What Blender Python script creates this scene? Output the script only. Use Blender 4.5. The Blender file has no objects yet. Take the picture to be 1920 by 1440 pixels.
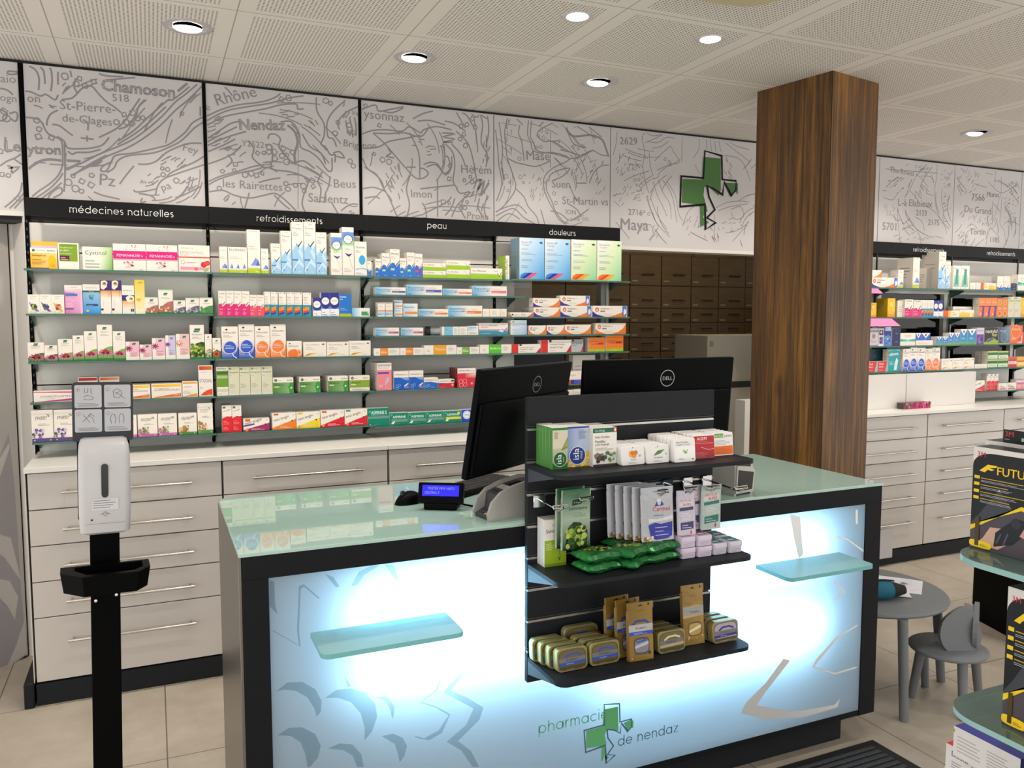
import bpy, bmesh, math, random
from mathutils import Vector, Matrix
from mathutils.geometry import tessellate_polygon
S = bpy.context.scene
C = S.collection
PI = math.pi
R = math.radians
# ---------------------------------------------------------------- camera, world, exposure
cd = bpy.data.cameras.new('camera')
cam = bpy.data.objects.new('camera', cd)
C.objects.link(cam)
S.camera = cam
cd.sensor_fit = 'HORIZONTAL'
cd.sensor_width = 36.0
cd.lens = 36.0 * 1525 / 1920
cd.clip_start = 0.05
cam.location = (0, 0, 1.5)
cam.rotation_euler = (R(90 - 4.59), 0, R(-23.81))
S.view_settings.view_transform = 'Standard'
S.view_settings.look = 'None'
S.view_settings.gamma = 1
S.view_settings.use_curve_mapping = False
S.view_settings.exposure = -0.18
S.cycles.use_denoising = True
S.cycles.max_bounces = 8
S.cycles.transparent_max_bounces = 24
S.cycles.sample_clamp_indirect = 6
S.cycles.caustics_reflective = False
S.cycles.caustics_refractive = False
wd = bpy.data.worlds.new('shop_ambient_fill')  # added even fill for the unbuilt shop behind the camera
S.world = wd
wd.use_nodes = True
wd.node_tree.nodes['Background'].inputs[0].default_value = (1.0, .975, .945, 1)
wd.node_tree.nodes['Background'].inputs[1].default_value = 2.1

def spot(loc, aim, watts, size=75, blend=.6, col=(1, .90, .78), rad=.03):
    l = bpy.data.lights.new('downlight_lamp', 'SPOT')
    l.energy = watts; l.spot_size = R(size); l.spot_blend = blend; l.color = col; l.shadow_soft_size = rad
    o = bpy.data.objects.new('downlight_lamp', l)
    C.objects.link(o)
    o.location = loc
    o.rotation_euler = (Vector(aim) - Vector(loc)).to_track_quat('-Z', 'Y').to_euler()
    return o
CEIL = 2.56
WALLROW = [-0.70, 0.153, 1.012, 1.872, 2.73, 3.59, 4.351, 5.21]        # adjustable spots turned to the shelves
HALLROW = [0.26, 0.83, 1.403, 1.975, 4.0, 4.57]                      # straight downlights over the counter
for x in WALLROW:
    spot((x, 3.27, CEIL - .035), (x, 3.78, 1.2), 31, 105, .9)
for x in HALLROW:
    spot((x, 2.61, CEIL - .015), (x, 2.61, 0), 24, 110, .8, (1, .95, .88), .04)
for x in (-0.6, .6, 1.8, 3.0, 4.2):                                  # the same downlights over the shop floor behind the camera
    for y in (1.2, -.6):
        spot((x, y, CEIL - .015), (x, y, 0), 24, 120, .8, (1, .95, .88), .04)
# ---------------------------------------------------------------- materials
def lin(c):
    if c is None: return (1, 1, 1, 1)
    if isinstance(c, str):
        c = [int(c[i:i + 2], 16) / 255 for i in (0, 2, 4)] if len(c) == 6 else [int(k * 2, 16) / 255 for k in c]
        return tuple(x / 12.92 if x <= .04045 else ((x + .055) / 1.055) ** 2.4 for x in c) + (1.0,)
    return tuple(c) + (1.0,) if len(c) == 3 else tuple(c)
MATS = {}
def mat(name, col='ccc', rough=.5, metal=0, spec=.5, emit=None, es=1, coat=0):
    m = bpy.data.materials.new(name); m.use_nodes = True
    b = m.node_tree.nodes['Principled BSDF']
    b.inputs['Base Color'].default_value = lin(col); b.inputs['Roughness'].default_value = rough
    b.inputs['Metallic'].default_value = metal; b.inputs['Specular IOR Level'].default_value = spec
    b.inputs['Coat Weight'].default_value = coat
    if emit:
        b.inputs['Emission Color'].default_value = lin(emit); b.inputs['Emission Strength'].default_value = es
    MATS[name] = m
    return m
class NT:
    """tiny node helper"""
    def __init__(s, m): s.t = m.node_tree; s.b = s.t.nodes.get('Principled BSDF')
    def n(s, typ, **kw):
        o = s.t.nodes.new(typ)
        for k, v in kw.items(): setattr(o, k, v)
        return o
    def l(s, a, b): s.t.links.new(a, b)
    def math(s, op, a, b=None, c=None):
        o = s.n('ShaderNodeMath', operation=op)
        for i, v in enumerate((a, b, c)):
            if v is None: continue
            if isinstance(v, (int, float)): o.inputs[i].default_value = v
            else: s.l(v, o.inputs[i])
        return o.outputs[0]
    def mix(s, f, a, b):
        o = s.n('ShaderNodeMix', data_type='RGBA')
        for i, v in ((0, f), (6, a), (7, b)):
            if isinstance(v, (tuple, list, int, float)): o.inputs[i].default_value = v
            else: s.l(v, o.inputs[i])
        return o.outputs[2]
    def ramp(s, f, stops):
        o = s.n('ShaderNodeValToRGB'); e = o.color_ramp.elements
        while len(e) < len(stops): e.new(.5)
        for k, (p, c) in zip(e, stops): k.position = p; k.color = lin(c)
        s.l(f, o.inputs[0]); return o.outputs[0]
    def noise(s, vec, scale, detail=4, rough=.5):
        o = s.n('ShaderNodeTexNoise'); o.inputs['Scale'].default_value = scale; o.inputs['Detail'].default_value = detail
        o.inputs['Roughness'].default_value = rough
        if vec is not None: s.l(vec, o.inputs['Vector'])
        return o.outputs[0]
    def obj(s): return s.n('ShaderNodeTexCoord').outputs['Object']
    def scale(s, vec, sc):
        o = s.n('ShaderNodeMapping'); o.inputs['Scale'].default_value = sc; s.l(vec, o.inputs['Vector']); return o.outputs[0]
    def bump(s, h, strength=.2, dist=.01):
        o = s.n('ShaderNodeBump'); o.inputs['Strength'].default_value = strength; o.inputs['Distance'].default_value = dist
        s.l(h, o.inputs['Height']); s.l(o.outputs[0], s.b.inputs['Normal'])
# printed cardboard: the ink colours are stored per face corner
pm = mat('printed_carton', 'fff', .38, spec=.35)
k = NT(pm); a = k.n('ShaderNodeVertexColor', layer_name='Col'); k.l(a.outputs[0], k.b.inputs['Base Color'])
pf = mat('printed_foil', 'fff', .3, spec=.6, metal=.25)
k = NT(pf); a = k.n('ShaderNodeVertexColor', layer_name='Col'); k.l(a.outputs[0], k.b.inputs['Base Color'])
k.bump(k.noise(k.obj(), 60, 2), .35, .004)
pt = mat('printed_tin', 'fff', .28, spec=.6, metal=.35)
k = NT(pt); a = k.n('ShaderNodeVertexColor', layer_name='Col'); k.l(a.outputs[0], k.b.inputs['Base Color'])
mat('white_lacquer', 'd8d4cf', .45); mat('white_panel', 'dcd9d4', .55); mat('worktop_white', 'e6e4df', .35)
mat('cabinet_front', 'cbc6c0', .42); mat('gap_dark', '1c1a19', .7); mat('anthracite', '212327', .5, spec=.15); mat('anthracite_frame', '1a1b1e', .5, spec=.1)
mat('black_plastic', '050607', .42, spec=.06); mat('black_matte', '060607', .6, spec=.06); mat('dark_grey', '3a3c40', .5); mat('rail_alu', 'b9b7b2', .32, .9)
mat('steel', 'c9c4bc', .25, 1); mat('chrome', 'e0e4e8', .12, 1); mat('silver_plastic', 'b4b0ab', .35, .3); mat('white_plastic', 'c2c1c4', .38)
mat('sign_white', 'f4f4f2', .5); mat('grey_paint', '6d7175', .55); mat('rubber', '101012', .7); mat('lcd_blue', '0a0ad8', .3, emit='1a14ff', es=1.6)
mat('lcd_text', '7a86ff', .3, emit='6a78ff', es=1.0); mat('teal_cloth', '0f5f78', .8); mat('paper', 'dfdde6', .8); mat('pink_sign', 'f08cc0', .5)
mat('lamp_glow', 'fff', .5, emit='fff6ea', es=14); mat('reflector', 'd8ccd0', .2, .8); mat('cream_shade', 'd9cda8', .6); mat('black_gloss', '050507', .2)
mat('back_dark_blue', '0d1624', .5); mat('beige_metal', 'cfc9b8', .5); mat('dark_led', '0b1018', .25)
# brushed steel side of the counter
m = mat('brushed_steel', '77726b', .3, .85); k = NT(m)
k.bump(k.noise(k.scale(k.obj(), (1, 1, 140)), 6, 3), .12, .003)
# floor tiles 0.6 m, beige concrete look
m = mat('floor_tiles', 'b3a99a', .36, spec=.4); k = NT(m); v = k.obj()
sx = k.n('ShaderNodeSeparateXYZ'); k.l(v, sx.inputs[0])
def joint(c, off, per, w):
    f = k.math('FRACT', k.math('DIVIDE', k.math('SUBTRACT', c, off), per))
    d = k.math('MINIMUM', f, k.math('SUBTRACT', 1.0, f))
    return k.math('LESS_THAN', d, w / per / 2)
j = k.math('MAXIMUM', joint(sx.outputs[0], 0.0, .6, .0045), joint(sx.outputs[1], 2.92, .6, .0045))
n1 = k.noise(v, 3.5, 6, .65)
base = k.ramp(n1, [(.3, 'a69b8c'), (.7, 'c3b9ab')])
k.l(k.mix(j, base, lin('6f665c')), k.b.inputs['Base Color'])
k.bump(k.math('SUBTRACT', k.noise(v, 40, 4), k.math('MULTIPLY', j, 1.0)), .05, .003)
# perforated ceiling tiles
m = mat('perforated_ceiling', 'f0ece6', .7, spec=.2); k = NT(m); v = k.obj()
sx = k.n('ShaderNodeSeparateXYZ'); k.l(v, sx.inputs[0])
def cell(c, off, per):
    return k.math('MULTIPLY', k.math('FRACT', k.math('DIVIDE', k.math('SUBTRACT', c, off), per)), per)
tx = cell(sx.outputs[0], .304, .611); ty = cell(sx.outputs[1], 3.037, .56)
def inside(c, per, mg):
    return k.math('MULTIPLY', k.math('GREATER_THAN', c, mg), k.math('LESS_THAN', c, per - mg))
ins = k.math('MULTIPLY', inside(tx, .611, .0555), inside(ty, .56, .0325))
P = .0135
def off(c, mg):
    return k.math('SUBTRACT', k.math('FRACT', k.math('DIVIDE', k.math('SUBTRACT', c, mg), P)), .5)
ox = off(tx, .0555); oy = off(ty, .0325)
r2 = k.math('ADD', k.math('MULTIPLY', ox, ox), k.math('MULTIPLY', oy, oy))
hole = k.math('MULTIPLY', ins, k.math('LESS_THAN', r2, .0625))
def edge(c, per):
    return k.math('LESS_THAN', k.math('MINIMUM', c, k.math('SUBTRACT', per, c)), .0022)
je = k.math('MAXIMUM', edge(tx, .611), edge(ty, .56))
c0 = k.mix(je, lin('f0ece6'), lin('b4ada2'))
k.l(k.mix(hole, c0, lin('7e7870')), k.b.inputs['Base Color'])  # no holes are cut: the shade of their depth is painted as darker dots
# wood of the column and of the old drawer cabinet
def wood(name, cols, grain, seam=None, rough=.55):
    m = mat(name, '5a3a1c', rough); k = NT(m); v = k.obj()
    g = k.noise(k.scale(v, grain), 1.0, 8, .7)
    g2 = k.noise(k.scale(v, (grain[0] * .28, grain[1] * .28, grain[2] * .5)), 1.0, 3)
    c = k.ramp(k.math('ADD', k.math('MULTIPLY', g, .7), k.math('MULTIPLY', g2, .45)), cols)
    kn = k.n('ShaderNodeTexVoronoi'); kn.inputs['Scale'].default_value = 1.0
    k.l(k.scale(v, (5.5, 5.5, 2.2)), kn.inputs['Vector'])
    c = k.mix(k.ramp(kn.outputs['Distance'], [(.03, 'e0e0e0'), (.11, '909090'), (.16, '000000')]), c, lin('2a180b'))
    if seam:
        sx = k.n('ShaderNodeSeparateXYZ'); k.l(v, sx.inputs[0])
        s = k.math('ADD', sx.outputs[0], sx.outputs[1])
        f = k.math('FRACT', k.math('DIVIDE', s, seam))
        tone = k.noise(k.math('FLOOR', k.math('DIVIDE', s, seam)), 13.7, 0)
        c = k.mix(k.math('MULTIPLY', k.math('GREATER_THAN', tone, .5), .35), c, lin('4a2e14'))
        c = k.mix(k.math('LESS_THAN', f, .02), c, lin('1b0f06'))
    k.l(c, k.b.inputs['Base Color']); k.bump(g, .25, .004)
    return m
wood('column_wood', [(.40, '201304'), (.50, '472c0c'), (.58, '664314'), (.70, '966826')], (52, 52, 2.0), .137)
wood('drawer_wood', [(.3, '5a4630'), (.75, '7d6544')], (4, 4, 30))
# frosted back-painted glass of the counter top
m = mat('frosted_glass_top', 'aac8be', .015, spec=.6); MATS['frosted_glass_top'].node_tree.nodes['Principled BSDF'].inputs['IOR'].default_value = 1.55
mat('glass_top_edge', '7fa398', .15)
def glassy(name, tint, gloss=.05, edge=None):
    m = bpy.data.materials.new(name); m.use_nodes = True; t = m.node_tree; t.nodes.clear()
    o = t.nodes.new('ShaderNodeOutputMaterial'); mx = t.nodes.new('ShaderNodeMixShader'); fr = t.nodes.new('ShaderNodeFresnel')
    tr = t.nodes.new('ShaderNodeBsdfTransparent'); gl = t.nodes.new('ShaderNodeBsdfGlossy')
    tr.inputs[0].default_value = lin(tint); gl.inputs['Roughness'].default_value = gloss; fr.inputs[0].default_value = 1.5
    t.links.new(fr.outputs[0], mx.inputs[0]); t.links.new(tr.outputs[0], mx.inputs[1]); t.links.new(gl.outputs[0], mx.inputs[2])
    src = mx
    if edge:
        df = t.nodes.new('ShaderNodeBsdfDiffuse'); df.inputs[0].default_value = lin(edge[0])
        m2 = t.nodes.new('ShaderNodeMixShader'); m2.inputs[0].default_value = edge[1]
        t.links.new(mx.outputs[0], m2.inputs[1]); t.links.new(df.outputs[0], m2.inputs[2]); src = m2
    t.links.new(src.outputs[0], o.inputs[0]); MATS[name] = m
glassy('clear_glass', 'e8f2ee'); glassy('glass_edge', '9cc8ba', .05, ('6a9a8c', .5))
glassy('frosted_ledge', 'c6ecee', .25, ('bfe9ea', .45)); glassy('ledge_edge', '9fdcdc', .1, ('8fd0d2', .6))
glassy('clear_plastic', 'e8ecec', .08); glassy('print_film', 'd2dcde', .6); glassy('print_film_dark', '5c7480', .6); glassy('print_film_green', '4fa064', .6)
glassy('window_film', '55605a', .03)
# translucent opal light panel
m = bpy.data.materials.new('opal_panel'); m.use_nodes = True; t = m.node_tree; t.nodes.clear()
o = t.nodes.new('ShaderNodeOutputMaterial'); ad = t.nodes.new('ShaderNodeMixShader'); tl = t.nodes.new('ShaderNodeBsdfTranslucent'); df = t.nodes.new('ShaderNodeBsdfPrincipled')
tl.inputs[0].default_value = (.82, .86, .88, 1); df.inputs['Base Color'].default_value = lin('dfe6ea'); df.inputs['Roughness'].default_value = .2; ad.inputs[0].default_value = .2
t.links.new(tl.outputs[0], ad.inputs[1]); t.links.new(df.outputs[0], ad.inputs[2]); t.links.new(ad.outputs[0], o.inputs[0]); MATS['opal_panel'] = m
# ---------------------------------------------------------------- mesh builder
class MB:
    def __init__(s): s.v = []; s.f = []; s.m = []; s.c = []; s.sm = []; s.mats = []
    def mi(s, m):
        if m not in s.mats: s.mats.append(m)
        return s.mats.index(m)
    def face(s, pts, m, col=None, smooth=False):
        i = len(s.v); s.v += [tuple(p) for p in pts]; s.f.append(tuple(range(i, i + len(pts)))); s.m.append(s.mi(m)); s.sm.append(smooth)
        n = len(pts)
        if col is None: cs = [(1, 1, 1, 1)] * n
        elif isinstance(col, list): cs = [lin(x) for x in col]
        else: cs = [lin(col)] * n
        s.c.append(cs)
    def grid(s, rows, m, col=None, smooth=True, close=False):
        i = len(s.v); nr = len(rows); nc = len(rows[0])
        for r in rows: s.v += [tuple(p) for p in r]
        mi = s.mi(m); cc = lin(col) if col else (1, 1, 1, 1)
        for a in range(nr - 1):
            for b in range(nc if close else nc - 1):
                b2 = (b + 1) % nc
                s.f.append((i + a * nc + b, i + a * nc + b2, i + (a + 1) * nc + b2, i + (a + 1) * nc + b)); s.m.append(mi); s.sm.append(smooth); s.c.append([cc] * 4)
    def box(s, x0, x1, y0, y1, z0, z1, m, col=None, cols=None):
        p = [(x0, y0, z0), (x1, y0, z0), (x1, y1, z0), (x0, y1, z0), (x0, y0, z1), (x1, y0, z1), (x1, y1, z1), (x0, y1, z1)]
        i = len(s.v); s.v += p; mi = s.mi(m)
        for q, (nm, f) in enumerate((('front', (0, 1, 5, 4)), ('right', (1, 2, 6, 5)), ('back', (2, 3, 7, 6)), ('left', (3, 0, 4, 7)), ('top', (4, 5, 6, 7)), ('bottom', (3, 2, 1, 0)))):
            c = lin((cols or {}).get(nm, col)) if (col or cols) else (1, 1, 1, 1)
            s.f.append(tuple(i + k for k in f)); s.m.append(mi); s.sm.append(False); s.c.append([c] * 4)
    def rbox(s, x0, x1, y0, y1, z0, z1, m, r=.003, seg=2, col=None):
        bm = bmesh.new(); bmesh.ops.create_cube(bm, size=1)
        for v in bm.verts: v.co = ((x0 + x1) / 2 + v.co.x * (x1 - x0), (y0 + y1) / 2 + v.co.y * (y1 - y0), (z0 + z1) / 2 + v.co.z * (z1 - z0))
        bmesh.ops.bevel(bm, geom=bm.edges[:], offset=r, segments=seg, affect='EDGES', profile=.5)
        bm.normal_update(); s.addbm(bm, m, col, None)
    def addbm(s, bm, m, col=None, smooth=False, M=None):
        i = len(s.v); bm.verts.index_update()
        s.v += [tuple(M @ v.co) if M else tuple(v.co) for v in bm.verts]; mi = s.mi(m); cc = lin(col) if col else (1, 1, 1, 1)
        for f in bm.faces:
            s.f.append(tuple(i + v.index for v in f.verts)); s.m.append(mi); s.sm.append(max(map(abs, f.normal)) < .9995 if smooth is None else smooth); s.c.append([cc] * len(f.verts))
        bm.free()
    def tube(s, pts, r, m, seg=8, caps=True, col=None):
        pts = [Vector(p) for p in pts]; rows = []; n = len(pts)
        rr = r if isinstance(r, (list, tuple)) else [r] * n
        up = None
        for a in range(n):
            d = (pts[min(a + 1, n - 1)] - pts[max(a - 1, 0)]).normalized()
            if up is None:
                up = Vector((0, 0, 1)) if abs(d.z) < .9 else Vector((1, 0, 0))
            x = d.cross(up)
            if x.length < 1e-6: x = d.cross(Vector((0, 1, 0)))
            x.normalize(); y = x.cross(d).normalized(); up = y
            rows.append([pts[a] + (x * math.cos(t) + y * math.sin(t)) * rr[a] for t in [2 * PI * q / seg for q in range(seg)]])
        s.grid(rows, m, col, True, True)
        if caps:
            s.face(rows[0][::-1], m, col); s.face(rows[-1], m, col)
    def lathe(s, prof, m, c=(0, 0), seg=32, col=None):
        s.grid([[(c[0] + r * math.cos(2 * PI * q / seg), c[1] + r * math.sin(2 * PI * q / seg), z) for q in range(seg)] for r, z in prof], m, col, True, True)
    def prism(s, poly, z0, z1, m, side=None, col=None):
        """poly in xy, extruded along z"""
        n = len(poly)
        s.poly3([(x, y, z1) for x, y in poly], m, col); s.poly3([(x, y, z0) for x, y in poly][::-1], m, col)
        for a in range(n):
            (x, y), (X, Y) = poly[a], poly[(a + 1) % n]
            s.face([(x, y, z0), (X, Y, z0), (X, Y, z1), (x, y, z1)], side or m, col)
    def poly3(s, pts, m, col=None):
        if len(pts) <= 4: s.face(pts, m, col); return
        i = len(s.v); s.v += [tuple(p) for p in pts]; mi = s.mi(m); cc = lin(col) if col else (1, 1, 1, 1)
        nrm = Vector((0, 0, 0)); P = [Vector(p) for p in pts]
        for a in range(len(P)): nrm += P[a].cross(P[(a + 1) % len(P)])
        for t in tessellate_polygon([P]):
            if (P[t[1]] - P[t[0]]).cross(P[t[2]] - P[t[0]]).dot(nrm) < 0: t = t[::-1]
            s.f.append(tuple(i + q for q in t)); s.m.append(mi); s.sm.append(False); s.c.append([cc] * 3)
    def mesh(s, name):
        me = bpy.data.meshes.new(name); me.from_pydata(s.v, [], s.f)
        for m in s.mats: me.materials.append(MATS[m])
        me.polygons.foreach_set('material_index', s.m)
        if any(m.startswith('printed') for m in s.mats):
            a = me.color_attributes.new('Col', 'FLOAT_COLOR', 'CORNER')
            a.data.foreach_set('color', [x for f in s.c for c in f for x in c])
        if any(s.sm): me.set_sharp_from_angle(angle=R(38))
        me.polygons.foreach_set('use_smooth', s.sm)
        me.update(); return me
    def build(s, name, parent=None, loc=(0, 0, 0), rot=0):
        o = bpy.data.objects.new(name, s.mesh(name)); C.objects.link(o)
        o.location = loc; o.rotation_euler = (0, 0, rot) if isinstance(rot, (int, float)) else rot
        if parent: o.parent = parent
        return o
def tag(o, label, cat, group=None):
    o['label'] = label; o['category'] = cat
    if group: o['group'] = group
    return o
def thing(name, label, cat, loc=(0, 0, 0), rot=0, group=None):
    o = bpy.data.objects.new(name, None); C.objects.link(o); o.empty_display_size = .05
    o.location = loc; o.rotation_euler = (0, 0, rot) if isinstance(rot, (int, float)) else rot
    return tag(o, label, cat, group)
def struct(name, mb, loc=(0, 0, 0), rot=0):
    o = mb.build(name, None, loc, rot); o['kind'] = 'structure'; return o
# ---------------------------------------------------------------- lettering
_tx = {}
def glyphs(txt, bold=0, fill=True):
    """triangles of a line of text, unit size, left baseline at the origin"""
    if not fill:                                                       # outlined letters: a ribbon along every contour edge
        vs, fs, w = glyphs(txt, 0, True); cnt = {}; lut = {}; rep = [lut.setdefault((round(x, 4), round(y, 4)), i) for i, (x, y) in enumerate(vs)]
        for f in fs:
            for a in range(len(f)): e = tuple(sorted((rep[f[a]], rep[f[(a + 1) % len(f)]]))); cnt[e] = cnt.get(e, 0) + 1
        V, F = [], []
        for (a, b), n in cnt.items():
            if n != 1: continue
            (x, y), (X, Y) = vs[a], vs[b]; d = math.hypot(X - x, Y - y) or 1; ex, ey = (X - x) / d * .03, (Y - y) / d * .03; i = len(V)
            V += [(x - ex - ey, y - ey + ex), (x - ex + ey, y - ey - ex), (X + ex + ey, Y + ey - ex), (X + ex - ey, Y + ey + ex)]; F.append((i, i + 1, i + 2, i + 3))
        return V, F, w
    key = (txt, bold, fill)
    if key in _tx: return _tx[key]
    cu = bpy.data.curves.new('t', 'FONT'); cu.body = txt; cu.size = 1; cu.resolution_u = 2; cu.offset = bold
    ob = bpy.data.objects.new('t', cu); C.objects.link(ob)
    dg = bpy.context.evaluated_depsgraph_get(); dg.update()
    me = bpy.data.meshes.new_from_object(ob.evaluated_get(dg))
    vs = [(v.co.x, v.co.y) for v in me.vertices]; fs = [tuple(p.vertices) for p in me.polygons if fill or p.normal.z > .1]
    x0 = min(v[0] for v in vs); x1 = max(v[0] for v in vs)
    vs = [(x - x0, y) for x, y in vs]
    bpy.data.objects.remove(ob); bpy.data.meshes.remove(me); bpy.data.curves.remove(cu)
    _tx[key] = (vs, fs, x1 - x0); return _tx[key]
def arc(cx, cy, r, a0, a1, n=14): return [(cx + r * math.cos(R(a0 + (a1 - a0) * q / n)), cy + r * math.sin(R(a0 + (a1 - a0) * q / n))) for q in range(n + 1)]
_o = [arc(.5, .5, .44, 0, 360, 24)]
_e = [arc(.5, .5, .44, 0, 322, 22), [(.06, .5), (.94, .5)]]
GL = {'o': (_o, 1), 'a': (_o + [[(.94, 0), (.94, 1)]], 1.04), 'd': (_o + [[(.94, 0), (.94, 1.42)]], 1.04), 'p': (_o + [[(.06, 1), (.06, -.42)]], 1.04),
      'e': (_e, 1.0), 'é': (_e + [[(.45, 1.12), (.68, 1.42)]], 1.0), 'c': ([arc(.5, .5, .44, 42, 318, 20)], .92), 'i': ([[(.1, 0), (.1, 1)], [(.1, 1.28), (.1, 1.42)]], .2),
      'l': ([[(.1, 0), (.1, 1.42)]], .2), 'n': ([[(.1, 0), (.1, 1)], [(.1, .55)] + arc(.45, .59, .35, 180, 0) + [(.8, 0)]], .9),
      'h': ([[(.1, 0), (.1, 1.42)], [(.1, .55)] + arc(.45, .59, .35, 180, 0) + [(.8, 0)]], .9),
      'm': ([[(.1, 0), (.1, 1)], [(.1, .6)] + arc(.39, .65, .29, 180, 0) + [(.68, 0)], [(.68, .6)] + arc(.97, .65, .29, 180, 0) + [(1.26, 0)]], 1.36),
      'u': ([[(.1, 1)] + arc(.45, .41, .35, 180, 360) + [(.8, 1)], [(.8, 0), (.8, .5)]], .9), 'r': ([[(.1, 0), (.1, 1)], [(.1, .5)] + arc(.43, .6, .33, 180, 80, 8)], .5),
      's': ([arc(.3, .72, .22, 40, 270, 12) + arc(.3, .27, .23, 90, -140, 12)[1:]], .58), 't': ([[(.2, 0), (.2, 1.36)], [(0, .95), (.42, .95)]], .42),
      'f': ([[(.18, 0), (.18, 1.05)] + arc(.4, 1.12, .22, 180, 90, 6), [(0, .95), (.42, .95)]], .42), 'z': ([[(.08, .94), (.68, .94), (.06, .06), (.7, .06)]], .76), ' ': ([], .4)}
def round_text(txt):
    """strokes of a geometric sans, x-height 1"""
    out = []; x = 0
    for ch in txt:
        st, adv = GL[ch]
        out += [[(x + a, b) for a, b in s] for s in st]; x += adv + .2
    return out, x - .2
class Cv:
    """a flat printed face: (u, v) in metres from an origin, drawn in layers just off the surface"""
    def __init__(s, mb, o, U, V, m='printed_carton', step=6e-5):
        s.mb = mb; s.o = Vector(o); s.U = Vector(U); s.V = Vector(V); s.N = s.U.cross(s.V).normalized(); s.m = m; s.k = 0; s.step = step
    def P(s, u, v): return s.o + s.U * u + s.V * v + s.N * (s.k * s.step)
    def up(s): s.k += 1
    def poly(s, pts, col, m=None): s.up(); s.mb.poly3([s.P(*p) for p in pts], m or s.m, col)
    def rect(s, u0, v0, u1, v1, col, m=None):
        s.up(); s.mb.face([s.P(u0, v0), s.P(u1, v0), s.P(u1, v1), s.P(u0, v1)], m or s.m, col)
    def disc(s, u, v, r, col, n=16, ry=None, m=None, a0=0, a1=360):
        ry = ry or r; s.up()
        s.mb.poly3([s.P(u + r * math.cos(R(a0 + (a1 - a0) * q / n)), v + ry * math.sin(R(a0 + (a1 - a0) * q / n))) for q in range(n + (a1 - a0 < 360))], m or s.m, col)
    def line(s, pts, w, col, m=None, close=False, up=True):
        if up: s.up()
        n = len(pts); L = []; Q = []
        for a in range(n):
            p = pts[a]; q0 = pts[a - 1] if a else (pts[-2] if close else p); q1 = pts[a + 1] if a < n - 1 else (pts[1] if close else p)
            dx, dy = q1[0] - q0[0], q1[1] - q0[1]; d = math.hypot(dx, dy) or 1e-9
            nx, ny = -dy / d, dx / d; kx = 1.0
            if 0 < a < n - 1:
                ex, ey = p[0] - q0[0], p[1] - q0[1]; e = math.hypot(ex, ey) or 1e-9
                kx = 1 / max(.55, abs(nx * -ey / e + ny * ex / e))
            L.append(s.P(p[0] + nx * w / 2 * kx, p[1] + ny * w / 2 * kx)); Q.append(s.P(p[0] - nx * w / 2 * kx, p[1] - ny * w / 2 * kx))
        s.mb.grid([L, Q], m or s.m, col, False)
    def text(s, u, v, w, txt, col, bold=0, rot=0, m=None, hgt=None, fill=True, center=False):
        """text of total width w, left baseline at (u, v); hgt overrides the height of a capital"""
        if bold and fill:                                               # heavier letters: a second print just beside the first
            s.text(u, v, w, txt, col, 0, rot, m, hgt, True, center); e = bold * .55 * (hgt or w / max(len(txt) * .6, 1)); u += e * math.cos(R(rot)); v += e * math.sin(R(rot))
        vs, fs, tw = glyphs(txt, 0, fill)
        sx = w / tw; sy = sx if hgt is None else hgt / .73
        if center: u -= w / 2 * math.cos(R(rot)); v -= w / 2 * math.sin(R(rot))
        s.up(); ca, sa = math.cos(R(rot)), math.sin(R(rot)); mb = s.mb; i = len(mb.v)
        k0 = s.k
        for q, (x, y) in enumerate(vs):
            if not fill: s.k = k0 + (q // 4 % 7) * .14
            mb.v.append(tuple(s.P(u + x * sx * ca - y * sy * sa, v + x * sx * sa + y * sy * ca)))
        s.k = k0
        mi = mb.mi(m or s.m); cc = lin(col)
        for f in fs: mb.f.append(tuple(i + q for q in f)); mb.m.append(mi); mb.sm.append(False); mb.c.append([cc] * len(f))
    def round(s, u, v, w, txt, col, sw=.1, m=None, rot=0):
        st, tw = round_text(txt); sc = w / tw; s.up(); ca, sa = math.cos(R(rot)), math.sin(R(rot))
        for p in st: s.line([(u + (x * ca - y * sa) * sc, v + (x * sa + y * ca) * sc) for x, y in p], sw * sc, col, m, up=False)
    def fine(s, u0, v0, u1, v1, n, col='8a8a8c', seed=1, t=.35):
        s.up(); rn = random.Random(seed); h = (v1 - v0) / n
        for q in range(n):
            b = v1 - (q + 1) * h
            e = u0 + (u1 - u0) * rn.uniform(.55, 1)
            s.mb.face([s.P(u0, b), s.P(e, b), s.P(e, b + h * t), s.P(u0, b + h * t)], s.m, col)
mat('grey_door', 'b6b2ae', .5); mat('grey_door_pale', 'c2beba', .5); mat('door_print', '9e9a9e', .5); mat('map_board', 'cac7c8', .5); mat('map_ink', '8d898d', .55)
mat('sign_black', '18181a', .45, spec=.12); mat('cross_green', '3f6f2e', .5); mat('back_grey', '8e8f8a', .5); mat('bracket_green', '33594e', .3); mat('dark_wood_handle', '3a2c1c', .5); mat('label_card', 'a49c88', .7)
mat('badge_grey', 'a7a9ac', .3, .5); mat('cable_grey', 'b8b8b6', .4); mat('key_black', '17181a', .45); mat('key_yellow', 'd7a21e', .4); mat('sanit_navy', '131a26', .4)
mat('sanit_card', 'bcbec4', .5); mat('sanit_ink', '46484e', .6); mat('sanit_red', 'b86060', .6); mat('sanit_label', 'cfced2', .5); mat('black_cloth', '121316', .85); mat('paper_ink', '9a98a6', .8)
m = mat('mat_rib', '34363a', .95); k = NT(m); k.bump(k.noise(k.obj(), 400, 2), .6, .004); k.l(k.ramp(k.noise(k.obj(), 260, 2), [(.3, '1e2023'), (.7, '484b50')]), k.b.inputs['Base Color'])
mat('red_seal', 'a02018', .4); mat('pink_ink', 'f8c4e0', .5); glassy('stand_glass', 'e4f2ee', .04, ('b4d4ce', .14)); glassy('stand_edge', 'd0ecea', .05, ('b4e2de', .6))
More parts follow.
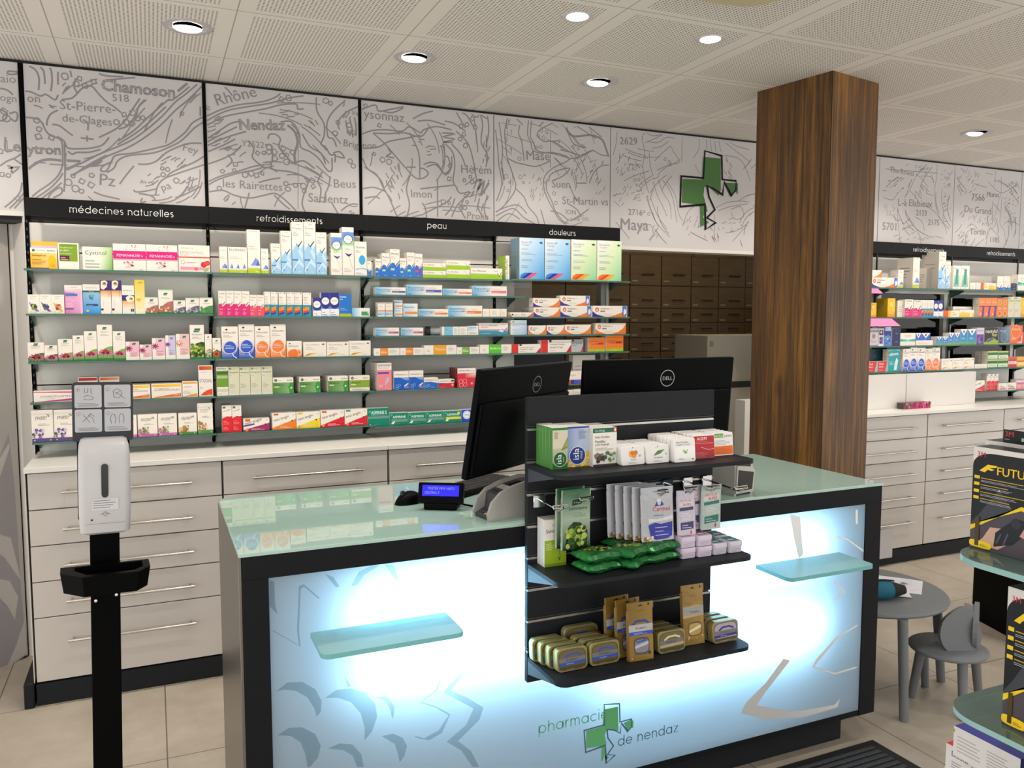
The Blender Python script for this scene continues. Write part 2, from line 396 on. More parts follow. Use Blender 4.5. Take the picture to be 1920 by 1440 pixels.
mat('lamp_box_grey', 'a6acb2', .6)
mat('ink_green', '62b076', .5); mat('ink_slate', '4c6676', .5)
mat('cream_seam', 'a8986c', .7)
MAP = {0: "7:-506,2507 -479,2508 -466,2507;7:-466,2505 -479,2498 -504,2495 -506,2507;7:-536,2435 -511,2431 -491,2414;7:-507,2337 -485,2346 -478,2330 -487,2308 -503,2318;7:-525,2242 -528,2187 -505,2188;7:-549,2124 -523,2145 -493,2161 -474,2177;7:-502,2158 -481,2143 -469,2135;7:-540,1957 -509,1987 -482,2023 -474,2062;7:-523,1953 -492,1988 -470,2019;7:-506,1954 -470,1999;7:-524,2126 -508,2122 -509,2098 -482,2124 -520,2116;7:-539,2352 -515,2336 -525,2311 -541,2305",
1: "7:-429,2536 -406,2523 -395,2491 -399,2443;7:-390,2536 -377,2522 -374,2470;7:-357,2536 -350,2530 -348,2487 -354,2443;7:-325,2526 -327,2473;7:-448,2433 -427,2433 -393,2420 -374,2429 -351,2415 -338,2411 -328,2432;7:-316,2414 -281,2422 -262,2439 -235,2471 -203,2482 -177,2453 -147,2422 -120,2405 -93,2383;7:-280,2536 -275,2510;7:-260,2507 -268,2472 -258,2449;7:-172,2536 -143,2530 -88,2534 -79,2536;7:-130,2515 -70,2529 -32,2536;11:177,2536 136,2497;7:217,2536 165,2485 125,2450 70,2384 2,2317 -61,2266 -126,2230 -187,2198 -246,2161 -310,2124;7:236,2530 179,2466 124,2414 60,2342 -18,2274 -85,2229 -155,2193 -220,2148 -293,2103;7:186,2523 116,2459 92,2452 8,2368 -45,2312 -107,2262;7:86,2426 17,2353 -36,2303 -112,2246;7:-448,2328 -414,2327 -393,2314 -384,2291 -374,2273 -357,2260 -331,2252 -321,2234 -321,2185 -324,2140 -341,2100 -373,2064 -413,2032 -440,2006;7:-375,2302 -371,2326 -358,2351 -331,2369;7:-355,2308 -329,2306 -303,2286 -280,2269;7:-339,2261 -314,2244 -300,2216 -244,2218 -199,2227 -167,2242 -143,2274;7:-302,2203 -285,2192 -267,2201 -222,2205 -177,2221;11:-448,2118 -435,2132 -404,2154 -369,2164 -326,2162;11:-308,2164 -255,2165;7:-309,2195 -314,2136 -291,2140 -255,2160;7:-312,2234 -315,2112 -322,2033;7:-284,2104 -247,2136 -201,2169 -155,2198;11:-211,2149 -188,2161 -174,2177;7:-432,1997 -374,2044 -338,2086 -323,2111;7:-415,1993 -361,2040 -329,2071;7:-385,1995 -370,2025 -335,2051 -331,2027 -363,2006;7:236,2396 191,2365 160,2321 100,2269 61,2251 -48,2216 -118,2201 -137,2174 -157,2133 -180,2131 -170,2152 -142,2169;7:236,2372 200,2345 149,2289 105,2259 32,2223 -63,2205 -110,2181 -129,2145 -157,2125;7:-109,2079 -79,2123 -50,2161;7:-33,2170 2,2172 40,2188 80,2227 129,2256 178,2276 228,2280;7:236,2224 195,2195 136,2164 96,2141 76,2119;7:235,2187 175,2162 116,2137 67,2113 42,2081 31,2039;7:-54,2059 -45,2050 -2,2057 41,2070;7:112,2034 152,2051 222,2092;7:-35,2043 -7,2042 21,2033 30,2018;7:-251,2262 -202,2261;7:-227,2274 -227,2249;7:-182,2270 -152,2288 -110,2316 -76,2354 -47,2402 -17,2450;7:-34,2374 -23,2415 2,2447;7:-105,2312 -68,2330 -38,2373;7:-210,2040 -175,2027 -134,2019 -111,2015;7:227,2440 226,2399;7:-240,2339 -222,2326 -223,2296;7:-22,2026 -27,2005 -8,2011;7:234,2088 236,2089;7:234,2105 236,2106",
2: "7:254,2402 316,2437 389,2465 492,2489 554,2517 575,2536;7:254,2382 335,2432 437,2463 526,2486 617,2520 681,2536;7:254,2363 328,2407 409,2432 505,2459 575,2484 645,2495 652,2474 680,2477;7:254,2304 300,2339 354,2379 394,2393;7:254,2290 313,2327 380,2367;7:254,2274 332,2315 420,2350;7:254,2246 318,2279 372,2312;7:254,2192 310,2217 364,2249 398,2286;7:254,2101 294,2126 375,2159 450,2179 499,2196 547,2186 610,2183 674,2166 695,2146 672,2080 664,2036 678,2000;7:254,2115 301,2140 396,2175 450,2196 499,2207;7:254,2069 313,2079 359,2061 426,2051 496,2069 545,2079 593,2046 635,2005;7:427,2075 405,2004;7:537,2071 579,2031 607,2011;7:515,2324 523,2346 551,2348 571,2329 563,2293 591,2260 625,2227 675,2238 725,2206;7:501,2295 529,2297 534,2241 526,2198 554,2179;11:604,2395 635,2370 649,2321 633,2263 639,2221;7:622,2401 657,2365 662,2301 705,2283 748,2251 784,2203 806,2204 807,2262;7:671,2362 706,2305 756,2280 777,2231;7:739,2536 741,2473 773,2418 772,2361 757,2323 778,2311 800,2276 822,2278 821,2242;7:876,2536 818,2480 788,2427 787,2376 794,2355 816,2350 830,2315;7:936,2513 877,2479 839,2432 846,2396;7:814,2285 844,2294 866,2267 829,2271;3:654,2393 644,2013;7:761,2194 739,2149 753,2113 744,2048;7:798,2175 790,2130 774,2093 766,2049;7:803,2051 832,2001;7:847,2017 892,2049 930,2051;7:469,2124 518,2141 567,2152;7:876,2443 883,2400 898,2372;7:895,2452 906,2409 909,2366;7:918,2461 925,2418 924,2374;7:573,2406 615,2414 643,2392 649,2357;7:332,2536 344,2528 364,2503;7:337,2240 356,2213 329,2184;7:426,2309 452,2277 445,2234 492,2196",
3: "7:954,2502 1021,2530 1036,2502 1090,2515 1162,2536;7:1059,2504 1106,2502 1161,2530;7:954,2386 1004,2407 1073,2417 1152,2417 1191,2443 1247,2418 1263,2434 1328,2456 1410,2448;7:1008,2396 1089,2400 1167,2411 1247,2399 1288,2444;7:1008,2396 1065,2350 1119,2294 1173,2238 1221,2196 1261,2199 1286,2224 1262,2245 1245,2244;7:957,2318 1034,2332 1088,2363 1191,2390 1247,2407;7:1191,2413 1230,2341 1242,2281 1241,2198;7:1173,2246 1221,2249;7:1193,2210 1172,2140 1187,2065 1171,1996;7:1244,2145 1425,2175;7:1334,2196 1333,2011;7:1262,2264 1294,2278 1335,2273 1368,2229 1401,2255 1393,2308 1376,2315;7:1278,2254 1327,2269 1376,2222 1409,2263 1410,2317;7:1361,2428 1427,2430 1365,2409 1427,2403 1369,2383 1418,2387;7:1377,2376 1418,2333 1426,2264 1417,2194 1442,2157;7:1410,2379 1460,2329 1485,2269;7:1435,2443 1494,2394 1519,2334 1536,2265;7:1567,2536 1579,2487 1570,2400 1604,2340 1596,2277;7:1606,2536 1613,2459 1596,2379;7:1208,2482 1264,2514 1313,2530;7:1232,2473 1296,2483 1378,2468;7:1374,2487 1427,2480 1486,2447;7:1437,2536 1461,2499 1486,2463;7:1469,2536 1494,2525 1528,2474;7:1518,2536 1545,2522 1559,2536;7:1569,2536 1605,2520;7:954,2272 979,2224 1024,2198 1054,2140 1085,2089 1123,2001;7:963,2230 1009,2204 1047,2169 1062,2118;7:954,2127 1008,2137 1062,2122;7:961,2082 1015,2093 1038,2083;7:1260,2023 1375,2083 1408,2116;7:1434,2157 1459,2135 1510,2146 1442,2079 1408,2015;7:1475,2112 1458,2057 1483,2011;11:1531,2194 1570,2212 1544,2148 1587,2206 1569,2134 1613,2199;7:1276,2008 1268,2054 1252,2076;7:1374,2021 1408,2062 1425,2109;7:1527,2272 1544,2211 1527,2162;7:1080,2329 1095,2307 1072,2291 1111,2286;7:1561,2117 1552,2070 1578,2023;7:1604,2136 1586,2064 1604,2009",
4: "6:1719,2536 1701,2465 1709,2388 1716,2332 1748,2249 1764,2179 1708,2097 1653,2051;6:1838,2536 1832,2463 1852,2421 1860,2386 1909,2372 1982,2382 2083,2357 1983,2302 1934,2255 1926,2211 1942,2154 1984,2083 2026,2026 2076,2014;6:1856,2536 1848,2457 1868,2423 1892,2382 1991,2375 2074,2360;6:1974,2533 1900,2490 1892,2461 1925,2435 1982,2440 2057,2403 2108,2385;6:1925,2536 1900,2512;11:2063,2516 2074,2491 2116,2477 2209,2493 2279,2476 2305,2430 2324,2387;6:2074,2484 2108,2436 2184,2424;6:1966,2438 2015,2446 2015,2434;6:2024,2400 2091,2391 2150,2381 2219,2412 2271,2394 2323,2391;6:2083,2357 2150,2373 2227,2416;6:1958,2228 1966,2264 2024,2294 2083,2306 2041,2262 1983,2237;6:1788,2508 1780,2465 1796,2431 1804,2389 1812,2325;6:1650,2471 1662,2377 1669,2293 1685,2195 1654,2108;6:1670,2511 1689,2379 1685,2287 1701,2217;6:1716,2332 1764,2314 1812,2307 1884,2302 1966,2337;6:1764,2179 1812,2139 1836,2090 1885,2041 1902,1991;6:1650,2053 1716,2083 1780,2094 1828,2053;6:1650,2031 1724,2069 1764,2071 1812,2031 1885,1998;6:1653,2001 1724,2048 1788,2022;6:2324,2342 2272,2331 2228,2290 2203,2236;6:2126,2231 2186,2235;6:2280,2339 2289,2362;6:2084,2214 2109,2164 2144,2129;4:1966,2489 1966,2301;6:2124,2532 2244,2477;6:2197,2536 2279,2488;6:1910,2079 1935,2000;6:1950,2242 1942,2190 1975,2126 2001,2069 2060,2006;6:2076,2117 2127,2091 2153,2055;6:1770,2536 1804,2510;6:1967,2075 2026,2063 2076,2029",
5: "4:2375,2526 2371,2466 2350,2397;4:2558,2536 2537,2510 2556,2428 2544,2351 2568,2253 2587,2208;4:2807,2536 2805,2394;4:2569,2536 2610,2524 2662,2536;4:2556,2481 2620,2510 2671,2536;4:2622,2387 2686,2446 2732,2481;4:2605,2286 2642,2296 2660,2328 2725,2372 2791,2393 2752,2444 2732,2473;4:2614,2271 2643,2196 2682,2136 2711,2083;4:2651,2282 2681,2214 2729,2154 2740,2068;4:2679,2283 2727,2232 2757,2156 2778,2054;4:2708,2278 2766,2203 2787,2110 2817,2064;4:2569,2191 2598,2116 2637,2048 2694,1996 2732,1966;4:2597,2185 2645,2087 2713,2012;4:2887,2423 2924,2481 2923,2536;4:2897,2385 2937,2332;4:3149,2536 3183,2519 3286,2503;4:3111,2529 3204,2480 3298,2431;4:3103,2456 3205,2448 3258,2404 3302,2317;4:3051,2148 3131,2185 3233,2199 3295,2194;4:3071,2133 3151,2161 3285,2185;4:3162,2146 3233,2166 3256,2110 3194,2090 3163,2130;4:3042,2107 3046,1946;4:3125,2006 3217,2026 3298,2079;4:3177,1959 3288,2062;4:2817,2033 2854,2114 2893,2147;4:2352,2178 2406,2193;4:2362,2149 2398,2120;4:2536,1989 2544,2020 2600,2031 2619,1977 2592,1945;4:2584,2430 2594,2355 2614,2302;4:2574,2491 2638,2489 2703,2525 2760,2522;4:2602,2455 2657,2467 2713,2503;4:2973,2536 2983,2478;4:3002,2536 3013,2473;4:3033,2536 3043,2475;4:3062,2536 3083,2471;4:2578,2192 2588,2146 2617,2086;4:2372,2035 2426,1984 2463,1947",
6: "",
7: "4:4403,2472 4880,2478;4:4692,2464 4616,2337 4581,2298;4:4644,2426 4593,2313;4:4675,2457 4735,2432 4788,2383 4782,2342 4850,2328;4:4726,2449 4818,2450 4850,2411 4826,2462;4:4876,2536 4873,2448 4861,2370 4870,2288 4900,2212 4937,2167;4:4933,2381 4928,2309 4950,2239 4954,2167 4998,2164;4:4721,2391 4756,2352 4737,2392 4807,2349;4:4632,2344 4701,2296 4719,2268;4:4684,2295 4682,2347 4742,2298 4722,2361;4:4524,2222 4528,2153 4560,2003;4:4470,2185 4520,2147 4561,2154 4578,2126 4642,2170;4:4568,2085 4612,2110 4678,2119 4731,2062 4751,2004;4:4580,2091 4645,2106 4696,2079;4:4683,2178 4751,2152 4780,2088;4:4787,2254 4865,2223 4928,2172 4974,2126 4994,2079;4:4393,2289 4473,2277 4519,2326;4:4383,2334 4422,2331",
8: "4:5457,2536 5455,2426;4:5520,2498 5524,2381 5508,2343 5470,2223 5421,2128 5392,2015;4:5389,2453 5514,2387 5615,2418 5697,2467;4:5534,2363 5533,2257 5529,2170 5570,2134 5606,2023;4:5567,2166 5613,2193 5699,2184 5731,2169;4:5462,2198 5483,2162 5421,2122;4:5194,2130 5237,2157 5293,2129 5222,2113 5179,2081 5192,2014;4:5283,2005 5370,2058;4:5429,2141 5526,2083;4:5079,2468 5105,2404 5143,2370;4:5167,2269 5153,2201;4:5444,2327 5440,2253 5456,2154",
9: "",
}
MAPTX = [(1, -163, 2470, 123, 2468, 'Chamoson', 1), (1, -124, 2427, -60, 2430, '518', 0), (1, -324, 2374, -114, 2377, 'St-Pierre-', 0), (1, -317, 2324, -130, 2323, 'de-Clages', 0), (0, -526, 2187, -474, 2188, 'Le', 1), (1, -448, 2182, -329, 2187, 'ytron', 1), (0, -533, 2459, -478, 2462, 'aio', 0), (0, -538, 2386, -480, 2385, 'ogn', 0), (1, -441, 2391, -395, 2393, 'on', 0), (1, 148, 2243, 209, 2229, 'Fey', 0), (1, 62, 2059, 99, 2075, 'pa', 0), (1, -187, 2071, -127, 2067, 'Pz', 0), (1, -29, 2086, -1, 2088, 'Av', 0), (2, 299, 2452, 472, 2511, 'Rhône', 0), (2, 255, 2424, 271, 2432, 'e', 0), (2, 393, 2356, 593, 2372, 'Nendaz', 1), (2, 398, 2283, 497, 2282, 'Y2S22', 0), (2, 313, 2093, 574, 2092, 'les Rairettes', 0), (2, 863, 2322, 934, 2316, 'Brig', 0), (3, 957, 2318, 1022, 2322, 'non', 0), (2, 815, 2123, 920, 2128, 'Beus', 0), (2, 693, 2050, 881, 2051, 'Saclentz', 0), (2, 903, 2471, 937, 2469, 'Ve', 0), (3, 963, 2463, 1164, 2461, 'ysonnaz', 0), (3, 1196, 2100, 1303, 2104, 'Imon', 0), (3, 1461, 2238, 1626, 2243, 'Hérém', 0), (3, 1492, 2011, 1608, 2008, 'Prolin', 0), (4, 1826, 2332, 1962, 2338, 'Mase', 0), (4, 1975, 2198, 2084, 2202, 'Suen', 0), (4, 2038, 2114, 2322, 2122, 'St-Martin vs', 0), (4, 2059, 2063, 2120, 2062, 'ION', 0), (5, 2393, 2459, 2506, 2465, '2629', 0), (5, 2452, 2079, 2545, 2079, '2716', 0), (5, 2404, 1995, 2586, 1997, 'Maya', 0), (7, 4440, 2455, 4660, 2445, 'The Roues', 0), (7, 4527, 2244, 4842, 2248, 'L-à Elabieux', 0), (7, 4694, 2189, 4792, 2190, '2133', 0), (7, 4391, 2080, 4516, 2080, '5701', 0), (7, 4811, 2131, 4917, 2131, '2175', 0), (8, 5226, 2317, 5357, 2321, '7566', 0), (8, 5160, 2235, 5428, 2230, 'Du Grand', 0), (8, 5223, 2084, 5382, 2088, 'Tortin', 0), (8, 5436, 2039, 5529, 2039, '1185', 0), (8, 5378, 2351, 5507, 2355, 'Muraz', 0)]
MAPREG = [('h', -243, 2490, 27, 20, 10, 0, 1), ('h', -214, 2542, 22, 18, 9, 0, 1), ('h', -187, 2498, 18, 17, 6, 0, 1), ('h', -62, 2366, 23, 30, 9, 0, 1), ('h', -111, 2346, 12, 35, 7, 0, 1), ('h', -20, 2365, 24, 20, 7, 0, 1), ('h', -268, 2071, 41, 35, 20, 0, 1), ('h', -217, 2094, 27, 30, 8, 0, 1), ('h', -416, 2298, 26, 29, 7, 0, 1), ('h', -383, 2252, 26, 14, 6, 0, 1), ('h', 72, 2134, 19, 31, 6, 0, 1), ('h', 124, 2102, 30, 11, 4, 0, 1), ('h', -286, 2514, 22, 10, 3, 0, 1), ('h', -521, 2397, 15, 14, 4, 0, 1), ('h', -528, 2325, 12, 28, 6, 0, 1), ('h', -522, 2088, 26, 25, 5, 0, 1), ('h', -539, 2177, 13, 19, 4, 0, 1), ('h', -495, 2007, 8, 24, 3, 0, 1), ('h', 133, 2545, 19, 5, 2, 0, 1), ('h', 162, 2403, 20, 8, 2, 0, 1), ('h', 549, 2256, 84, 49, 26, 0, 1), ('h', 375, 2166, 75, 35, 16, 0, 1), ('h', 695, 2124, 36, 43, 9, 0, 1), ('h', 738, 2127, 22, 51, 6, 0, 1), ('h', 903, 2241, 30, 30, 8, 0, 1), ('h', 838, 2388, 38, 58, 9, 0, 1), ('h', 609, 2112, 28, 29, 5, 0, 1), ('h', 617, 2516, 43, 14, 5, 0, 1), ('h', 804, 2522, 29, 22, 4, 0, 1), ('h', 1048, 2281, 47, 37, 8, 0, 1), ('h', 1012, 2441, 31, 22, 5, 0, 1), ('h', 1401, 2232, 16, 54, 5, 0, 1), ('h', 1494, 2448, 51, 93, 9, 0, 1), ('h', 1475, 2089, 26, 47, 6, 0, 1), ('h', 1501, 2200, 43, 31, 9, 0, 1), ('h', 906, 2416, 22, 43, 6, 0, 1), ('h', 450, 2165, 41, 15, 6, 0, 1), ('h', 287, 2098, 39, 14, 4, 0, 1), ('h', 983, 2519, 46, 22, 4, 0, 1), ('h', 1383, 2076, 25, 23, 4, 0, 1), ('h', 1925, 2471, 41, 29, 9, 0, 0), ('h', 1909, 2398, 40, 11, 5, 0, 0), ('h', 2142, 2424, 42, 11, 4, 0, 0), ('h', 1934, 2204, 12, 43, 5, 0, 0), ('h', 1992, 2127, 17, 44, 7, 0, 0), ('h', 1732, 2191, 16, 43, 4, 0, 0), ('h', 1804, 2232, 16, 29, 4, 0, 0), ('h', 1796, 2338, 12, 14, 2, 0, 0), ('h', 2153, 2047, 52, 15, 4, 0, 0), ('h', 1693, 2252, 23, 21, 3, 0, 0), ('h', 2706, 2394, 28, 16, 3, 0, 0), ('h', 2513, 2257, 28, 31, 4, 0, 0), ('h', 2580, 2092, 28, 24, 3, 0, 0), ('d', 4, 2104, 72, 31, 16, 30, 1), ('d', 103, 2193, 58, 31, 10, 35, 1), ('d', 173, 2094, 39, 31, 8, 35, 1), ('d', -391, 2387, 52, 15, 6, -20, 1), ('d', -297, 2464, 14, 19, 3, 60, 1), ('d', -496, 2395, 34, 19, 5, 10, 1), ('d', 306, 2333, 67, 69, 18, 30, 1), ('d', 350, 2241, 68, 42, 8, 25, 1), ('d', 616, 2446, 42, 14, 5, 10, 1), ('d', 862, 2485, 45, 58, 8, 60, 1), ('d', 1109, 2174, 56, 91, 22, -70, 1), ('d', 1287, 2353, 82, 45, 9, 5, 1), ('d', 892, 2026, 38, 22, 5, 10, 1), ('d', 1561, 2102, 51, 79, 14, 70, 1), ('d', 1604, 2325, 22, 158, 12, 80, 1), ('d', 715, 2427, 29, 43, 4, -50, 1), ('d', 338, 2032, 34, 21, 4, 40, 1), ('d', 489, 2378, 42, 14, 4, 20, 1), ('d', 1732, 2454, 32, 85, 12, 75, 0), ('d', 1885, 2194, 49, 73, 18, 70, 0), ('d', 2159, 2322, 113, 66, 26, 55, 0), ('d', 2273, 2204, 44, 75, 10, 60, 0), ('d', 2073, 2535, 68, 22, 7, 40, 0), ('d', 2422, 2349, 63, 60, 16, 70, 0), ('d', 2512, 2310, 37, 91, 20, -40, 0), ('d', 2514, 2188, 37, 46, 14, 30, 0), ('d', 2414, 2228, 54, 107, 12, 60, 0), ('d', 2851, 2256, 59, 48, 6, 60, 0), ('d', 2885, 2044, 79, 64, 14, 65, 0), ('d', 3034, 1994, 101, 40, 12, -60, 0), ('d', 3145, 2387, 41, 64, 10, -60, 0), ('d', 3175, 2057, 82, 41, 10, 20, 0), ('d', 2600, 1992, 75, 47, 8, 50, 0), ('d', 4674, 2486, 166, 34, 40, 40, 0), ('d', 4971, 2449, 52, 72, 14, 10, 0), ('d', 4445, 2212, 64, 34, 10, 60, 0), ('d', 4990, 2289, 52, 72, 14, 20, 0), ('d', 4657, 2048, 167, 36, 16, 20, 0), ('d', 5189, 2481, 107, 120, 40, 50, 0), ('d', 5296, 2214, 183, 73, 60, 55, 0), ('d', 5641, 2326, 76, 156, 40, 45, 0), ('d', 5154, 2055, 53, 48, 20, 40, 0), ('d', 4500, 2376, 81, 57, 14, 20, 0)]
CROSS = ([[(2953, 2435), (3076, 2435), (3083, 2254), (3069, 2221), (2988, 2272), (2964, 2263), (2960, 2215), (2991, 2129), (2958, 2095), (2961, 2087), (3003, 2061), (2942, 2034), (2936, 2162), (2810, 2166), (2812, 2300), (2948, 2305)], [(3117, 2298), (3207, 2301), (3207, 2234), (3192, 2257), (3163, 2219), (3128, 2269)]], [(2964, 2470), (3085, 2451), (3092, 2315), (3193, 2314), (3193, 2261), (3160, 2227), (3107, 2300), (3097, 2227), (3028, 2259), (2984, 2272), (2999, 2209), (3043, 2138), (2987, 2088), (3051, 2063), (2979, 2020), (2971, 2164), (2798, 2142), (2802, 2315), (2957, 2314), (2964, 2470)])
LOGO = ([[(11898, 3425), (12396, 3423), (12416, 2655), (12306, 2695), (12031, 2785), (11943, 2641), (12000, 2367), (11949, 1985), (11861, 1825), (11831, 1865), (11838, 2305), (11312, 2362), (11314, 2889), (11867, 2918)], [(12597, 2870), (12875, 2921), (12943, 2858), (12935, 2627), (12870, 2707), (12749, 2584)], [(11949, 2018), (12096, 1913), (11987, 1845)]], [(11915, 3584), (12442, 3502), (12468, 2930), (12875, 2938), (12878, 2689), (12749, 2574), (12512, 2888), (12480, 2575), (12269, 2719), (12024, 2787), (12053, 2519), (12249, 2230), (12040, 1998), (12304, 1932), (12007, 1736), (11964, 2310), (11302, 2235), (11243, 2920), (11939, 2951), (11915, 3584)], (9757, 3078), (12046, 3076), (12403, 2180), (14575, 2111))
LEAF = [[(252, 577), (280, 595), (316, 590), (348, 565), (363, 532), (361, 503), (350, 492), (345, 515), (327, 548), (299, 570), (272, 578)], [(372, 537), (401, 553), (438, 550), (476, 530), (502, 496), (506, 460), (492, 423), (472, 403), (473, 436), (463, 478), (438, 513), (405, 531)], [(504, 514), (532, 510), (552, 482), (552, 460), (547, 445), (541, 475), (526, 501)], [(253, 464), (281, 477), (313, 472), (345, 448), (359, 413), (352, 384), (331, 363), (325, 364), (320, 400), (309, 433), (285, 455)], [(377, 402), (407, 409), (440, 399), (463, 368), (469, 331), (452, 335), (440, 369), (415, 390)], [(518, 405), (549, 405), (575, 388), (586, 363), (579, 337), (566, 322), (561, 346), (553, 375)], [(749, 567), (768, 559), (761, 538), (709, 492), (756, 465), (806, 425), (794, 392), (731, 345), (769, 308), (793, 256), (774, 260), (741, 315), (698, 350), (755, 386), (777, 428), (690, 491), (737, 537)], [(688, 551), (694, 550), (672, 499), (628, 476), (667, 457), (709, 426), (685, 378), (648, 365), (616, 378), (604, 388), (634, 374), (675, 387), (704, 424), (667, 453), (623, 475), (667, 502)], [(310, 686), (306, 724), (313, 836), (325, 840), (364, 799), (360, 798), (325, 834), (317, 829), (311, 724), (314, 681), (248, 732), (249, 734)], [(377, 860), (398, 849), (414, 822), (405, 821)], [(443, 818), (464, 854), (494, 867), (520, 866), (477, 843), (459, 820)], [(533, 864), (554, 861), (569, 823), (562, 815)], [(243, 862), (254, 856), (255, 798), (260, 773), (241, 796)], [(422, 586), (439, 557), (430, 554), (426, 572)], [(531, 741), (539, 711), (537, 705), (529, 733)], [(570, 740), (581, 738), (579, 699), (568, 709)], [(1873, 380), (1902, 368), (1802, 280), (1766, 242), (1918, 189), (2105, 175), (2130, 194), (2121, 164), (1967, 160), (1805, 185), (1703, 228), (1721, 259), (1801, 310)], [(1884, 864), (1927, 852), (1934, 799), (1946, 723), (1927, 711), (1906, 773)], [(2018, 355), (2105, 418), (2201, 446), (2201, 440), (2110, 411), (2009, 330), (2100, 290), (2202, 295), (2203, 289), (2101, 284), (2000, 328)], [(2080, 772), (2141, 754), (2214, 707), (2215, 699), (2141, 748), (2080, 767)], [(2172, 851), (2182, 850), (2184, 799), (2174, 804)], [(2087, 615), (2139, 569), (2090, 545), (2089, 553), (2129, 570), (2085, 609)]]
# ---------------------------------------------------------------- room shell
WY = 3.95
b = MB(); b.box(-3, 8, -3, 7, -.05, 0, 'floor_tiles'); struct('floor', b)
b = MB(); b.box(-3, 8, -3, 3.966, CEIL, CEIL + .05, 'perforated_ceiling'); struct('ceiling', b)
b = MB(); b.box(-3, 8, 3.968, 4.06, 1.90, 2.62, 'gap_dark'); b.box(1.755, 3.9, 3.95, 4.06, 1.886, 1.905, 'white_panel'); struct('wall_back', b)
b = MB()                                                          # white wall boards behind the shelves with their dark joints
for x0, x1 in ((-.472, .236), (.25, .936), (.951, 1.634), (1.648, 1.755)):
    for z0, z1 in ((.0, 1.216), (1.222, 1.776), (1.782, 1.90)):
        b.box(x0, x1, WY, WY + .09, z0, z1, 'white_panel')
b.box(-.47, 1.755, WY + .012, WY + .085, 0, 1.9, 'gap_dark')
for x0, x1 in ((4.0, 4.345), (4.355, 5.045), (5.055, 5.735), (5.745, 6.5)):
    b.box(x0, x1, WY, WY + .09, 1.668, 1.90, 'white_panel')
for x0, x1 in ((4.371, 4.405), (4.997, 5.03), (5.046, 5.076), (5.70, 5.76)): b.box(x0, x1, WY, WY + .09, .93, 1.668, 'white_panel')
for x0, x1 in ((3.7, 4.356), (4.362, 5.0)): b.box(x0, x1, 3.69, WY + .06, .937, 1.15, 'white_panel')
b.box(5.0, 6.5, WY, WY + .09, .5, 1.15, 'white_panel'); b.box(3.3, 5.0, WY, WY + .09, 0, 1.0, 'white_panel')
struct('wall_panelling', b)
b = MB(); b.box(5.03, 5.7, WY + .03, WY + .036, 1.15, 1.668, 'window_film'); b.box(4.405, 4.997, WY + .03, WY + .036, 1.15, 1.668, 'window_film'); struct('window_1', b)
# the back room seen through the opening
b = MB(); b.box(.4, 8, 6.42, 6.5, 0, 2.62, 'white_panel'); struct('wall_rear', b)
b = MB(); b.box(.4, 8, 3.966, 6.5, 2.5, 2.55, 'white_panel'); struct('ceiling_rear', b)
b = MB(); b.box(.4, .45, 4.05, 6.5, 0, 2.6, 'white_panel'); b.box(7.9, 8, 3.9, 6.5, 0, 2.6, 'white_panel'); struct('wall_side', b)
# recess and printed door at the far left
b = MB(); b.box(-3, -.475, 3.95, 4.06, 1.925, 1.945, 'white_panel'); b.prism([(-.475, 3.95), (-.462, 3.95), (-.462, 4.2), (-.56, 4.2), (-.56, 4.09), (-.535, 4.09)], 0, 1.945, 'white_panel'); b.box(-3, -.46, 4.19, 4.25, 0, 1.95, 'white_panel'); struct('trim_1', b)
dv = Vector((-.101, -.084, 0)).normalized(); dn = Vector((dv.y, -dv.x, 0))
if dn.y > 0: dn = -dn
b = MB(); A = Vector((-.549, 4.083, 0))
def dp(u, n, z): return A + dv * u + dn * n + Vector((0, 0, z))
def dbox(u0, u1, n0, n1, z0, z1, m):
    b.prism([tuple(dp(u, n, 0))[:2] for u, n in ((u0, n0), (u1, n0), (u1, n1), (u0, n1))], z0, z1, m)
dbox(0, .92, -.04, 0, .005, 1.914, 'black_matte'); dbox(.006, .92, -.03, .002, .010, 1.906, 'grey_door')
cv = Cv(b, dp(.35, .0022, 0), -dv, (0, 0, 1), 'door_print')   # u grows to the right edge at .35
G0 = 'grey_door_pale'
def dq(pts): return [(.35 - (60 - x) * .0068, z) for x, z in pts]
def dz(y): return 1.91 - (y - 416) / (1231 - 416) * 1.91
def leafd(pts, m): cv.poly([(.35 - (60 - x) / 60 * .17, dz(y)) for x, y in pts], None, m)
leafd([(-90, 960), (-40, 900), (0, 830), (11, 868), (22, 860), (45, 800), (50, 900), (52, 1100), (56, 1225), (-90, 1290)], 'door_print')
leafd([(-90, 560), (0, 440), (10, 445), (16, 480), (16, 545), (4, 560), (-10, 560), (-60, 700)], 'grey_door_pale')
leafd([(-30, 830), (0, 862), (11, 880), (20, 862), (45, 818), (45, 828), (20, 905), (14, 915), (0, 870), (-40, 850)], 'grey_door_pale')
leafd([(-20, 975), (5, 958), (22, 972), (25, 985), (40, 995), (50, 1060), (52, 1080), (30, 1030), (0, 990), (-40, 1010)], 'grey_door_pale')
leafd([(-10, 1070), (15, 1063), (35, 1075), (47, 1110), (40, 1150), (30, 1120), (10, 1085)], 'grey_door_pale')
leafd([(56, 1155), (56, 1222), (24, 1235), (40, 1200)], 'grey_door_pale')
struct('door_1', b)
# wooden column standing askew behind the counter
b = MB(); ang = R(10.5)
b.rbox(0, .346, 0, .40, 0, CEIL + .002, 'column_wood', .002, 1)
struct('column', b, (2.703, 2.72, 0), ang)
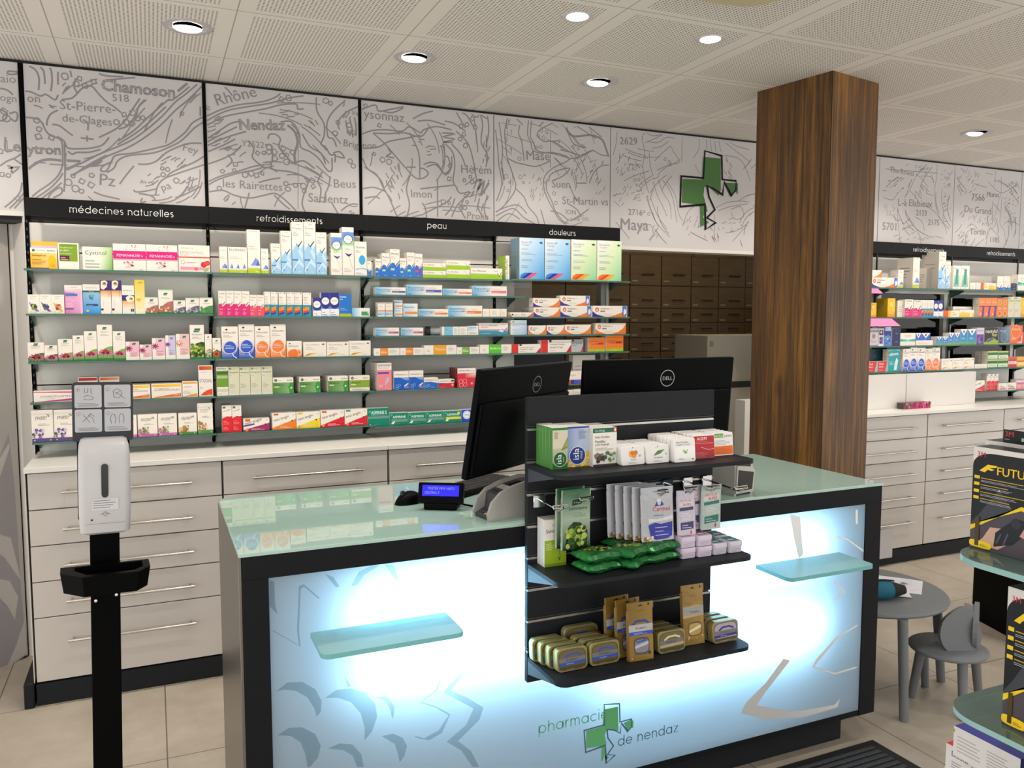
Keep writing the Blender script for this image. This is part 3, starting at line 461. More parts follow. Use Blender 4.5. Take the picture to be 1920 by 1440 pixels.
# ---------------------------------------------------------------- map panels, rails, signs
PX = [(-1.155, -.457), (-.457, .245), (.245, .945), (.945, 1.641), (1.641, 2.335), (2.335, 3.735), (3.735, 4.349), (4.349, 5.049), (5.049, 5.74), (5.74, 6.42)]
PL = ['grey line map wall panel above the printed door at the left edge', 'line map panel with the big place name Chamoson', 'line map panel with the place name Nendaz', 'line map panel reading ysonnaz, between the Nendaz and Suen panels',
      'line map panel with the names Mase and Suen', 'wide line map panel carrying the green cross emblem', 'narrow strip of line map panel showing just right of the wooden column', 'line map panel with the number 5701, right of the column',
      'line map panel with the name Tortin', 'line map panel cut off at the right edge of the picture']
HR = random.Random(4)
def on_text(x, z, i):
    return any(p == i and min(ax, bx) / 1000 - .01 < x < max(ax, bx) / 1000 + .01 and min(az, bz) / 1000 - .012 < z < max(az, bz) / 1000 + .055 for p, ax, az, bx, bz, q, w in MAPTX)
for i, (x0, x1) in enumerate(PX):
    g0 = .0065 if i in (1, 2, 3) else .0025; g1 = .0065 if i in (0, 1, 2) else .0025
    zb = 1.945 if i == 0 else 1.93 if i < 4 or i > 5 else 1.905
    b = MB(); b.box(x0 + g0, x1 - g1, WY, WY + .016, zb, 2.545, 'map_board')
    cv = Cv(b, (0, WY, 0), (1, 0, 0), (0, 0, 1), 'map_ink', 7e-6)
    HP = []
    for ln in MAP.get(i, '').split(';'):
        if ':' not in ln: continue
        w, p = ln.split(':'); pts = [tuple(int(q) / 1000 for q in s.split(',')) for s in p.split()]
        sm = [pts[0]]
        for a in range(len(pts) - 1):                              # soften the hand-drawn corners
            p0, p1, p2, p3 = pts[max(a - 1, 0)], pts[a], pts[a + 1], pts[min(a + 2, len(pts) - 1)]
            for t in (.33, .67, 1):
                sm.append(tuple(.5 * (2 * p1[c] + (p2[c] - p0[c]) * t + (2 * p0[c] - 5 * p1[c] + 4 * p2[c] - p3[c]) * t * t + (3 * p1[c] - p0[c] - 3 * p2[c] + p3[c]) * t ** 3) for c in (0, 1)))
        sm = [(min(max(x, x0 + g0), x1 - g1), min(max(z, zb), 2.545)) for x, z in sm]
        cv.line(sm, int(w) / 1000, None)
    for kd, cx, cz, rx, rz, n, an, big in MAPREG:
        for q in range(n):
            t = HR.uniform(0, 2 * PI); r = math.sqrt(HR.random()); x = (cx + math.cos(t) * r * rx) / 1000; z = (cz + math.sin(t) * r * rz) / 1000
            if not (x0 + .025 < x < x1 - .025 and zb + .02 < z < 2.525) or on_text(x, z, i) or any(abs(x - hx) < .021 and abs(z - hz) < .021 for hx, hz in HP): continue
            if kd == 'h': HP.append((x, z))
            wd_ = .0052 if big else .0035
            if kd == 'h':
                s_ = HR.uniform(.008, .014) * (1 if big else .75); nn = HR.choice((4, 5, 6, 9)); a0 = HR.uniform(0, 90)
                ring = [(x + s_ * math.cos(R(a0 + 360 * e / nn)) * HR.uniform(.85, 1.2), z + s_ * math.sin(R(a0 + 360 * e / nn))) for e in range(nn)]
                cv.line(ring + ring[:1], wd_, None, close=True)
            else:
                a0 = R(an + HR.uniform(-14, 14)); L_ = HR.uniform(.008, .020) * (1 if big else .85)
                cv.line([(x - L_ * math.cos(a0), z - L_ * math.sin(a0)), (x + HR.uniform(-.003, .003), z + HR.uniform(-.003, .003)), (x + L_ * math.cos(a0), z + L_ * math.sin(a0))], wd_, None)
    if i: 
        ph = HR.uniform(0, 6); ff = .7 if i < 4 else .8
        for q in range(int((x1 - x0) * (46 if i < 4 else 62))):
            x, z = HR.uniform(x0 + .03, x1 - .03), HR.uniform(zb + .03, 2.52); pts = [(x, z)]
            if i == 5 and 2.74 < x < 3.26 and z > 1.98 or on_text(x, z, i): continue
            sg = HR.choice((-1, 1))
            for e in range(HR.randint(3, 9)):
                a0 = ff * math.sin(x * 4.3 + ph) + 1.1 * math.cos(z * 6.1 + ph * 2 + x * 1.7) + (.5 if i < 3 else 1.2); x += .022 * math.cos(a0) * sg; z += .022 * math.sin(a0) * sg
                if not (x0 + .012 < x < x1 - .012 and zb + .012 < z < 2.535) or on_text(x, z, i): break
                pts.append((x, z))
            if len(pts) > 2: cv.line(pts, .0050 if i < 4 else .0036, None)
    for p, ax, az, bx, bz, sx_, outl in MAPTX:
        if p != i: continue
        dx, dz_ = (bx - ax) / 1000, (bz - az) / 1000
        cv.text(ax / 1000, az / 1000, math.hypot(dx, dz_), sx_, 'fff', .03 if not outl else 0, math.degrees(math.atan2(dz_, dx)), fill=not outl)
    if i == 5:
        cv = Cv(b, (0, WY - .0031, 0), (1, 0, 0), (0, 0, 1), 'sign_black', 1e-4)
        for g in CROSS[0]: cv.poly([(x / 1000, z / 1000) for x, z in g], None, 'cross_green')
        cv.line([(x / 1000, z / 1000) for x, z in CROSS[1]], .011, None, 'sign_black', close=True)
        # two white leaf tips laid over the cross
    o = b.build('map_panel'); tag(o, PL[i], 'wall panel', 'line map panels under the ceiling')
RL = ['the door jamb and the leftmost shelves', 'the leftmost and second shelf bays', 'the second and third shelf bays', 'the third and fourth shelf bays']
for i, x in enumerate((-.463, .243, .9435, 1.641)):
    b = MB(); b.box(x - .007, x + .007, WY - .006, WY + .012, .937, 2.545 if i < 3 else 1.93, 'black_matte')
    for q in range(40):
        z = .97 + q * .032
        if z < 1.9: b.box(x - .0022, x + .0022, WY - .0068, WY - .0055, z, z + .011, 'dark_grey')
    tag(b.build('slotted_rail'), 'black slotted upright rail between %s' % RL[i], 'rail', 'slotted uprights on the back wall')
def post(x, lab):
    b = MB(); b.box(x - .026, x + .026, WY - .02, WY + .03, .937, 1.93, 'back_grey'); b.box(x + .004, x + .016, WY - .026, WY - .018, .95, 1.9, 'rail_alu')
    tag(b.build('shelf_post'), lab, 'post', 'grey posts carrying shelf ends')
post(2.296, 'grey metal post carrying the right ends of the fourth bay shelves')
for i, (x, z0) in enumerate(((4.352, 1.15), (5.052, 1.15), (5.74, .937))):
    b = MB(); b.box(x - .004, x + .004, WY - .006, WY + .012, z0, 1.93, 'dark_grey')
    tag(b.build('slotted_rail'), ['thin dark upright rail right of the column, behind the first right bay', 'thin dark upright rail between the two right shelf bays', 'thin dark upright rail at the right edge of the picture'][i], 'rail', 'slotted uprights on the back wall')
SG = [(-.457, .243, 'médecines naturelles', -.297, .396, 'black sign board lettered médecines naturelles'), (.243, .944, 'refroidissements', .443, .292, 'black sign board lettered refroidissements, over the second bay left of the column'),
      (.944, 1.64, 'peau', 1.243, .099, 'black sign board lettered peau'), (1.64, 2.335, 'douleurs', 1.907, .154, 'black sign board lettered douleurs'),
      (3.70, 4.352, None, 0, 0, 'black sign board, plain end just right of the column'), (4.352, 5.05, 'refroidissements', 4.55, .288, 'black sign board lettered refroidissements, nearest right of the column'), (5.05, 5.75, 'refroidissements', 5.256, .291, 'black sign board lettered refroidissements, at the right picture edge')]
SY = 3.84
for x0, x1, t_, tx_, tw_, lab in SG:
    b = MB(); b.box(x0 + .001, x1 - .001, SY, SY + .008, 1.917, 1.989, 'sign_black')
    for xx in (x0 + .02, x1 - .026): b.box(xx, xx + .006, SY + .008, WY - .001, 1.94, 1.965, 'sign_black')
    if t_:
        cv = Cv(b, (0, SY, 0), (1, 0, 0), (0, 0, 1), 'sign_white', 2e-4)
        cv.round(tx_, 1.9405 if 'p' in t_ else 1.936, tw_, t_, None, .10)
    tag(b.build('sign_board'), lab, 'sign', 'black category signs above the shelves')
# ---------------------------------------------------------------- downlights in the ceiling
WN = ['above the natural medicine sign end', 'nearest the left picture edge', 'over the second shelf bay', 'between the map panels and the wooden column', 'hidden by the column', 'behind the column', 'far right beyond the column', 'out at the right']
for i, x in enumerate(WALLROW):
    if x < 0 or x > 5: continue
    if 2.4 < x < 3.7: continue
    t = thing('ceiling_spotlight', 'swivel spotlight recessed in the ceiling, %s' % WN[i], 'ceiling light', (x, 3.27, CEIL), 0, 'swivel spotlights along the shelf wall')
    b = MB(); b.lathe([(.058, -.0015), (.082, -.0045), (.085, -.003), (.085, .0)], 'white_plastic'); b.build('trim_ring', t)
    b = MB(); b.lathe([(.0005, .0), (.05, .0), (.058, -.002)], 'reflector'); b.build('swivel_cup', t)
    b = MB(); rows = []
    for r_, z_ in ((.0005, -.015), (.4, -.0135), (.8, -.009), (1, -.0025)): rows.append([(.050 * r_ * math.cos(2 * PI * q / 32), .016 + .036 * r_ * math.sin(2 * PI * q / 32), z_) for q in range(32)])
    b.grid(rows, 'lamp_glow', None, True, True); b.build('lamp_lens', t)
for i, x in enumerate(HALLROW):
    if not .5 < x < 2.3: continue
    t = thing('downlight', ['small round downlight cut off by the top picture edge', 'small round downlight over the left part of the counter, left of its twin', 'small round downlight nearest the column'][i - 1], 'ceiling light', (x, 2.61, CEIL), 0, 'straight downlights over the counter')
    b = MB(); b.lathe([(.036, -.002), (.050, -.005), (.052, 0)], 'white_plastic'); b.build('trim_ring', t)
    b = MB(); b.lathe([(.0005, -.004), (.037, -.004)], 'lamp_glow'); b.build('lamp_lens', t)
t = thing('ceiling_lamp', 'cream fabric ceiling lamp shade cut off by the top picture edge', 'ceiling light', (1.62, 1.97, CEIL))
def sq(r_, z): return [(r_ * math.copysign(abs(math.cos(a)) ** .42, math.cos(a)), r_ * math.copysign(abs(math.sin(a)) ** .42, math.sin(a)), z) for a in [2 * PI * q / 64 for q in range(64)]]
b = MB(); b.grid([sq(.002, -.05), sq(.12, -.05), sq(.235, -.045), sq(.27, -.035), sq(.282, -.015), sq(.283, -.001)], 'cream_shade', None, True, True); b.build('shade', t)
b = MB(); b.tube([(.20 * math.cos(q * .2), .20 * math.sin(q * .2), -.049) for q in range(32)], .0025, 'cream_seam', 6); b.build('seam', t)
# ---------------------------------------------------------------- drawer units along the wall
DZ = [.913, .770, .630, .489, .347, .093]
HZ = [.838, .694, .553, .410, .254]
def unit_mesh():
    body = MB(); body.box(.002, .70, .022, .40, .093, .916, 'gap_dark'); body.box(.0, .002, .022, .40, .093, .9155, 'white_lacquer')
    return body
UNITS = [(-.455, 'white five-drawer unit behind the hand sanitizer stand'), (.248, 'white drawer unit second from the door, partly behind the counter'), (.953, 'white drawer unit third from the door, behind the left monitor'), (1.658, 'white drawer unit mostly hidden behind the display rack'),
         (3.665, 'white five-drawer unit just right of the column'), (4.368, 'white five-drawer unit behind the black and yellow boxes'), (5.071, 'white drawer unit at the right picture edge')]
meshes = None
for x, lab in UNITS:
    t = thing('drawer_cabinet', lab, 'cabinet', (x, 3.53, 0), 0, 'white drawer units along the back wall')
    if meshes is None:
        fr, hd = [], []
        for q in range(5):
            m1 = MB(); m1.rbox(.0025, .6975, 0, .022, DZ[q + 1] + .002, DZ[q] - .002, 'cabinet_front', .0012, 1); fr.append(m1.mesh('drawer'))
            m2 = MB(); z = HZ[q]
            m2.tube([(.117, -.034, z), (.580, -.034, z)], .0055, 'steel', 10)
            for hx in (.135, .562): m2.tube([(hx, -.034, z), (hx, .001, z)], .004, 'steel', 8)
            hd.append(m2.mesh('handle'))
        meshes = (unit_mesh().mesh('body'), fr, hd)
    def put(nm, me, par):
        o = bpy.data.objects.new(nm, me); C.objects.link(o); o.parent = par; return o
    put('body', meshes[0], t)
    for q in range(5):
        d = put('drawer', meshes[1][q], t); put('handle', meshes[2][q], d)
def slab(x0, x1, y0, lab, notch=False):
    b = MB(); b.rbox(x0, x1, y0, 3.945, .916, .936, 'worktop_white', .0015, 1); tag(b.build('worktop'), lab, 'worktop', 'white worktops over the drawer units')
slab(-.462, .948, 3.515, 'white worktop under the two leftmost shelf bays'); slab(.9495, 2.36, 3.515, 'white worktop running behind the monitors'); slab(3.66, 5.067, 3.515, 'white worktop right of the column with a pink pack on it'); slab(5.068, 6.5, 3.515, 'white worktop at the right picture edge')
b = MB(); b.box(-.455, 2.36, 3.528, 3.55, .004, .088, 'anthracite'); b.box(3.665, 6.5, 3.528, 3.55, .004, .088, 'anthracite'); b.rbox(-.497, -.462, 3.515, 3.95, .0, .10, 'anthracite', .004, 1)
b.box(-.455, 2.36, 3.55, 3.9, .002, .09, 'gap_dark'); b.box(3.665, 6.5, 3.55, 3.9, .002, .09, 'gap_dark'); struct('baseboard_back', b)
b = MB(); b.box(-.4625, -.4595, 3.53, 3.94, .093, .9155, 'white_lacquer'); tag(b.build('end_panel'), 'white end panel closing the leftmost drawer unit', 'panel')
b = MB(); b.rbox(3.958, 4.070, 3.497, 3.509, .054, .237, 'white_plastic', .003, 1); b.box(3.962, 4.066, 3.509, 3.5295, .06, .23, 'white_plastic'); tag(b.build('wall_plate'), 'white plastic plate fixed low on the drawer unit right of the column', 'plate')
# ---------------------------------------------------------------- glass shelves
SHZ = {1: 1.698, 2: 1.51, 3: 1.328, 4: 1.165, 5: 1.003}
def shelf(x0, x1, z, lab, y0=3.73, y1=3.945, group='glass shelves on the back wall', brk=True):
    t = thing('glass_shelf', lab, 'shelf', ((x0 + x1) / 2, y1, z), 0, group); w = (x1 - x0) / 2 - .001; d = y0 - y1
    b = MB(); p = [(-w, d, -.008), (w, d, -.008), (w, 0, -.008), (-w, 0, -.008), (-w, d, 0), (w, d, 0), (w, 0, 0), (-w, 0, 0)]
    for f, m in (((4, 5, 6, 7), 'clear_glass'), ((3, 2, 1, 0), 'clear_glass'), ((0, 1, 5, 4), 'glass_edge'), ((1, 2, 6, 5), 'glass_edge'), ((2, 3, 7, 6), 'glass_edge'), ((3, 0, 4, 7), 'glass_edge')): b.face([p[q] for q in f], m)
    b.build('pane', t)
    if brk:
        for sx_ in (-w + .004, w - .004):
            b = MB(); b.prism([(0, -.0085), (d * .45, -.0085), (d * .42, -.016), (d * .1, -.040), (0, -.052)], -.003, .003, 'bracket_green')
            o = b.build('bracket', t); o.matrix_local = Matrix(((0, 0, 1, sx_), (1, 0, 0, 0), (0, 1, 0, 0), (0, 0, 0, 1)))
BAYN = ['leftmost', 'second', 'third', 'fourth']
ROWN = {1: 'top', 2: 'second', 3: 'third', 4: 'fourth', 5: 'lowest'}
for bi, (x0, x1) in enumerate(((-.457, .243), (.244, .944))):
    for r_, z in SHZ.items(): shelf(x0, x1, z + (.01 if (bi, r_) == (0, 2) else 0), 'glass shelf, %s of the five in the %s bay' % (ROWN[r_], BAYN[bi]))
B3 = [1.694, 1.612, 1.51, 1.42, 1.327, 1.163, .994]
B3N = ['top', 'second', 'third', 'fourth', 'fifth', 'sixth', 'lowest']
for q, z in enumerate(B3): shelf(.945, 1.72 if q in (1,) else 1.64, z, 'glass shelf, %s of the seven in the third bay' % B3N[q])
B4 = [1.698, 1.51, 1.419, 1.327, 1.163, 1.09]
for q, z in enumerate(B4): shelf(1.642, 2.335, z, 'glass shelf, %s of the six in the fourth bay' % B3N[q] if q < 5 else 'glass shelf, lowest in the fourth bay, mostly behind the monitors')
for bi, (x0, x1) in enumerate(((3.70, 4.351), (4.352, 5.05), (5.051, 5.75))):
    for r_, z in ((1, 1.694), (2, 1.51), (3, 1.328), (4, 1.165), (5, 1.008)):
        if r_ == 5 and bi < 2: 
            if bi == 0: continue
            x0 = 4.757
        shelf(x0, x1, z, 'glass shelf, %s of the stack %s' % (ROWN[r_], ['just right of the column', 'in the bay right of the column', 'at the right picture edge'][bi]))
# ---------------------------------------------------------------- back room furniture
t = thing('apothecary_cabinet', 'old wooden drawer cabinet with bar handles in the dim back room', 'cabinet', (3.75, 6.0, 0))
b = MB(); b.box(-1.95, 2.5, .02, .4, 0, 2.12, 'drawer_wood'); b.build('carcass', t)
cols = [-1.5, -1.06, -.62, -.31, 0, .32, .635, .935, 1.235, 1.54, 1.85]
rws = [2.05, 1.785, 1.59, 1.465, 1.335, 1.215, 1.09, .96, .83]
dm = {}
for a in range(len(cols) - 1):
    for c in range(len(rws) - 1):
        w_, h_ = cols[a + 1] - cols[a] - .008, rws[c] - rws[c + 1] - .007
        key = (round(w_, 3), round(h_, 3))
        if key not in dm:
            m1 = MB(); m1.rbox(0, w_, 0, .02, 0, h_, 'drawer_wood', .002, 1); m2 = MB(); zz = h_ * .36 if h_ > .15 else h_ * .6
            m2.tube([(w_ * .36, -.022, zz), (w_ * .74, -.022, zz)], .006, 'dark_wood_handle', 8)
            for hx in (.40, .70): m2.tube([(w_ * hx, -.022, zz), (w_ * hx, .001, zz)], .005, 'dark_wood_handle', 6)
            m3 = MB(); m3.box(w_ * .06, w_ * .24, -.002, 0, h_ * .12, h_ * .12 + .012, 'label_card'); dm[key] = (m1.mesh('drawer'), m2.mesh('handle'), m3.mesh('name_card'))
        d = put('drawer', dm[key][0], t); d.location = (cols[a] + .004, -.0, rws[c + 1] + .0035)
        put('handle', dm[key][1], d); put('name_card', dm[key][2], d)
t = thing('storage_cabinet', 'pale metal cabinet beside the wooden column in the back room', 'cabinet', (3.62, 4.75, 0))
b = MB(); b.rbox(0, .75, 0, .4, 0, 1.38, 'beige_metal', .006, 2); b.build('body', t)
b = MB(); b.box(.0, .75, -.004, .0, 1.0, 1.045, 'dark_grey'); b.build('dark_band', t)
for q, z in enumerate((1.30, 1.09)):
    b = MB(); b.box(.02, .05, -.003, .0, z, z + .04, 'label_card'); b.build('label_plate', t)
t = thing('office_monitor', 'dark back-room monitor glimpsed under the fourth bay shelves', 'monitor', (2.45, 5.2, 1.13)); b = MB(); b.rbox(-.35, .25, -.02, .02, .03, .40, 'back_dark_blue', .004, 1); b.build('screen', t); b = MB(); b.box(-.1, .0, 0, .06, -.03, .05, 'black_matte'); b.build('stand', t)
b = MB(); b.rbox(1.95, 2.75, 4.9, 5.4, .0, .995, 'beige_metal', .005, 1); tag(b.build('back_counter'), 'pale counter in the back room behind the fourth bay', 'counter')
b = MB(); b.rbox(2.33, 2.52, 5.35, 5.5, 1.0, 1.86, 'beige_metal', .004, 1); b.box(2.35, 2.5, 5.346, 5.352, 1.72, 1.8, 'paper'); tag(b.build('storage_tower'), 'yellowish storage tower in the back room behind the third bay end', 'cabinet')
for q, (x, y, w_, h_) in enumerate(((5.35, 5.2, .55, 1.62), (6.0, 5.3, .5, 1.5), (6.7, 5.2, .6, 1.7), (7.3, 5.2, .45, 1.45))):
    b = MB(); b.rbox(x, x + w_, y, y + .4, 0, h_, 'back_grey', .005, 1); b.box(x + w_ / 2 - .003, x + w_ / 2 + .003, y - .002, y, .1, h_ - .06, 'gap_dark'); b.box(x + w_ / 2 + .02, x + w_ / 2 + .03, y - .02, y, h_ * .6, h_ * .72, 'rail_alu')
    tag(b.build('locker'), 'dim grey locker behind the right shelves, %s from the column' % ['first', 'second', 'third', 'fourth'][q], 'cabinet', 'grey lockers in the back room')
l = bpy.data.lights.new('back_room_lamp', 'POINT'); l.energy = 9; l.color = (1, .85, .58); l.shadow_soft_size = .15; o = bpy.data.objects.new('back_room_lamp', l); C.objects.link(o); o.location = (4.0, 5.0, 2.35)  # added fill standing in for light spilling into the back room
# ---------------------------------------------------------------- the illuminated service counter
t = thing('service_counter', 'dark framed service counter with a glowing white front panel and frosted glass top', 'counter', (1.235, 2.35, 0))
def rel(o, p=t):
    o.location = tuple(o.location[q] - p.location[q] for q in range(3)); o.parent = p; return o
X0, X1, CY = .179, 2.290, 2.02
b = MB(); b.rbox(X0, X1, CY, 2.66, .867, .925, 'anthracite_frame', .001, 1); b.rbox(X0, .2405, CY, 2.30, .03, .8672, 'anthracite_frame', .001, 1); b.rbox(2.2175, X1, CY, 2.66, .115, .8672, 'anthracite_frame', .001, 1)
b.box(.24, 2.218, CY + .003, CY + .04, .115, .135, 'anthracite_frame'); rel(b.build('frame'))
b = MB(); b.rbox(.171, .1785, CY + .006, 2.68, .03, .925, 'brushed_steel', .001, 1); rel(b.build('side_panel'))
b = MB(); b.rbox(.171, X1 + .002, CY - .002, 2.682, .9255, .935, 'frosted_glass_top', .0015, 2); rel(b.build('glass_top'))
b = MB(); b.box(.22, 2.21, 2.092, 2.62, .0, .1148, 'anthracite'); rel(b.build('plinth'))
b = MB(); b.box(.2405, 2.2175, 2.24, 2.26, .135, .867, 'lamp_box_grey'); b.box(.2405, 2.2175, 2.05, 2.24, .135, .14, 'lamp_box_grey'); b.box(.2405, 2.2175, 2.05, 2.24, .862, .867, 'lamp_box_grey'); b.box(.2405, .245, 2.05, 2.24, .14, .862, 'lamp_box_grey'); b.box(2.213, 2.2175, 2.05, 2.24, .14, .862, 'lamp_box_grey')
b.box(.19, 2.28, 2.62, 2.66, .115, .867, 'anthracite_frame'); rel(b.build('lamp_housing'))
b = MB(); b.face([(.2405, CY + .004, .135), (2.2175, CY + .004, .135), (2.2175, CY + .004, .867), (.2405, CY + .004, .867)], 'opal_panel')
lp = rel(b.build('light_panel'))
for q, g in enumerate(LEAF):
    b = MB(); cv = Cv(b, (0, CY + .0032, 0), (1, 0, 0), (0, 0, 1), 'print_film', 1.5e-4); cv.k = q % 3
    cv.poly([(x / 1000, min(max(z / 1000, .137), .865)) for x, z in g], None); o = rel(b.build('leaf_motif')); o.parent = lp
b = MB(); cv = Cv(b, (0, CY + .0024, 0), (1, 0, 0), (0, 0, 1), 'ink_green', 1e-4)
sc = 1e-4
for g in LOGO[0]: cv.poly([(x * sc, z * sc) for x, z in g], None)
cv.k = 2; cv.line([(x * sc, z * sc) for x, z in LOGO[1]], .0042, None, 'ink_slate', close=True)
(ax, az), (bx, bz), (cx, cz), (dx, dz_) = LOGO[2:]
cv.k = 4; cv.round(ax * sc, az * sc + .006, (bx - ax) * sc, 'pharmacie', None, .125, 'ink_green'); cv.k = 4; cv.round(cx * sc, cz * sc, (dx - cx) * sc, 'de nendaz', None, .125, 'ink_slate')
o = rel(b.build('logo_print')); o.parent = lp
for ch in lp.children: ch.location = tuple(ch.location[q] - lp.location[q] for q in range(3))
def tube_lamp(x0, x1, z, w):
    l = bpy.data.lights.new('counter_tube_lamp', 'AREA'); l.shape = 'RECTANGLE'; l.size = x1 - x0; l.size_y = .03; l.energy = w * (x1 - x0); l.color = (.36, .72, 1.0)
    o = bpy.data.objects.new('counter_tube_lamp', l); C.objects.link(o); o.location = ((x0 + x1) / 2, 2.115, z); o.rotation_euler = (R(-90), 0, 0)
    o.rotation_euler = Vector((0, -1, 0)).to_track_quat('-Z', 'Y').to_euler()
tube_lamp(.47, 2.02, .745, 6.4); tube_lamp(.47, 1.25, .585, 4.8); tube_lamp(1.2, 2.02, .47, 6.6)
def ledge(x0, x1, z, lab):
    t = thing('glass_ledge', lab, 'shelf', ((x0 + x1) / 2, CY, z), 0, 'glass ledges on the counter front'); w = (x1 - x0) / 2; d = .15
    pl = [(-w, .003)] + [(-w + .02 - .02 * math.cos(a), -d + .02 - .02 * math.sin(a)) for a in (0, R(30), R(60), R(90))] + [(w - .02 + .02 * math.sin(a), -d + .02 - .02 * math.cos(a)) for a in (0, R(30), R(60), R(90))] + [(w, .003)]
    b = MB(); b.prism(pl, -.006, .006, 'frosted_ledge', 'ledge_edge'); b.build('pane', t)
    for x in (-w * .7, w * .7):
        b = MB(); b.box(x - .012, x + .012, -.012, .006, -.011, -.006, 'rail_alu'); b.build('clamp', t)
ledge(.339, .697, .707, 'frosted glass ledge on the counter front, left of the display rack'); ledge(1.748, 2.103, .706, 'frosted glass ledge on the counter front, right of the display rack')
# ---------------------------------------------------------------- slatwall display rack
t = rk = thing('display_rack', 'black slatwall display rack of three shelves hung on the counter front', 'rack', (1.232, 1.995, .49))
b = MB(); zr = [1.203, 1.113, 1.023, .934, .846, .756, .667, .582]
ed = [.49] + sorted(zr) + [1.288]
for a in range(len(ed) - 1): b.rbox(.922, 1.542, 1.985, 2.003, ed[a] + (.0065 if a else 0), ed[a + 1] - (.0065 if a < len(ed) - 2 else 0), 'anthracite', .0012, 1)
b.box(.923, 1.541, 1.993, 2.003, .49, 1.288, 'gap_dark'); rel(b.build('back_panel'), t)
for z in zr:
    b = MB(); b.box(.9225, 1.5415, 1.9865, 1.992, z - .0065, z - .001, 'rail_alu'); b.box(.9225, 1.5415, 1.9845, 1.9865, z - .0065, z - .0045, 'rail_alu'); b.box(.9225, 1.5415, 1.9845, 1.992, z + .004, z + .0062, 'dark_grey'); rel(b.build('slot_rail'), t)
RZ = [1.105, .828, .565]
for z in RZ:
    b = MB(); r_ = .03; xl, xr, yf = .9225, 1.547, 1.792
    pl = [(xl, 1.984)] + [(xl + r_ - r_ * math.cos(a), yf + r_ - r_ * math.sin(a)) for a in (0, R(22), R(45), R(68), R(90))] + [(xr - r_ + r_ * math.sin(a), yf + r_ - r_ * math.cos(a)) for a in (0, R(22), R(45), R(68), R(90))] + [(xr, 1.984)]
    b.prism(pl, z - .011, z, 'anthracite'); s_ = rel(b.build('shelf_board'), t)
    for x in (.923, 1.536):
        b = MB(); b.poly3([(x, 1.984, z - .011), (x, 1.82, z - .011), (x, 1.86, z - .02), (x, 1.984, z - .05)], 'dark_grey'); b.poly3([(x + .004, 1.984, z - .05), (x + .004, 1.86, z - .02), (x + .004, 1.82, z - .011), (x + .004, 1.984, z - .011)], 'dark_grey'); b.face([(x, 1.82, z - .011), (x + .004, 1.82, z - .011), (x + .004, 1.86, z - .02), (x, 1.86, z - .02)], 'dark_grey'); b.face([(x, 1.86, z - .02), (x + .004, 1.86, z - .02), (x + .004, 1.984, z - .05), (x, 1.984, z - .05)], 'dark_grey')
        o = rel(b.build('shelf_bracket'), t); o.parent = s_; o.location = tuple(o.location[q] - s_.location[q] for q in range(3))
for x, L_, dz_ in ((.955, .125, -.01), (1.045, .105, .0), (1.28, .11, 0), (1.375, .115, 0), (1.445, .125, 0), (1.515, .16, 0)):
    b = MB(); z = 1.016 + dz_
    b.rbox(x - .018, x + .018, 1.976, 1.9845, z - .022, z + .014, 'chrome', .002, 1); b.tube([(x, 1.976, z), (x, 1.984 - L_, z - .006), (x + .006, 1.984 - L_ - .012, z + .006)], .0028, 'chrome', 8)
    b.tube([(x - .014, 1.984 - L_ + .01, z + .006), (x + .02, 1.984 - L_ - .004, z + .010), (x + .022, 1.984 - L_ - .006, z + .003), (x - .012, 1.984 - L_ + .008, z - .001), (x - .014, 1.984 - L_ + .01, z + .006)], .0022, 'chrome', 6)
    rel(b.build('hook'), t)
# ---------------------------------------------------------------- monitors
def monitor(cx, cy, rz, ztop, w, h, tilt, lab, logo_u):
    t = thing('computer_monitor', lab, 'monitor', (cx, cy, .935), rz, 'black monitors on the counter')
    M = Matrix.Translation((0, 0, ztop - .935)) @ Matrix.Rotation(R(tilt), 4, 'X')
    def part(nm, b, par=t, m=M):
        o = b.build(nm, par); o.matrix_local = m; return o
    b = MB(); b.rbox(-w / 2, w / 2, 0, .020, -h, 0, 'black_plastic', .004, 2); b.rbox(-w / 2 + .01, w / 2 - .01, -.012, .004, -h + .012, -h * .30, 'black_plastic', .006, 2); hs = part('housing', b)
    b = MB(); b.box(-w / 2 + .004, w / 2 - .004, .0195, .0215, -h + .012, -.004, 'dark_led'); part('screen', b, hs, Matrix())
    b = MB(); ring = [(.0255 * math.cos(2 * PI * q / 36), .0255 * math.sin(2 * PI * q / 36)) for q in range(37)]
    cv = Cv(b, (logo_u, -.0004, -.062), (1, 0, 0), (0, 0, 1), 'badge_grey', 1e-4); cv.line(ring, .0022, None, close=True); cv.text(-.018, -.006, .036, 'DELL', None, .02); part('logo_badge', b, hs, Matrix())
    b = MB(); b.rbox(-.035, .035, .0, .03, 0.005, ztop - .935 - h * .45, 'black_plastic', .006, 2); b.build('stand_neck', t).location = (0, -.045 if rz == 0 else -.05, 0)
    b = MB(); b.rbox(-.075, .10, -.05, .10, 0.0, .012, 'black_plastic', .005, 2); b.build('stand_base', t)
    b = MB(); b.tube([(-.06, -.015, ztop - .935 - h + .01), (-.02, -.045, ztop - .935 - h - .04), (.01, -.07, .05), (.03, -.05, .02), (.05, .0, .006)], .004, 'cable_grey', 8); b.build('cable', t)
    return t
monitor(1.064, 2.262, R(34), 1.356, .54, .325, 10, 'black flat monitor turned sideways, seen from behind left of the rack top', .052)
monitor(1.468, 2.15, 0, 1.374, .560, .335, 5, 'black flat monitor seen square from behind, right above the display rack', .022)
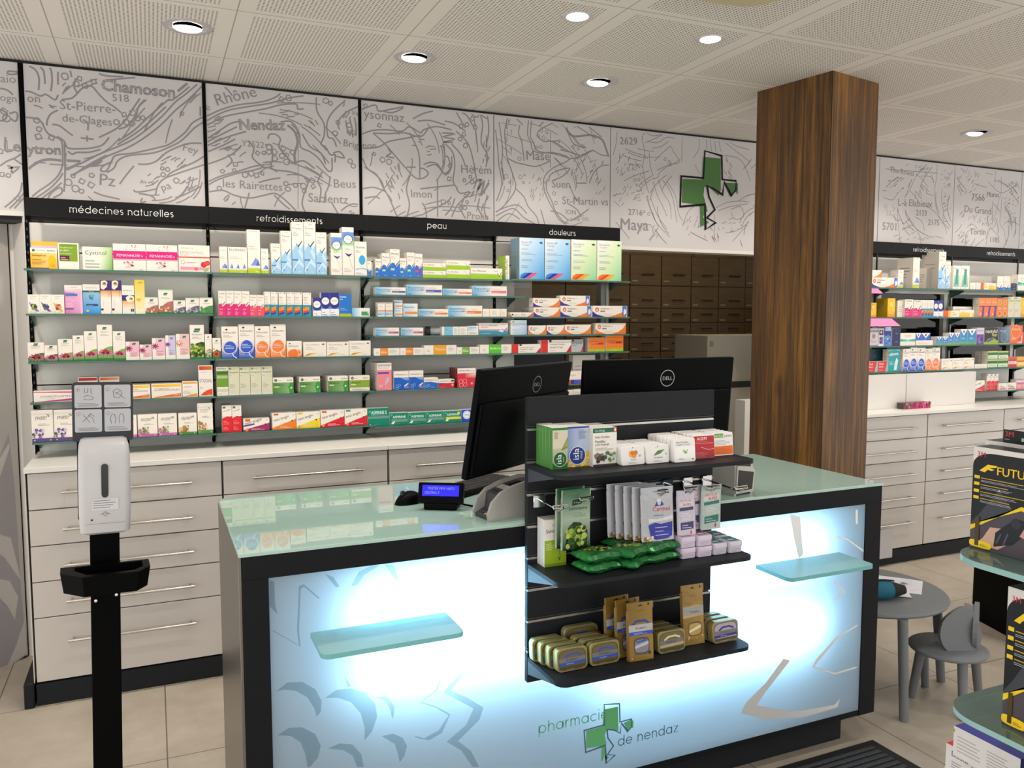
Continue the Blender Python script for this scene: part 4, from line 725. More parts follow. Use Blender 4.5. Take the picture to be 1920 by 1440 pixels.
# ---------------------------------------------------------------- keyboard, mice, customer display, payment terminals
kr = R(31); t = thing('keyboard', 'black keyboard lying on the frosted glass counter top', 'keyboard', (.945, 2.49, .9352), kr)
b = MB(); b.rbox(-.185, .185, -.065, .065, 0, .014, 'black_plastic', .004, 2); b.build('case', t)
b = MB()
for r_ in range(5):
    x = -.176
    while x < .168:
        w_ = .0215 if not (r_ == 0 and -.09 < x < .03) else .11
        b.rbox(x, x + w_ - .003, -.056 + r_ * .0222, -.056 + r_ * .0222 + .0185, .013, .0205, 'key_black', .0016, 1); x += w_
o = b.build('keys', t)
def mouse(x, y, rz, lab):
    t = thing('computer_mouse', lab, 'mouse', (x, y, .9352), rz)
    rows = []
    for a in range(11):
        u = a / 10; yy = -.052 + .104 * u; hw = .032 * math.sin(PI * min(max(u * .96 + .02, .03), .97)) ** .45 * (1 - .12 * abs(u - .4)); hh = .036 * math.sin(PI * min(max(u * .94 + .03, .03), .97)) ** .7
        rows.append([(hw * math.cos(R(180 * q / 12)), yy, .001 + hh * max(0, math.sin(R(180 * q / 12))) ** .75) for q in range(13)])
    b = MB(); b.grid(rows, 'black_plastic'); b.poly3([r[0] for r in rows] + [r[-1] for r in rows[::-1]], 'black_plastic'); b.poly3(rows[0], 'black_plastic'); b.poly3(rows[-1], 'black_plastic'); b.build('shell', t)
    b = MB(); b.tube([(-.0035, .028, .034), (.0035, .028, .034)], .008, 'dark_grey', 12); b.build('scroll_wheel', t)
    return t
mouse(.708, 2.385, R(115), 'black computer mouse left of the blue customer display')
mouse(1.80, 2.27, R(60), 'black computer mouse half hidden behind the right payment terminal')
t = thing('customer_display', 'small black customer display with a glowing blue screen on the counter', 'display', (.775, 2.275, .9352), R(-30))
T = Matrix.Rotation(R(-20), 4, 'X'); T.translation = (0, -.02, .018)
b = MB(); b.rbox(-.068, .068, -.012, .014, 0, .062, 'black_plastic', .004, 2); hs = b.build('housing', t); hs.matrix_local = T
b = MB(); b.box(-.055, .055, -.0132, -.012, .021, .053, 'lcd_blue'); cv = Cv(b, (-.05, -.0133, .022), (1, 0, 0), (0, 0, 1), 'lcd_text', 1e-4)
cv.text(.012, .018, .080, 'POSTER MHV NATU', None, 0, hgt=.008); cv.text(.002, .005, .045, 'CENTRAL-F', None, 0, hgt=.008); b.build('screen', hs)
b = MB(); b.rbox(-.050, .050, -.03, .045, 0, .022, 'black_plastic', .005, 2); b.build('base', t)
b = MB(); b.tube([(.045, .03, .008), (.09, .02, .004), (.11, .04, .004)], .003, 'black_plastic', 6); b.build('cable', t)
def terminal(loc, rz, lab, front):
    t = thing('payment_terminal', lab, 'terminal', loc, rz, 'silver payment terminals on the counter')
    pr = [(-.085, .0), (-.088, .018), (-.075, .052), (-.045, .078), (.0, .094), (.07, .106), (.09, .104), (.09, 0)]
    for y0, y1 in ((-.045, -.035), (.035, .045)):
        b = MB(); b.prism(pr, 0, .010, 'silver_plastic'); o = b.build('side_shell', t); o.matrix_local = Matrix(((1, 0, 0, 0), (0, 0, -1, y1), (0, 1, 0, 0), (0, 0, 0, 1)))
    b = MB(); pc = [(-.080, .0), (-.083, .010), (-.052, .026), (-.046, .068), (.0, .084), (.07, .096), (.085, .094), (.085, 0)]
    b.prism(pc, 0, .070, 'dark_grey'); o = b.build('keypad_body', t); o.matrix_local = Matrix(((1, 0, 0, 0), (0, 0, -1, .035), (0, 1, 0, 0), (0, 0, 0, 1)))
    b = MB()
    for r_ in range(2):
        for c in range(4): 
            x = -.077 + r_ * .011; b.rbox(x, x + .007, -.026 + c * .0135, -.018 + c * .0135, .0115 + r_ * .0055, .0165 + r_ * .0055, 'key_yellow' if (c == 1 and r_ == 0) else 'key_black', .0012, 1)
    for c in range(4): b.rbox(-.034, -.026, -.026 + c * .0135, -.018 + c * .0135, .0705, .0765, 'key_black', .0012, 1)
    b.build('keys', t)
    b = MB(); b.face([(.008, -.026, .0872), (.008, .026, .0872), (.052, .026, .0936), (.052, -.026, .0936)][::-1], 'black_gloss'); b.face([(-.018, -.03, .0785), (-.018, .03, .0785), (.004, .03, .0855), (.004, -.03, .0855)][::-1], 'silver_plastic'); b.build('screen', t)
    if front:
        b = MB(); b.prism([(-.043, .008), (.043, .008), (.050, .075), (.038, .088), (-.038, .098)], 0, .006, 'silver_plastic'); b.prism([(-.036, .016), (.034, .016), (.041, .071), (-.032, .084)], .006, .008, 'black_gloss')
        o = b.build('front_frame', t); o.matrix_local = Matrix(((0, 0, 1, .09), (1, 0, 0, 0), (0, 1, 0, 0), (0, 0, 0, 1)))
    return t
terminal((.918, 2.122, .9352), R(9), 'silver and black payment terminal left of the display rack', False)
terminal((1.705, 2.150, .9352), R(-78), 'silver framed black payment terminal right behind the rack shelf', True)
# ---------------------------------------------------------------- hand sanitizer station
t = thing('sanitizer_station', 'black hand sanitizer stand with white dispenser in front of the drawers', 'dispenser stand', (-.156, 2.41, 0), 0)
ti = bpy.data.objects.new('post', None)
M0 = Matrix.Rotation(R(4), 4, 'Z') @ Matrix.Rotation(R(1.3), 4, 'Y')
def sp(nm, b, par=t, m=M0):
    o = b.build(nm, par); o.matrix_local = m; return o
bpy.data.objects.remove(ti)
b = MB(); b.rbox(-.036, .036, 0, .03, .012, 1.30, 'black_matte', .002, 1); po = sp('post', b)
for x, z in ((-.024, .742), (.026, .752)):
    b = MB(); b.lathe([(.0005, .004), (.004, .0035), (.0055, 0)], 'chrome', seg=12); sp('screw', b, po, Matrix.Translation((x, 0, z)) @ Matrix.Rotation(R(90), 4, 'X'))
b = MB(); b.rbox(-.15, .15, -.12, .18, 0, .012, 'black_matte', .004, 2); b.build('base_plate', t)
b = MB(); bw = .072
pl = [(-bw + .01, 1.178), (bw - .01, 1.178), (bw, 1.188), (bw, 1.345), (bw - .01, 1.355), (-bw + .01, 1.355), (-bw, 1.345), (-bw, 1.188)]
def fr(pts, y0, y1, m, b):
    n = len(pts); b.poly3([(x, y0, z) for x, z in pts], m); b.poly3([(x, y1, z) for x, z in pts][::-1], m)
    for a in range(n): (x, z), (X, Z) = pts[a], pts[(a + 1) % n]; b.face([(x, y0, z), (x, y1, z), (X, y1, Z), (X, y0, Z)], m)
def _rr(x0, x1, z0, z1, r_=.006, n=3):
    return [(cx + r_ * math.cos(R(a0 + 90 * q / n)), cz + r_ * math.sin(R(a0 + 90 * q / n))) for cx, cz, a0 in ((x1 - r_, z0 + r_, -90), (x1 - r_, z1 - r_, 0), (x0 + r_, z1 - r_, 90), (x0 + r_, z0 + r_, 180)) for q in range(n + 1)]
fr(_rr(-bw, bw, 1.178, 1.334, .009), -.026, -.014, 'sanit_navy', b)
bd = sp('instruction_board', b)
b = MB(); cv = Cv(b, (0, -.0262, 0), (1, 0, 0), (0, 0, 1), 'sanit_card', 1e-4); n_ = 0
for cx0, cz0 in ((-.066, 1.267), (.003, 1.267), (-.066, 1.203), (.003, 1.203)):
    cv.k = 1; cv.poly(_rr(cx0, cx0 + .063, cz0, cz0 + .060, .004), None, 'sanit_card'); n_ += 1
    cv.k = 2; cv.text(cx0 + .0065, cz0 + .0455, .003, str(n_), None, m='sanit_red', hgt=.005); cv.line([(cx0 + .008 + .005 * math.cos(q * .6), cz0 + .048 + .005 * math.sin(q * .6)) for q in range(12)], .0006, None, 'sanit_red')
    for q in range(3): cv.rect(cx0 + .006 + .004 * (q % 2), cz0 + .004 + q * .0035, cx0 + .055 - .008 * (q == 2), cz0 + .0048 + q * .0035, None, 'sanit_ink')
    cx, cz = cx0 + .031, cz0 + .033
    def ln(p, w=.0009): cv.line([(cx + x, cz + z) for x, z in p], w, None, 'sanit_ink', up=False)
    if n_ == 1: ln([(-.008, .019), (-.008, .008), (.000, .008), (.0, .019)]); ln([(.007, .019), (.007, .006), (.010, .004)]); ln([(-.01, -.006), (-.004, .000), (.006, -.002), (.014, -.008)]); ln([(-.01, -.01), (0, -.012), (.012, -.010)])
    if n_ == 2: ln([(-.01, .01), (-.002, .016), (.008, .012), (.012, .002), (.004, -.008), (-.008, -.006), (-.01, .01)]); ln([(-.006, .008), (.006, .0), (.018, -.01)]); ln([(-.004, .002), (.006, .010)])
    if n_ == 3: ln([(-.012, .014), (.004, -.008)]); ln([(-.014, -.006), (.0, .008), (.006, .016)]); ln([(.0, .012), (.01, .004), (.014, -.010)]); ln([(.004, .016), (.014, .008)])
    if n_ == 4:
        for s_ in (-1, 1): ln([(s_ * .010 - .005, -.012), (s_ * .010 - .007, .004), (s_ * .010 - .002, .014), (s_ * .010 + .003, .012), (s_ * .010 + .006, .0), (s_ * .010 + .004, -.012)])
o = b.build('printed_card', bd)
b = MB(); rows = []
for z, w_, d0, d1 in ((.943, .048, -.026, -.085), (.950, .058, -.022, -.098), (1.0, .0605, -.02, -.104), (1.10, .0605, -.02, -.102), (1.15, .0600, -.02, -.095), (1.172, .0585, -.02, -.082), (1.186, .054, -.02, -.060), (1.19, .045, -.024, -.04)):
    r_ = .016; q_ = [(w_, d0), (w_, d1 + r_)] + [(w_ - r_ + r_ * math.cos(R(-a)), d1 + r_ + r_ * math.sin(R(-a))) for a in (20, 45, 70, 90)] + [(-w_ + r_ + r_ * math.cos(R(-a)), d1 + r_ + r_ * math.sin(R(-a))) for a in (90, 110, 135, 160)] + [(-w_, d1 + r_), (-w_, d0)]
    rows.append([(x, y, z) for x, y in q_])
b.grid(rows[::-1], 'white_plastic', None, True, True); b.poly3(rows[-1], 'white_plastic'); b.poly3(rows[0][::-1], 'white_plastic'); ds = sp('dispenser', b)
b = MB(); b.rbox(-.0625, .0625, -.022, .0, .97, 1.18, 'black_matte', .003, 1); b.build('back_plate', ds)
b = MB(); pw = [(.008 * math.cos(R(a)), 1.122 + .008 * math.sin(R(a))) for a in range(0, 181, 30)] + [(.008 * math.cos(R(a)), 1.050 + .008 * math.sin(R(a))) for a in range(180, 361, 30)]
b.poly3([(x, -.1047, z) for x, z in pw[::-1]][::-1], 'black_gloss'); b.build('level_window', ds)
b = MB(); cv = Cv(b, (0, -.1049, 0), (1, 0, 0), (0, 0, 1), 'sanit_label', 1e-4); cv.rect(-.031, 1.01, .031, 1.04, None, 'sanit_label'); 
for q in range(4): cv.rect(-.027, 1.016 + q * .006, .012 + .006 * (q % 3), 1.0172 + q * .006, None, 'sanit_ink')
cv.line([(-.012 + .001 * q, 1.002 - .00006 * (q - 12) ** 2 * .5) for q in range(25)], .0008, None, 'sanit_ink'); cv.line([(-.006, 1.0), (0, 1.006), (.006, 1.0), (0, .994), (-.006, 1.0)], .0007, None, 'sanit_ink'); cv.disc(-.031, .986, .0025, None, 10, m='black_gloss'); cv.rect(-.045, .975, .045, .9756, None, 'sanit_ink'); b.build('label', ds)
b = MB(); oc = [(-.105, -.03), (-.105, -.085), (-.055, -.142), (.075, -.142), (.105, -.10), (.105, -.03)]; inn = [(-.072, -.042), (-.072, -.075), (-.045, -.122), (.065, -.122), (.088, -.095), (.088, -.042)]; z0, z1 = .797, .850; n = 6
for a in range(n):
    (x, y), (X, Y) = oc[a], oc[(a + 1) % n]; (u, v), (U, V_) = inn[a], inn[(a + 1) % n]
    b.face([(x * .93, y * .96, z0), (X * .93, Y * .96, z0), (X, Y, z1), (x, y, z1)], 'black_plastic'); b.face([(x, y, z1), (X, Y, z1), (U, V_, z1), (u, v, z1)], 'black_plastic'); b.face([(u, v, z1), (U, V_, z1), (U * .95, V_ * .98, z1 - .035), (u * .95, v * .98, z1 - .035)], 'black_plastic')
b.poly3([(u * .95, v * .98, z1 - .035) for u, v in inn], 'black_plastic'); b.poly3([(x * .93, y * .96, z0) for x, y in oc][::-1], 'black_plastic'); b.box(-.036, .036, -.032, .0, z0, z1, 'black_plastic')
sp('drip_tray', b)
# ---------------------------------------------------------------- children's corner
t = thing('child_table', 'small round grey wooden table beside the counter end', 'table', (2.62, 2.385, 0), 0); zt = .408
b = MB(); b.lathe([(.0005, zt), (.300, zt), (.310, zt - .004), (.312, zt - .010), (.308, zt - .018), (.285, zt - .02), (.0005, zt - .02)], 'grey_paint', seg=56); b.build('tabletop', t)
def leg(par, x0, y0, z0, x1, y1, r0, r1):
    b = MB(); b.tube([(x0, y0, z0), (x1, y1, 0.001)], [r0, r1], 'grey_paint', 20); return b.build('leg', par)
leg(t, -.11, -.285, zt - .019, -.094, -.293, .0185, .0165); leg(t, .205, -.175, zt - .019, .328, -.115, .0185, .0165); leg(t, -.03, .19, zt - .019, -.06, .27, .0195, .0155)
t = thing('child_chair', 'small grey wooden chair with two ear shaped backrests', 'chair', (2.782, 2.118, 0), 0); zs = .238
b = MB(); b.lathe([(.0005, zs), (.134, zs), (.140, zs - .004), (.141, zs - .010), (.137, zs - .016), (.12, zs - .018), (.0005, zs - .018)], 'grey_paint', seg=48); b.build('seat', t)
leg(t, -.085, .05, zs - .017, -.068, .10, .0185, .0145); leg(t, -.03, .085, zs - .017, .065, .145, .0185, .0145); leg(t, -.03, -.085, zs - .017, -.05, -.112, .0185, .0145); leg(t, .085, -.05, zs - .017, .15, -.03, .0185, .0145)
def ear(loc, rz, lean):
    pr = []
    for q in range(33):
        a = 2 * PI * q / 32 - PI / 2; r_ = .078
        x = r_ * math.cos(a) * (1 - .18 * math.sin(a)); z = .085 + .092 * math.sin(a)
        if z > .13: x = x * (1 - (z - .13) * 2.5) + .02 * (z - .13) / .05
        pr.append((x, z))
    pr = pr[:-1]; b = MB(); fr(pr, -.008, .008, 'grey_paint', b); o = b.build('ear_backrest', t)
    o.location = loc; o.rotation_euler = (R(lean), 0, rz); return o
ear((.002, -.052, zs - .012), R(-24), -8); ear((.098, -.040, zs - .012), R(34), 0)
t = thing('pencil_case', 'teal pencil case with black ends on the small grey table', 'case', (2.555, 2.262, zt), R(-20))
rows = []
for a in range(13):
    u = a / 12; x = -.11 + .22 * u; s_ = min(1, math.sin(PI * min(max(u, .04), .96)) ** .35)
    rows.append([(x, .042 * s_ * math.cos(R(q * 24)), .036 + .036 * s_ * math.sin(R(q * 24)) * (1 if math.sin(R(q * 24)) > 0 else .98)) for q in range(15)])
b = MB(); b.grid(rows[1:-3], 'teal_cloth', None, True, True); b.build('body', t)
b = MB(); b.grid(rows[-4:], 'black_cloth', None, True, True); b.poly3(rows[-1], 'black_cloth'); b.grid(rows[:2], 'black_cloth', None, True, True); b.poly3(rows[0][::-1], 'black_cloth'); b.build('end_cap', t)
b = MB(); b.tube([(-.09, .0, .070), (-.04, .0, .076), (.03, .0, .0755), (.07, .004, .070)], .0035, 'black_cloth', 6); b.build('zip', t)
def sheet(loc, rz, w_, h_, lab, seed):
    b = MB(); rn = random.Random(seed); n = 8
    rows = [[(-w_ / 2 + w_ * i / n, -h_ / 2 + h_ * j / n, .0006 + .0012 * math.sin(i * 1.1 + seed) * math.sin(j * .9)) for i in range(n + 1)] for j in range(n + 1)]
    b.grid(rows, 'paper'); cv = Cv(b, (-w_ / 2, -h_ / 2, .0022), (1, 0, 0), (0, 1, 0), 'paper_ink', 2e-5)
    for q in range(26):
        x, y = rn.uniform(.03, w_ - .04), rn.uniform(.03, h_ - .03); p = [(x, y)]
        for s_ in range(4): x += rn.uniform(-.02, .03); y += rn.uniform(-.02, .02); p.append((min(max(x, .005), w_ - .005), min(max(y, .005), h_ - .005)))
        cv.line(p, .0009, None, up=False)
    o = b.build('colouring_sheet', None, loc, rz); return tag(o, lab, 'paper sheet', 'colouring sheets on the small table')
sheet((2.74, 2.40, zt + .0003), R(-52), .297, .19, 'white line drawing sheet on the grey table, nearer its back edge', 1); sheet((2.66, 2.335, zt + .0035), R(-40), .20, .16, 'white line drawing sheet lying beside the teal pencil case', 2)
# ---------------------------------------------------------------- floor mat, dark gondola
t = thing('door_mat', 'dark ribbed floor mat in front of the counter', 'mat', (1.75, 1.62, 0), R(.5))
b = MB(); b.rbox(-.55, .552, -.45, .405, 0, .008, 'rubber', .003, 1); b.build('border', t)
b = MB(); y = -.40
while y < .36:
    b.rbox(-.51, .512, y, y + .017, .007, .0125, 'mat_rib', .003, 1); y += .026
b.build('ribs', t)
b = MB(); b.poly3([(3.735, 2.72, 0), (3.65, 2.44, 0), (4.4, 2.2, 0), (4.5, 2.72, 0)], 'black_matte'); 
pg = [(3.735, 2.72), (3.62, 2.36), (4.3, 2.14), (4.42, 2.50)]
b = MB(); b.prism(pg[::-1], .0, .66, 'black_plastic'); tag(b.build('display_plinth'), 'black display plinth standing behind the glass shelves at right', 'plinth')
b = MB(); b.rbox(3.675, 3.69, 2.675, 2.72, .03, .085, 'white_plastic', .002, 1); o = b.build('floor_socket'); tag(o, 'tiny white plate on the corner of the black plinth', 'plate')
# ---------------------------------------------------------------- printed packaging
class Art:
    def __init__(s, cv, w, h): s.c = cv; s.w = w; s.h = h
    def r(s, u0, v0, u1, v1, col): s.c.rect(u0 * s.w, v0 * s.h, u1 * s.w, v1 * s.h, col)
    def g(s, u0, v0, u1, v1, bl, br, tr, tl): s.c.rect(u0 * s.w, v0 * s.h, u1 * s.w, v1 * s.h, [bl, br, tr, tl])
    def p(s, pts, col): s.c.poly([(u * s.w, v * s.h) for u, v in pts], col)
    def d(s, u, v, r, col, ry=None, a0=0, a1=360, n=18): s.c.disc(u * s.w, v * s.h, r * s.w, col, n, (ry * s.h if ry else None), None, a0, a1)
    def t(s, u, v, wf, txt, col='333', bold=0, rot=0, hf=None): s.c.text(u * s.w, v * s.h, wf * s.w, txt, col, bold, rot, None, hf * s.h if hf else None)
    def x(s, u0, v0, u1, v1, n, col='9a9a9c', seed=1): s.c.fine(u0 * s.w, v0 * s.h, u1 * s.w, v1 * s.h, n, col, seed)
    def l(s, pts, wf, col): s.c.line([(u * s.w, v * s.h) for u, v in pts], wf * s.w, col)
    def ring(s, u, v, r, wf, col): s.c.line([((u + r * math.cos(2 * PI * q / 28)) * s.w, v * s.h + r * math.sin(2 * PI * q / 28) * s.w) for q in range(29)], wf * s.w, col, None, True)
    def flower(s, u, v, r, pet, cone, n=11, squash=.6):
        s.c.up(); W = s.w
        for q in range(n):
            a = 2 * PI * q / n; ca, sa = math.cos(a), math.sin(a) * squash; x, y = u * W, v * s.h
            P_ = [(x + ca * r * W * .2 - sa * r * W * .16, y + sa * r * W * .2 + ca * r * W * .16), (x + ca * r * W * .2 + sa * r * W * .16, y + sa * r * W * .2 - ca * r * W * .16), (x + ca * r * W + sa * r * W * .12, y + sa * r * W - ca * r * W * .12), (x + ca * r * W - sa * r * W * .12, y + sa * r * W + ca * r * W * .12)]
            s.c.mb.face([s.c.P(*k_) for k_ in P_[::-1]], s.c.m, [pet, pet, pet, cone] if q % 2 else pet)
        s.d(u, v + .2 * r * W / s.h, r * .36, cone, r * .30 * W / s.h)
    def blob(s, u0, v0, u1, v1, cols, n, seed, rr=.08):
        rn = random.Random(seed)
        for q in range(n): s.d(rn.uniform(u0, u1), rn.uniform(v0, v1), rr * rn.uniform(.5, 1.2), cols[q % len(cols)], n=9)
    def check(s, u, v, k, col='1d2a3c'): s.l([(u, v), (u + .12 * k, v - .20 * k * s.w / s.h), (u + .38 * k, v + .16 * k * s.w / s.h)], .045 * k, col)
D = {}
def logo_leaf(a, u, v, k=1):
    q = k * .16; e = .09 * k * a.w / a.h
    a.p([(u - q, v - e), (u + q * .6, v - e), (u + q, v + e), (u - q * .6, v + e)], '1e6b45'); a.t(u - q * .7, v - e * .45, q * 1.4, 'A.Vogel', 'dff0e4', .01)
def vogel(top, pet, cone, tint=None, name='Echinaforce'):
    def f(a):
        if tint: a.r(0, 0, 1, 1, tint)
        logo_leaf(a, .5, .90 if a.h / a.w > 1.3 else .84); a.t(.24, .79 if a.h / a.w > 1.3 else .66, .52, name, '6a7a6a'); a.x(.22, .70, .82, .77, 2, 'b5a8a0') if a.h / a.w > 1.3 else None
        k = .40 if a.h / a.w > 1.6 else .46
        a.p([(0, .04), (1, .04), (1, k)] + [(1 - q / 10, k * (1 - (q / 10) ** 2 * .55)) for q in range(1, 11)], top)
        a.r(0, 0, 1, .07, '2f7a3f')
        a.flower(.52, .22, .48, pet, cone)
        for q in range(7): a.l([(.08 + q * .14, .03), (.06 + q * .15, .15 + .03 * (q % 3))], .03, '3f8f3a')
    return f
D['echi'] = vogel('7fae52', 'd86aa6', '9c3a22'); D['echi_dark'] = vogel('2f7043', 'c05a78', '8a2f2a', None, 'Echinamed'); D['echi_brown'] = vogel('6a4a3a', 'd07aa0', '7a2a22', None, 'Echinaforce')
def vshort(cols, dome, name):
    def f(a):
        logo_leaf(a, .5, .80); a.t(.24, .62, .52, name, '6a7a6a'); a.r(0, 0, 1, .10, '2f7a3f')
        a.p([(0, .08), (1, .08), (1, .52)] + [(1 - q / 10, .52 * (1 - (q / 10) ** 2 * .7)) for q in range(1, 11)], dome); a.blob(.1, .12, .92, .38, cols, 16, len(name), .10)
        a.r(0, .97, 1, 1, '8fc3a0')
    return f
D['v_peach'] = vshort(['e8a08a', 'f3d8cc', 'c75b52', '7a8a50'], 'b86a5a', 'Prostasan'); D['v_violet'] = vshort(['6a5a88', 'c8bfd6', '4a3a66', '94a080'], '70688a', 'Venostasin'); D['v_green'] = vshort(['4f8f4a', '3a7a40', '6aa055'], '4f8f52', 'Santasapina')
def vpink(col, fl, cone):
    def f(a):
        a.r(.28, .18, 1, 1, col); logo_leaf(a, .62, .88); a.flower(.22, .62, .30, fl, cone, 9, .9); a.t(.36, .36, .5, 'Echinacea', '8a5560'); a.x(.36, .18, .86, .33, 4, 'c08a98')
    return f
D['v_pink'] = vpink('eebccb', 'b8487f', '7a2444'); D['v_lilac'] = vpink('c9c2e4', '9a4a9c', '4a2a6a'); D['v_rose'] = vpink('ecc2bf', 'd88d72', 'f0d9c9')
def f(a):
    logo_leaf(a, .5, .84, 1.6); a.t(.14, .70, .72, 'Santasapina', '3f6f3a'); a.x(.16, .60, .84, .67, 2, 'a0a890'); a.p([(0, 0), (1, 0), (1, .48), (.8, .50), (.45, .46), (.15, .36), (0, .25)], '1f3a16'); a.blob(.1, .06, .9, .42, ['9fb83c', '6f9430', 'c3d266', '44701f', '2c4f18'], 40, 5, .13); a.r(0, 0, 1, .05, '2f7a3f')
D['v_fir'] = f
def f(a): logo_leaf(a, .5, .88); a.t(.2, .76, .6, 'Molkosan', '6a7a6a'); a.p([(0, .04), (1, .04), (1, .34), (.6, .40), (.2, .30), (0, .2)], '5f8a4a'); a.blob(.15, .08, .85, .34, ['d8c0a8', 'c9a890', '6a8a50', 'e8e0d0'], 18, 3, .13); a.r(0, 0, 1, .06, '2f7a3f')
D['v_small1'] = f
def f(a): logo_leaf(a, .5, .86); a.t(.2, .74, .6, 'Calendula', '6a7a6a'); a.p([(0, .04), (1, .04), (1, .34), (.5, .44), (0, .3)], '3f6a3a'); a.flower(.45, .22, .4, 'e0562a', '8a2a14', 13, 1); a.r(0, 0, 1, .05, '2f7a3f'); a.blob(.1, .4, .3, .5, ['f0a070'], 3, 3, .12)
D['v_small2'] = f
def f(a): a.g(0, .0, 1, .78, 'f2b21c', 'e9c98c', 'f4d48c', 'f6b92a'); a.r(0, .76, 1, 1, 'ece4da'); a.d(.12, .88, .055, '1d3a3a'); a.d(.12, .88, .03, '4f8a6a'); a.t(.24, .86, .3, 'bionorica', '8a8a8a'); a.t(.64, .84, .28, 'BioMed', '303030', .02); a.t(.06, .60, .52, 'Canephron', '4a3a10', .01); a.x(.06, .22, .6, .5, 4, 'a07a20'); a.p([(.66, 0), (.96, 0), (.96, .42), (.9, .6), (.84, .66), (.78, .66), (.72, .6), (.66, .42)], 'f7b913'); a.t(.78, .10, .10, '12', '3a2a10', .03); a.r(0, 0, .68, .06, '8a4a78')
D['bell'] = f
D['back_yellow'] = lambda a: (a.r(0, .85, 1, 1, 'e2b23c'), a.r(0, 0, 1, .85, 'c9bcd0'))
def f(a): a.r(.06, .30, .94, .95, '7fa122'); a.r(.06, .90, .94, .95, '6f9420'); a.t(.10, .80, .62, 'Troubles pour', 'f2f6e0', .02); a.t(.10, .69, .44, 'en début', 'f2f6e0', .02); a.t(.10, .58, .58, 'et de miction ?', 'f2f6e0', .02); a.r(.08, .34, .54, .52, '5a2438'); a.x(.12, .36, .5, .49, 2, 'd8c0c8'); a.t(.74, .10, .05, '*', '888')
D['green_ask'] = f
def f(a): a.g(.45, 0, 1, 1, 'f0ede4', '6fae2c', 'a8d080', 'f0ede4'); a.t(.08, .66, .72, 'Cystinol', '5f6a62', .01); a.x(.08, .10, .6, .50, 3, '9aa090')
D['cystinol'] = f
def f(a):
    a.blob(.34, .78, .72, .98, ['f0a8c0', 'e06a9a', 'f6d0dc', 'c04a7a'], 14, 4, .02); a.r(0, .44, 1, .74, 'e8147c'); a.r(0, .40, 1, .44, 'c9aeb8'); a.t(.11, .52, .72, 'FEMANNOSE', 'fbe4ee', .015); a.t(.86, .52, .05, 'N', 'fbe4ee'); a.blob(.30, .14, .66, .34, ['e06a9a', 'f0a8c0', '7a1a3a', 'f6d0dc'], 16, 6, .028); a.x(.8, .04, .95, .09, 1)
D['femannose'] = f
def f(a): a.t(.07, .86, .4, 'arkopharma', 'a8a0a0'); a.t(.06, .68, .74, 'FEMI-CONTROL', 'e08a78', .01); a.t(.06, .60, .22, 'Cran*', 'c98a80'); a.r(0, .52, 1, .57, 'd85a4a'); a.g(.05, .1, .95, .2, 'f09aac', 'fbe8e8', 'fbe8e8', 'f6b8c0'); a.r(.05, .08, .92, .18, 'f29ab0'); a.ring(.13, .36, .06, .012, 'e06a7a'); a.d(.80, .28, .10, 'd8303a'); a.d(.92, .34, .09, 'e0484a'); a.d(.55, .12, .06, 'e0707a'); a.p([(.78, .06), (.86, .14), (.98, .2), (.94, .06), (.84, .02)], '9cc070'); a.x(.24, .34, .7, .42, 1, 'd0a0a0')
D['cranberry'] = f
def arko(c1, c2):
    def f(a): a.t(.22, .88, .5, 'le-Arko', '7a8a80'); a.x(.2, .80, .8, .85, 1); a.p([(.05, .62), (.4, .46), (.95, .12), (.7, .10), (.3, .30)], c1); a.blob(.3, .26, .7, .46, c2, 12, 3, .14); a.d(.2, .10, .10, 'd3dca0'); a.x(.4, .06, .8, .12, 2)
    return f
D['arko1'] = arko('8a78c0', ['8a9c3a', 'b8c060', '4a6a2a', '2f4a20']); D['arko2'] = arko('6a58b0', ['6a60a0', '4a3a80', '8a80b0', '3a5a3a']); D['arko3'] = arko('e0b050', ['a83a2a', 'c86a3a', '7a2a1a', 'd8a060'])
def f(a): a.g(0, 0, 1, .78, 'd87ab0', 'e0a0cc', 'e8b8d8', 'e090c0'); a.r(0, .78, 1, 1, 'eadfe0'); a.t(.35, .90, .36, 'le-Arko', '9a8a98'); a.t(.06, .80, .88, 'PHYTOSOMMEIL', 'c07aa8'); a.r(.02, .62, .72, .70, '4f74b8'); a.x(.02, .70, .9, .75, 1, '6a80c0'); a.r(.0, .14, .48, .20, '7a5aa8'); a.x(.06, .24, .6, .56, 6, 'f0d0e4'); a.r(.88, 0, 1, .7, 'f0c0dc')
D['pink_tall'] = f
def f(a): a.g(0, 0, 1, .78, '1f8fe0', '2a98e6', '9fc4d8', '8fb8d0'); a.r(0, .78, 1, 1, 'e6e2da'); a.t(.12, .86, .7, 'OMEGALIN', '9ab0b8', .01); a.r(0, .73, 1, .79, '1f5a58'); a.t(.36, .74, .3, 'ORIGINAL', 'cfe4e0'); a.blob(.42, .46, .60, .62, ['4a8aa8', '3a7a9a', '6aa8c0'], 10, 2, .09); a.r(.18, .27, .86, .33, '1a3a5c'); a.x(.22, .285, .8, .315, 1, 'a0c8e0'); a.d(.26, .10, .08, 'd8c840')
D['omega'] = f
def f(a): a.r(0, .70, 1, 1, '3a2a78'); a.p([(.1, .98), (.5, 1), (.72, .95), (.62, .8), (.3, .72), (.06, .76)], 'efe6da'); a.d(.42, .90, .22, 'd89a2a', .05); a.d(.42, .92, .12, '8a5a14', .03); a.g(0, .46, 1, .70, 'f3ece2', 'f3ece2', 'e0941c', 'e0941c'); a.t(.78, .66, .56, 'Kamillosan', '4a3040', .015, -90); a.r(.02, .10, .26, .16, '2a2060'); a.l([(.28, .2), (.28, .4)], .02, 'b0a0a0')
D['kamil_tall'] = f
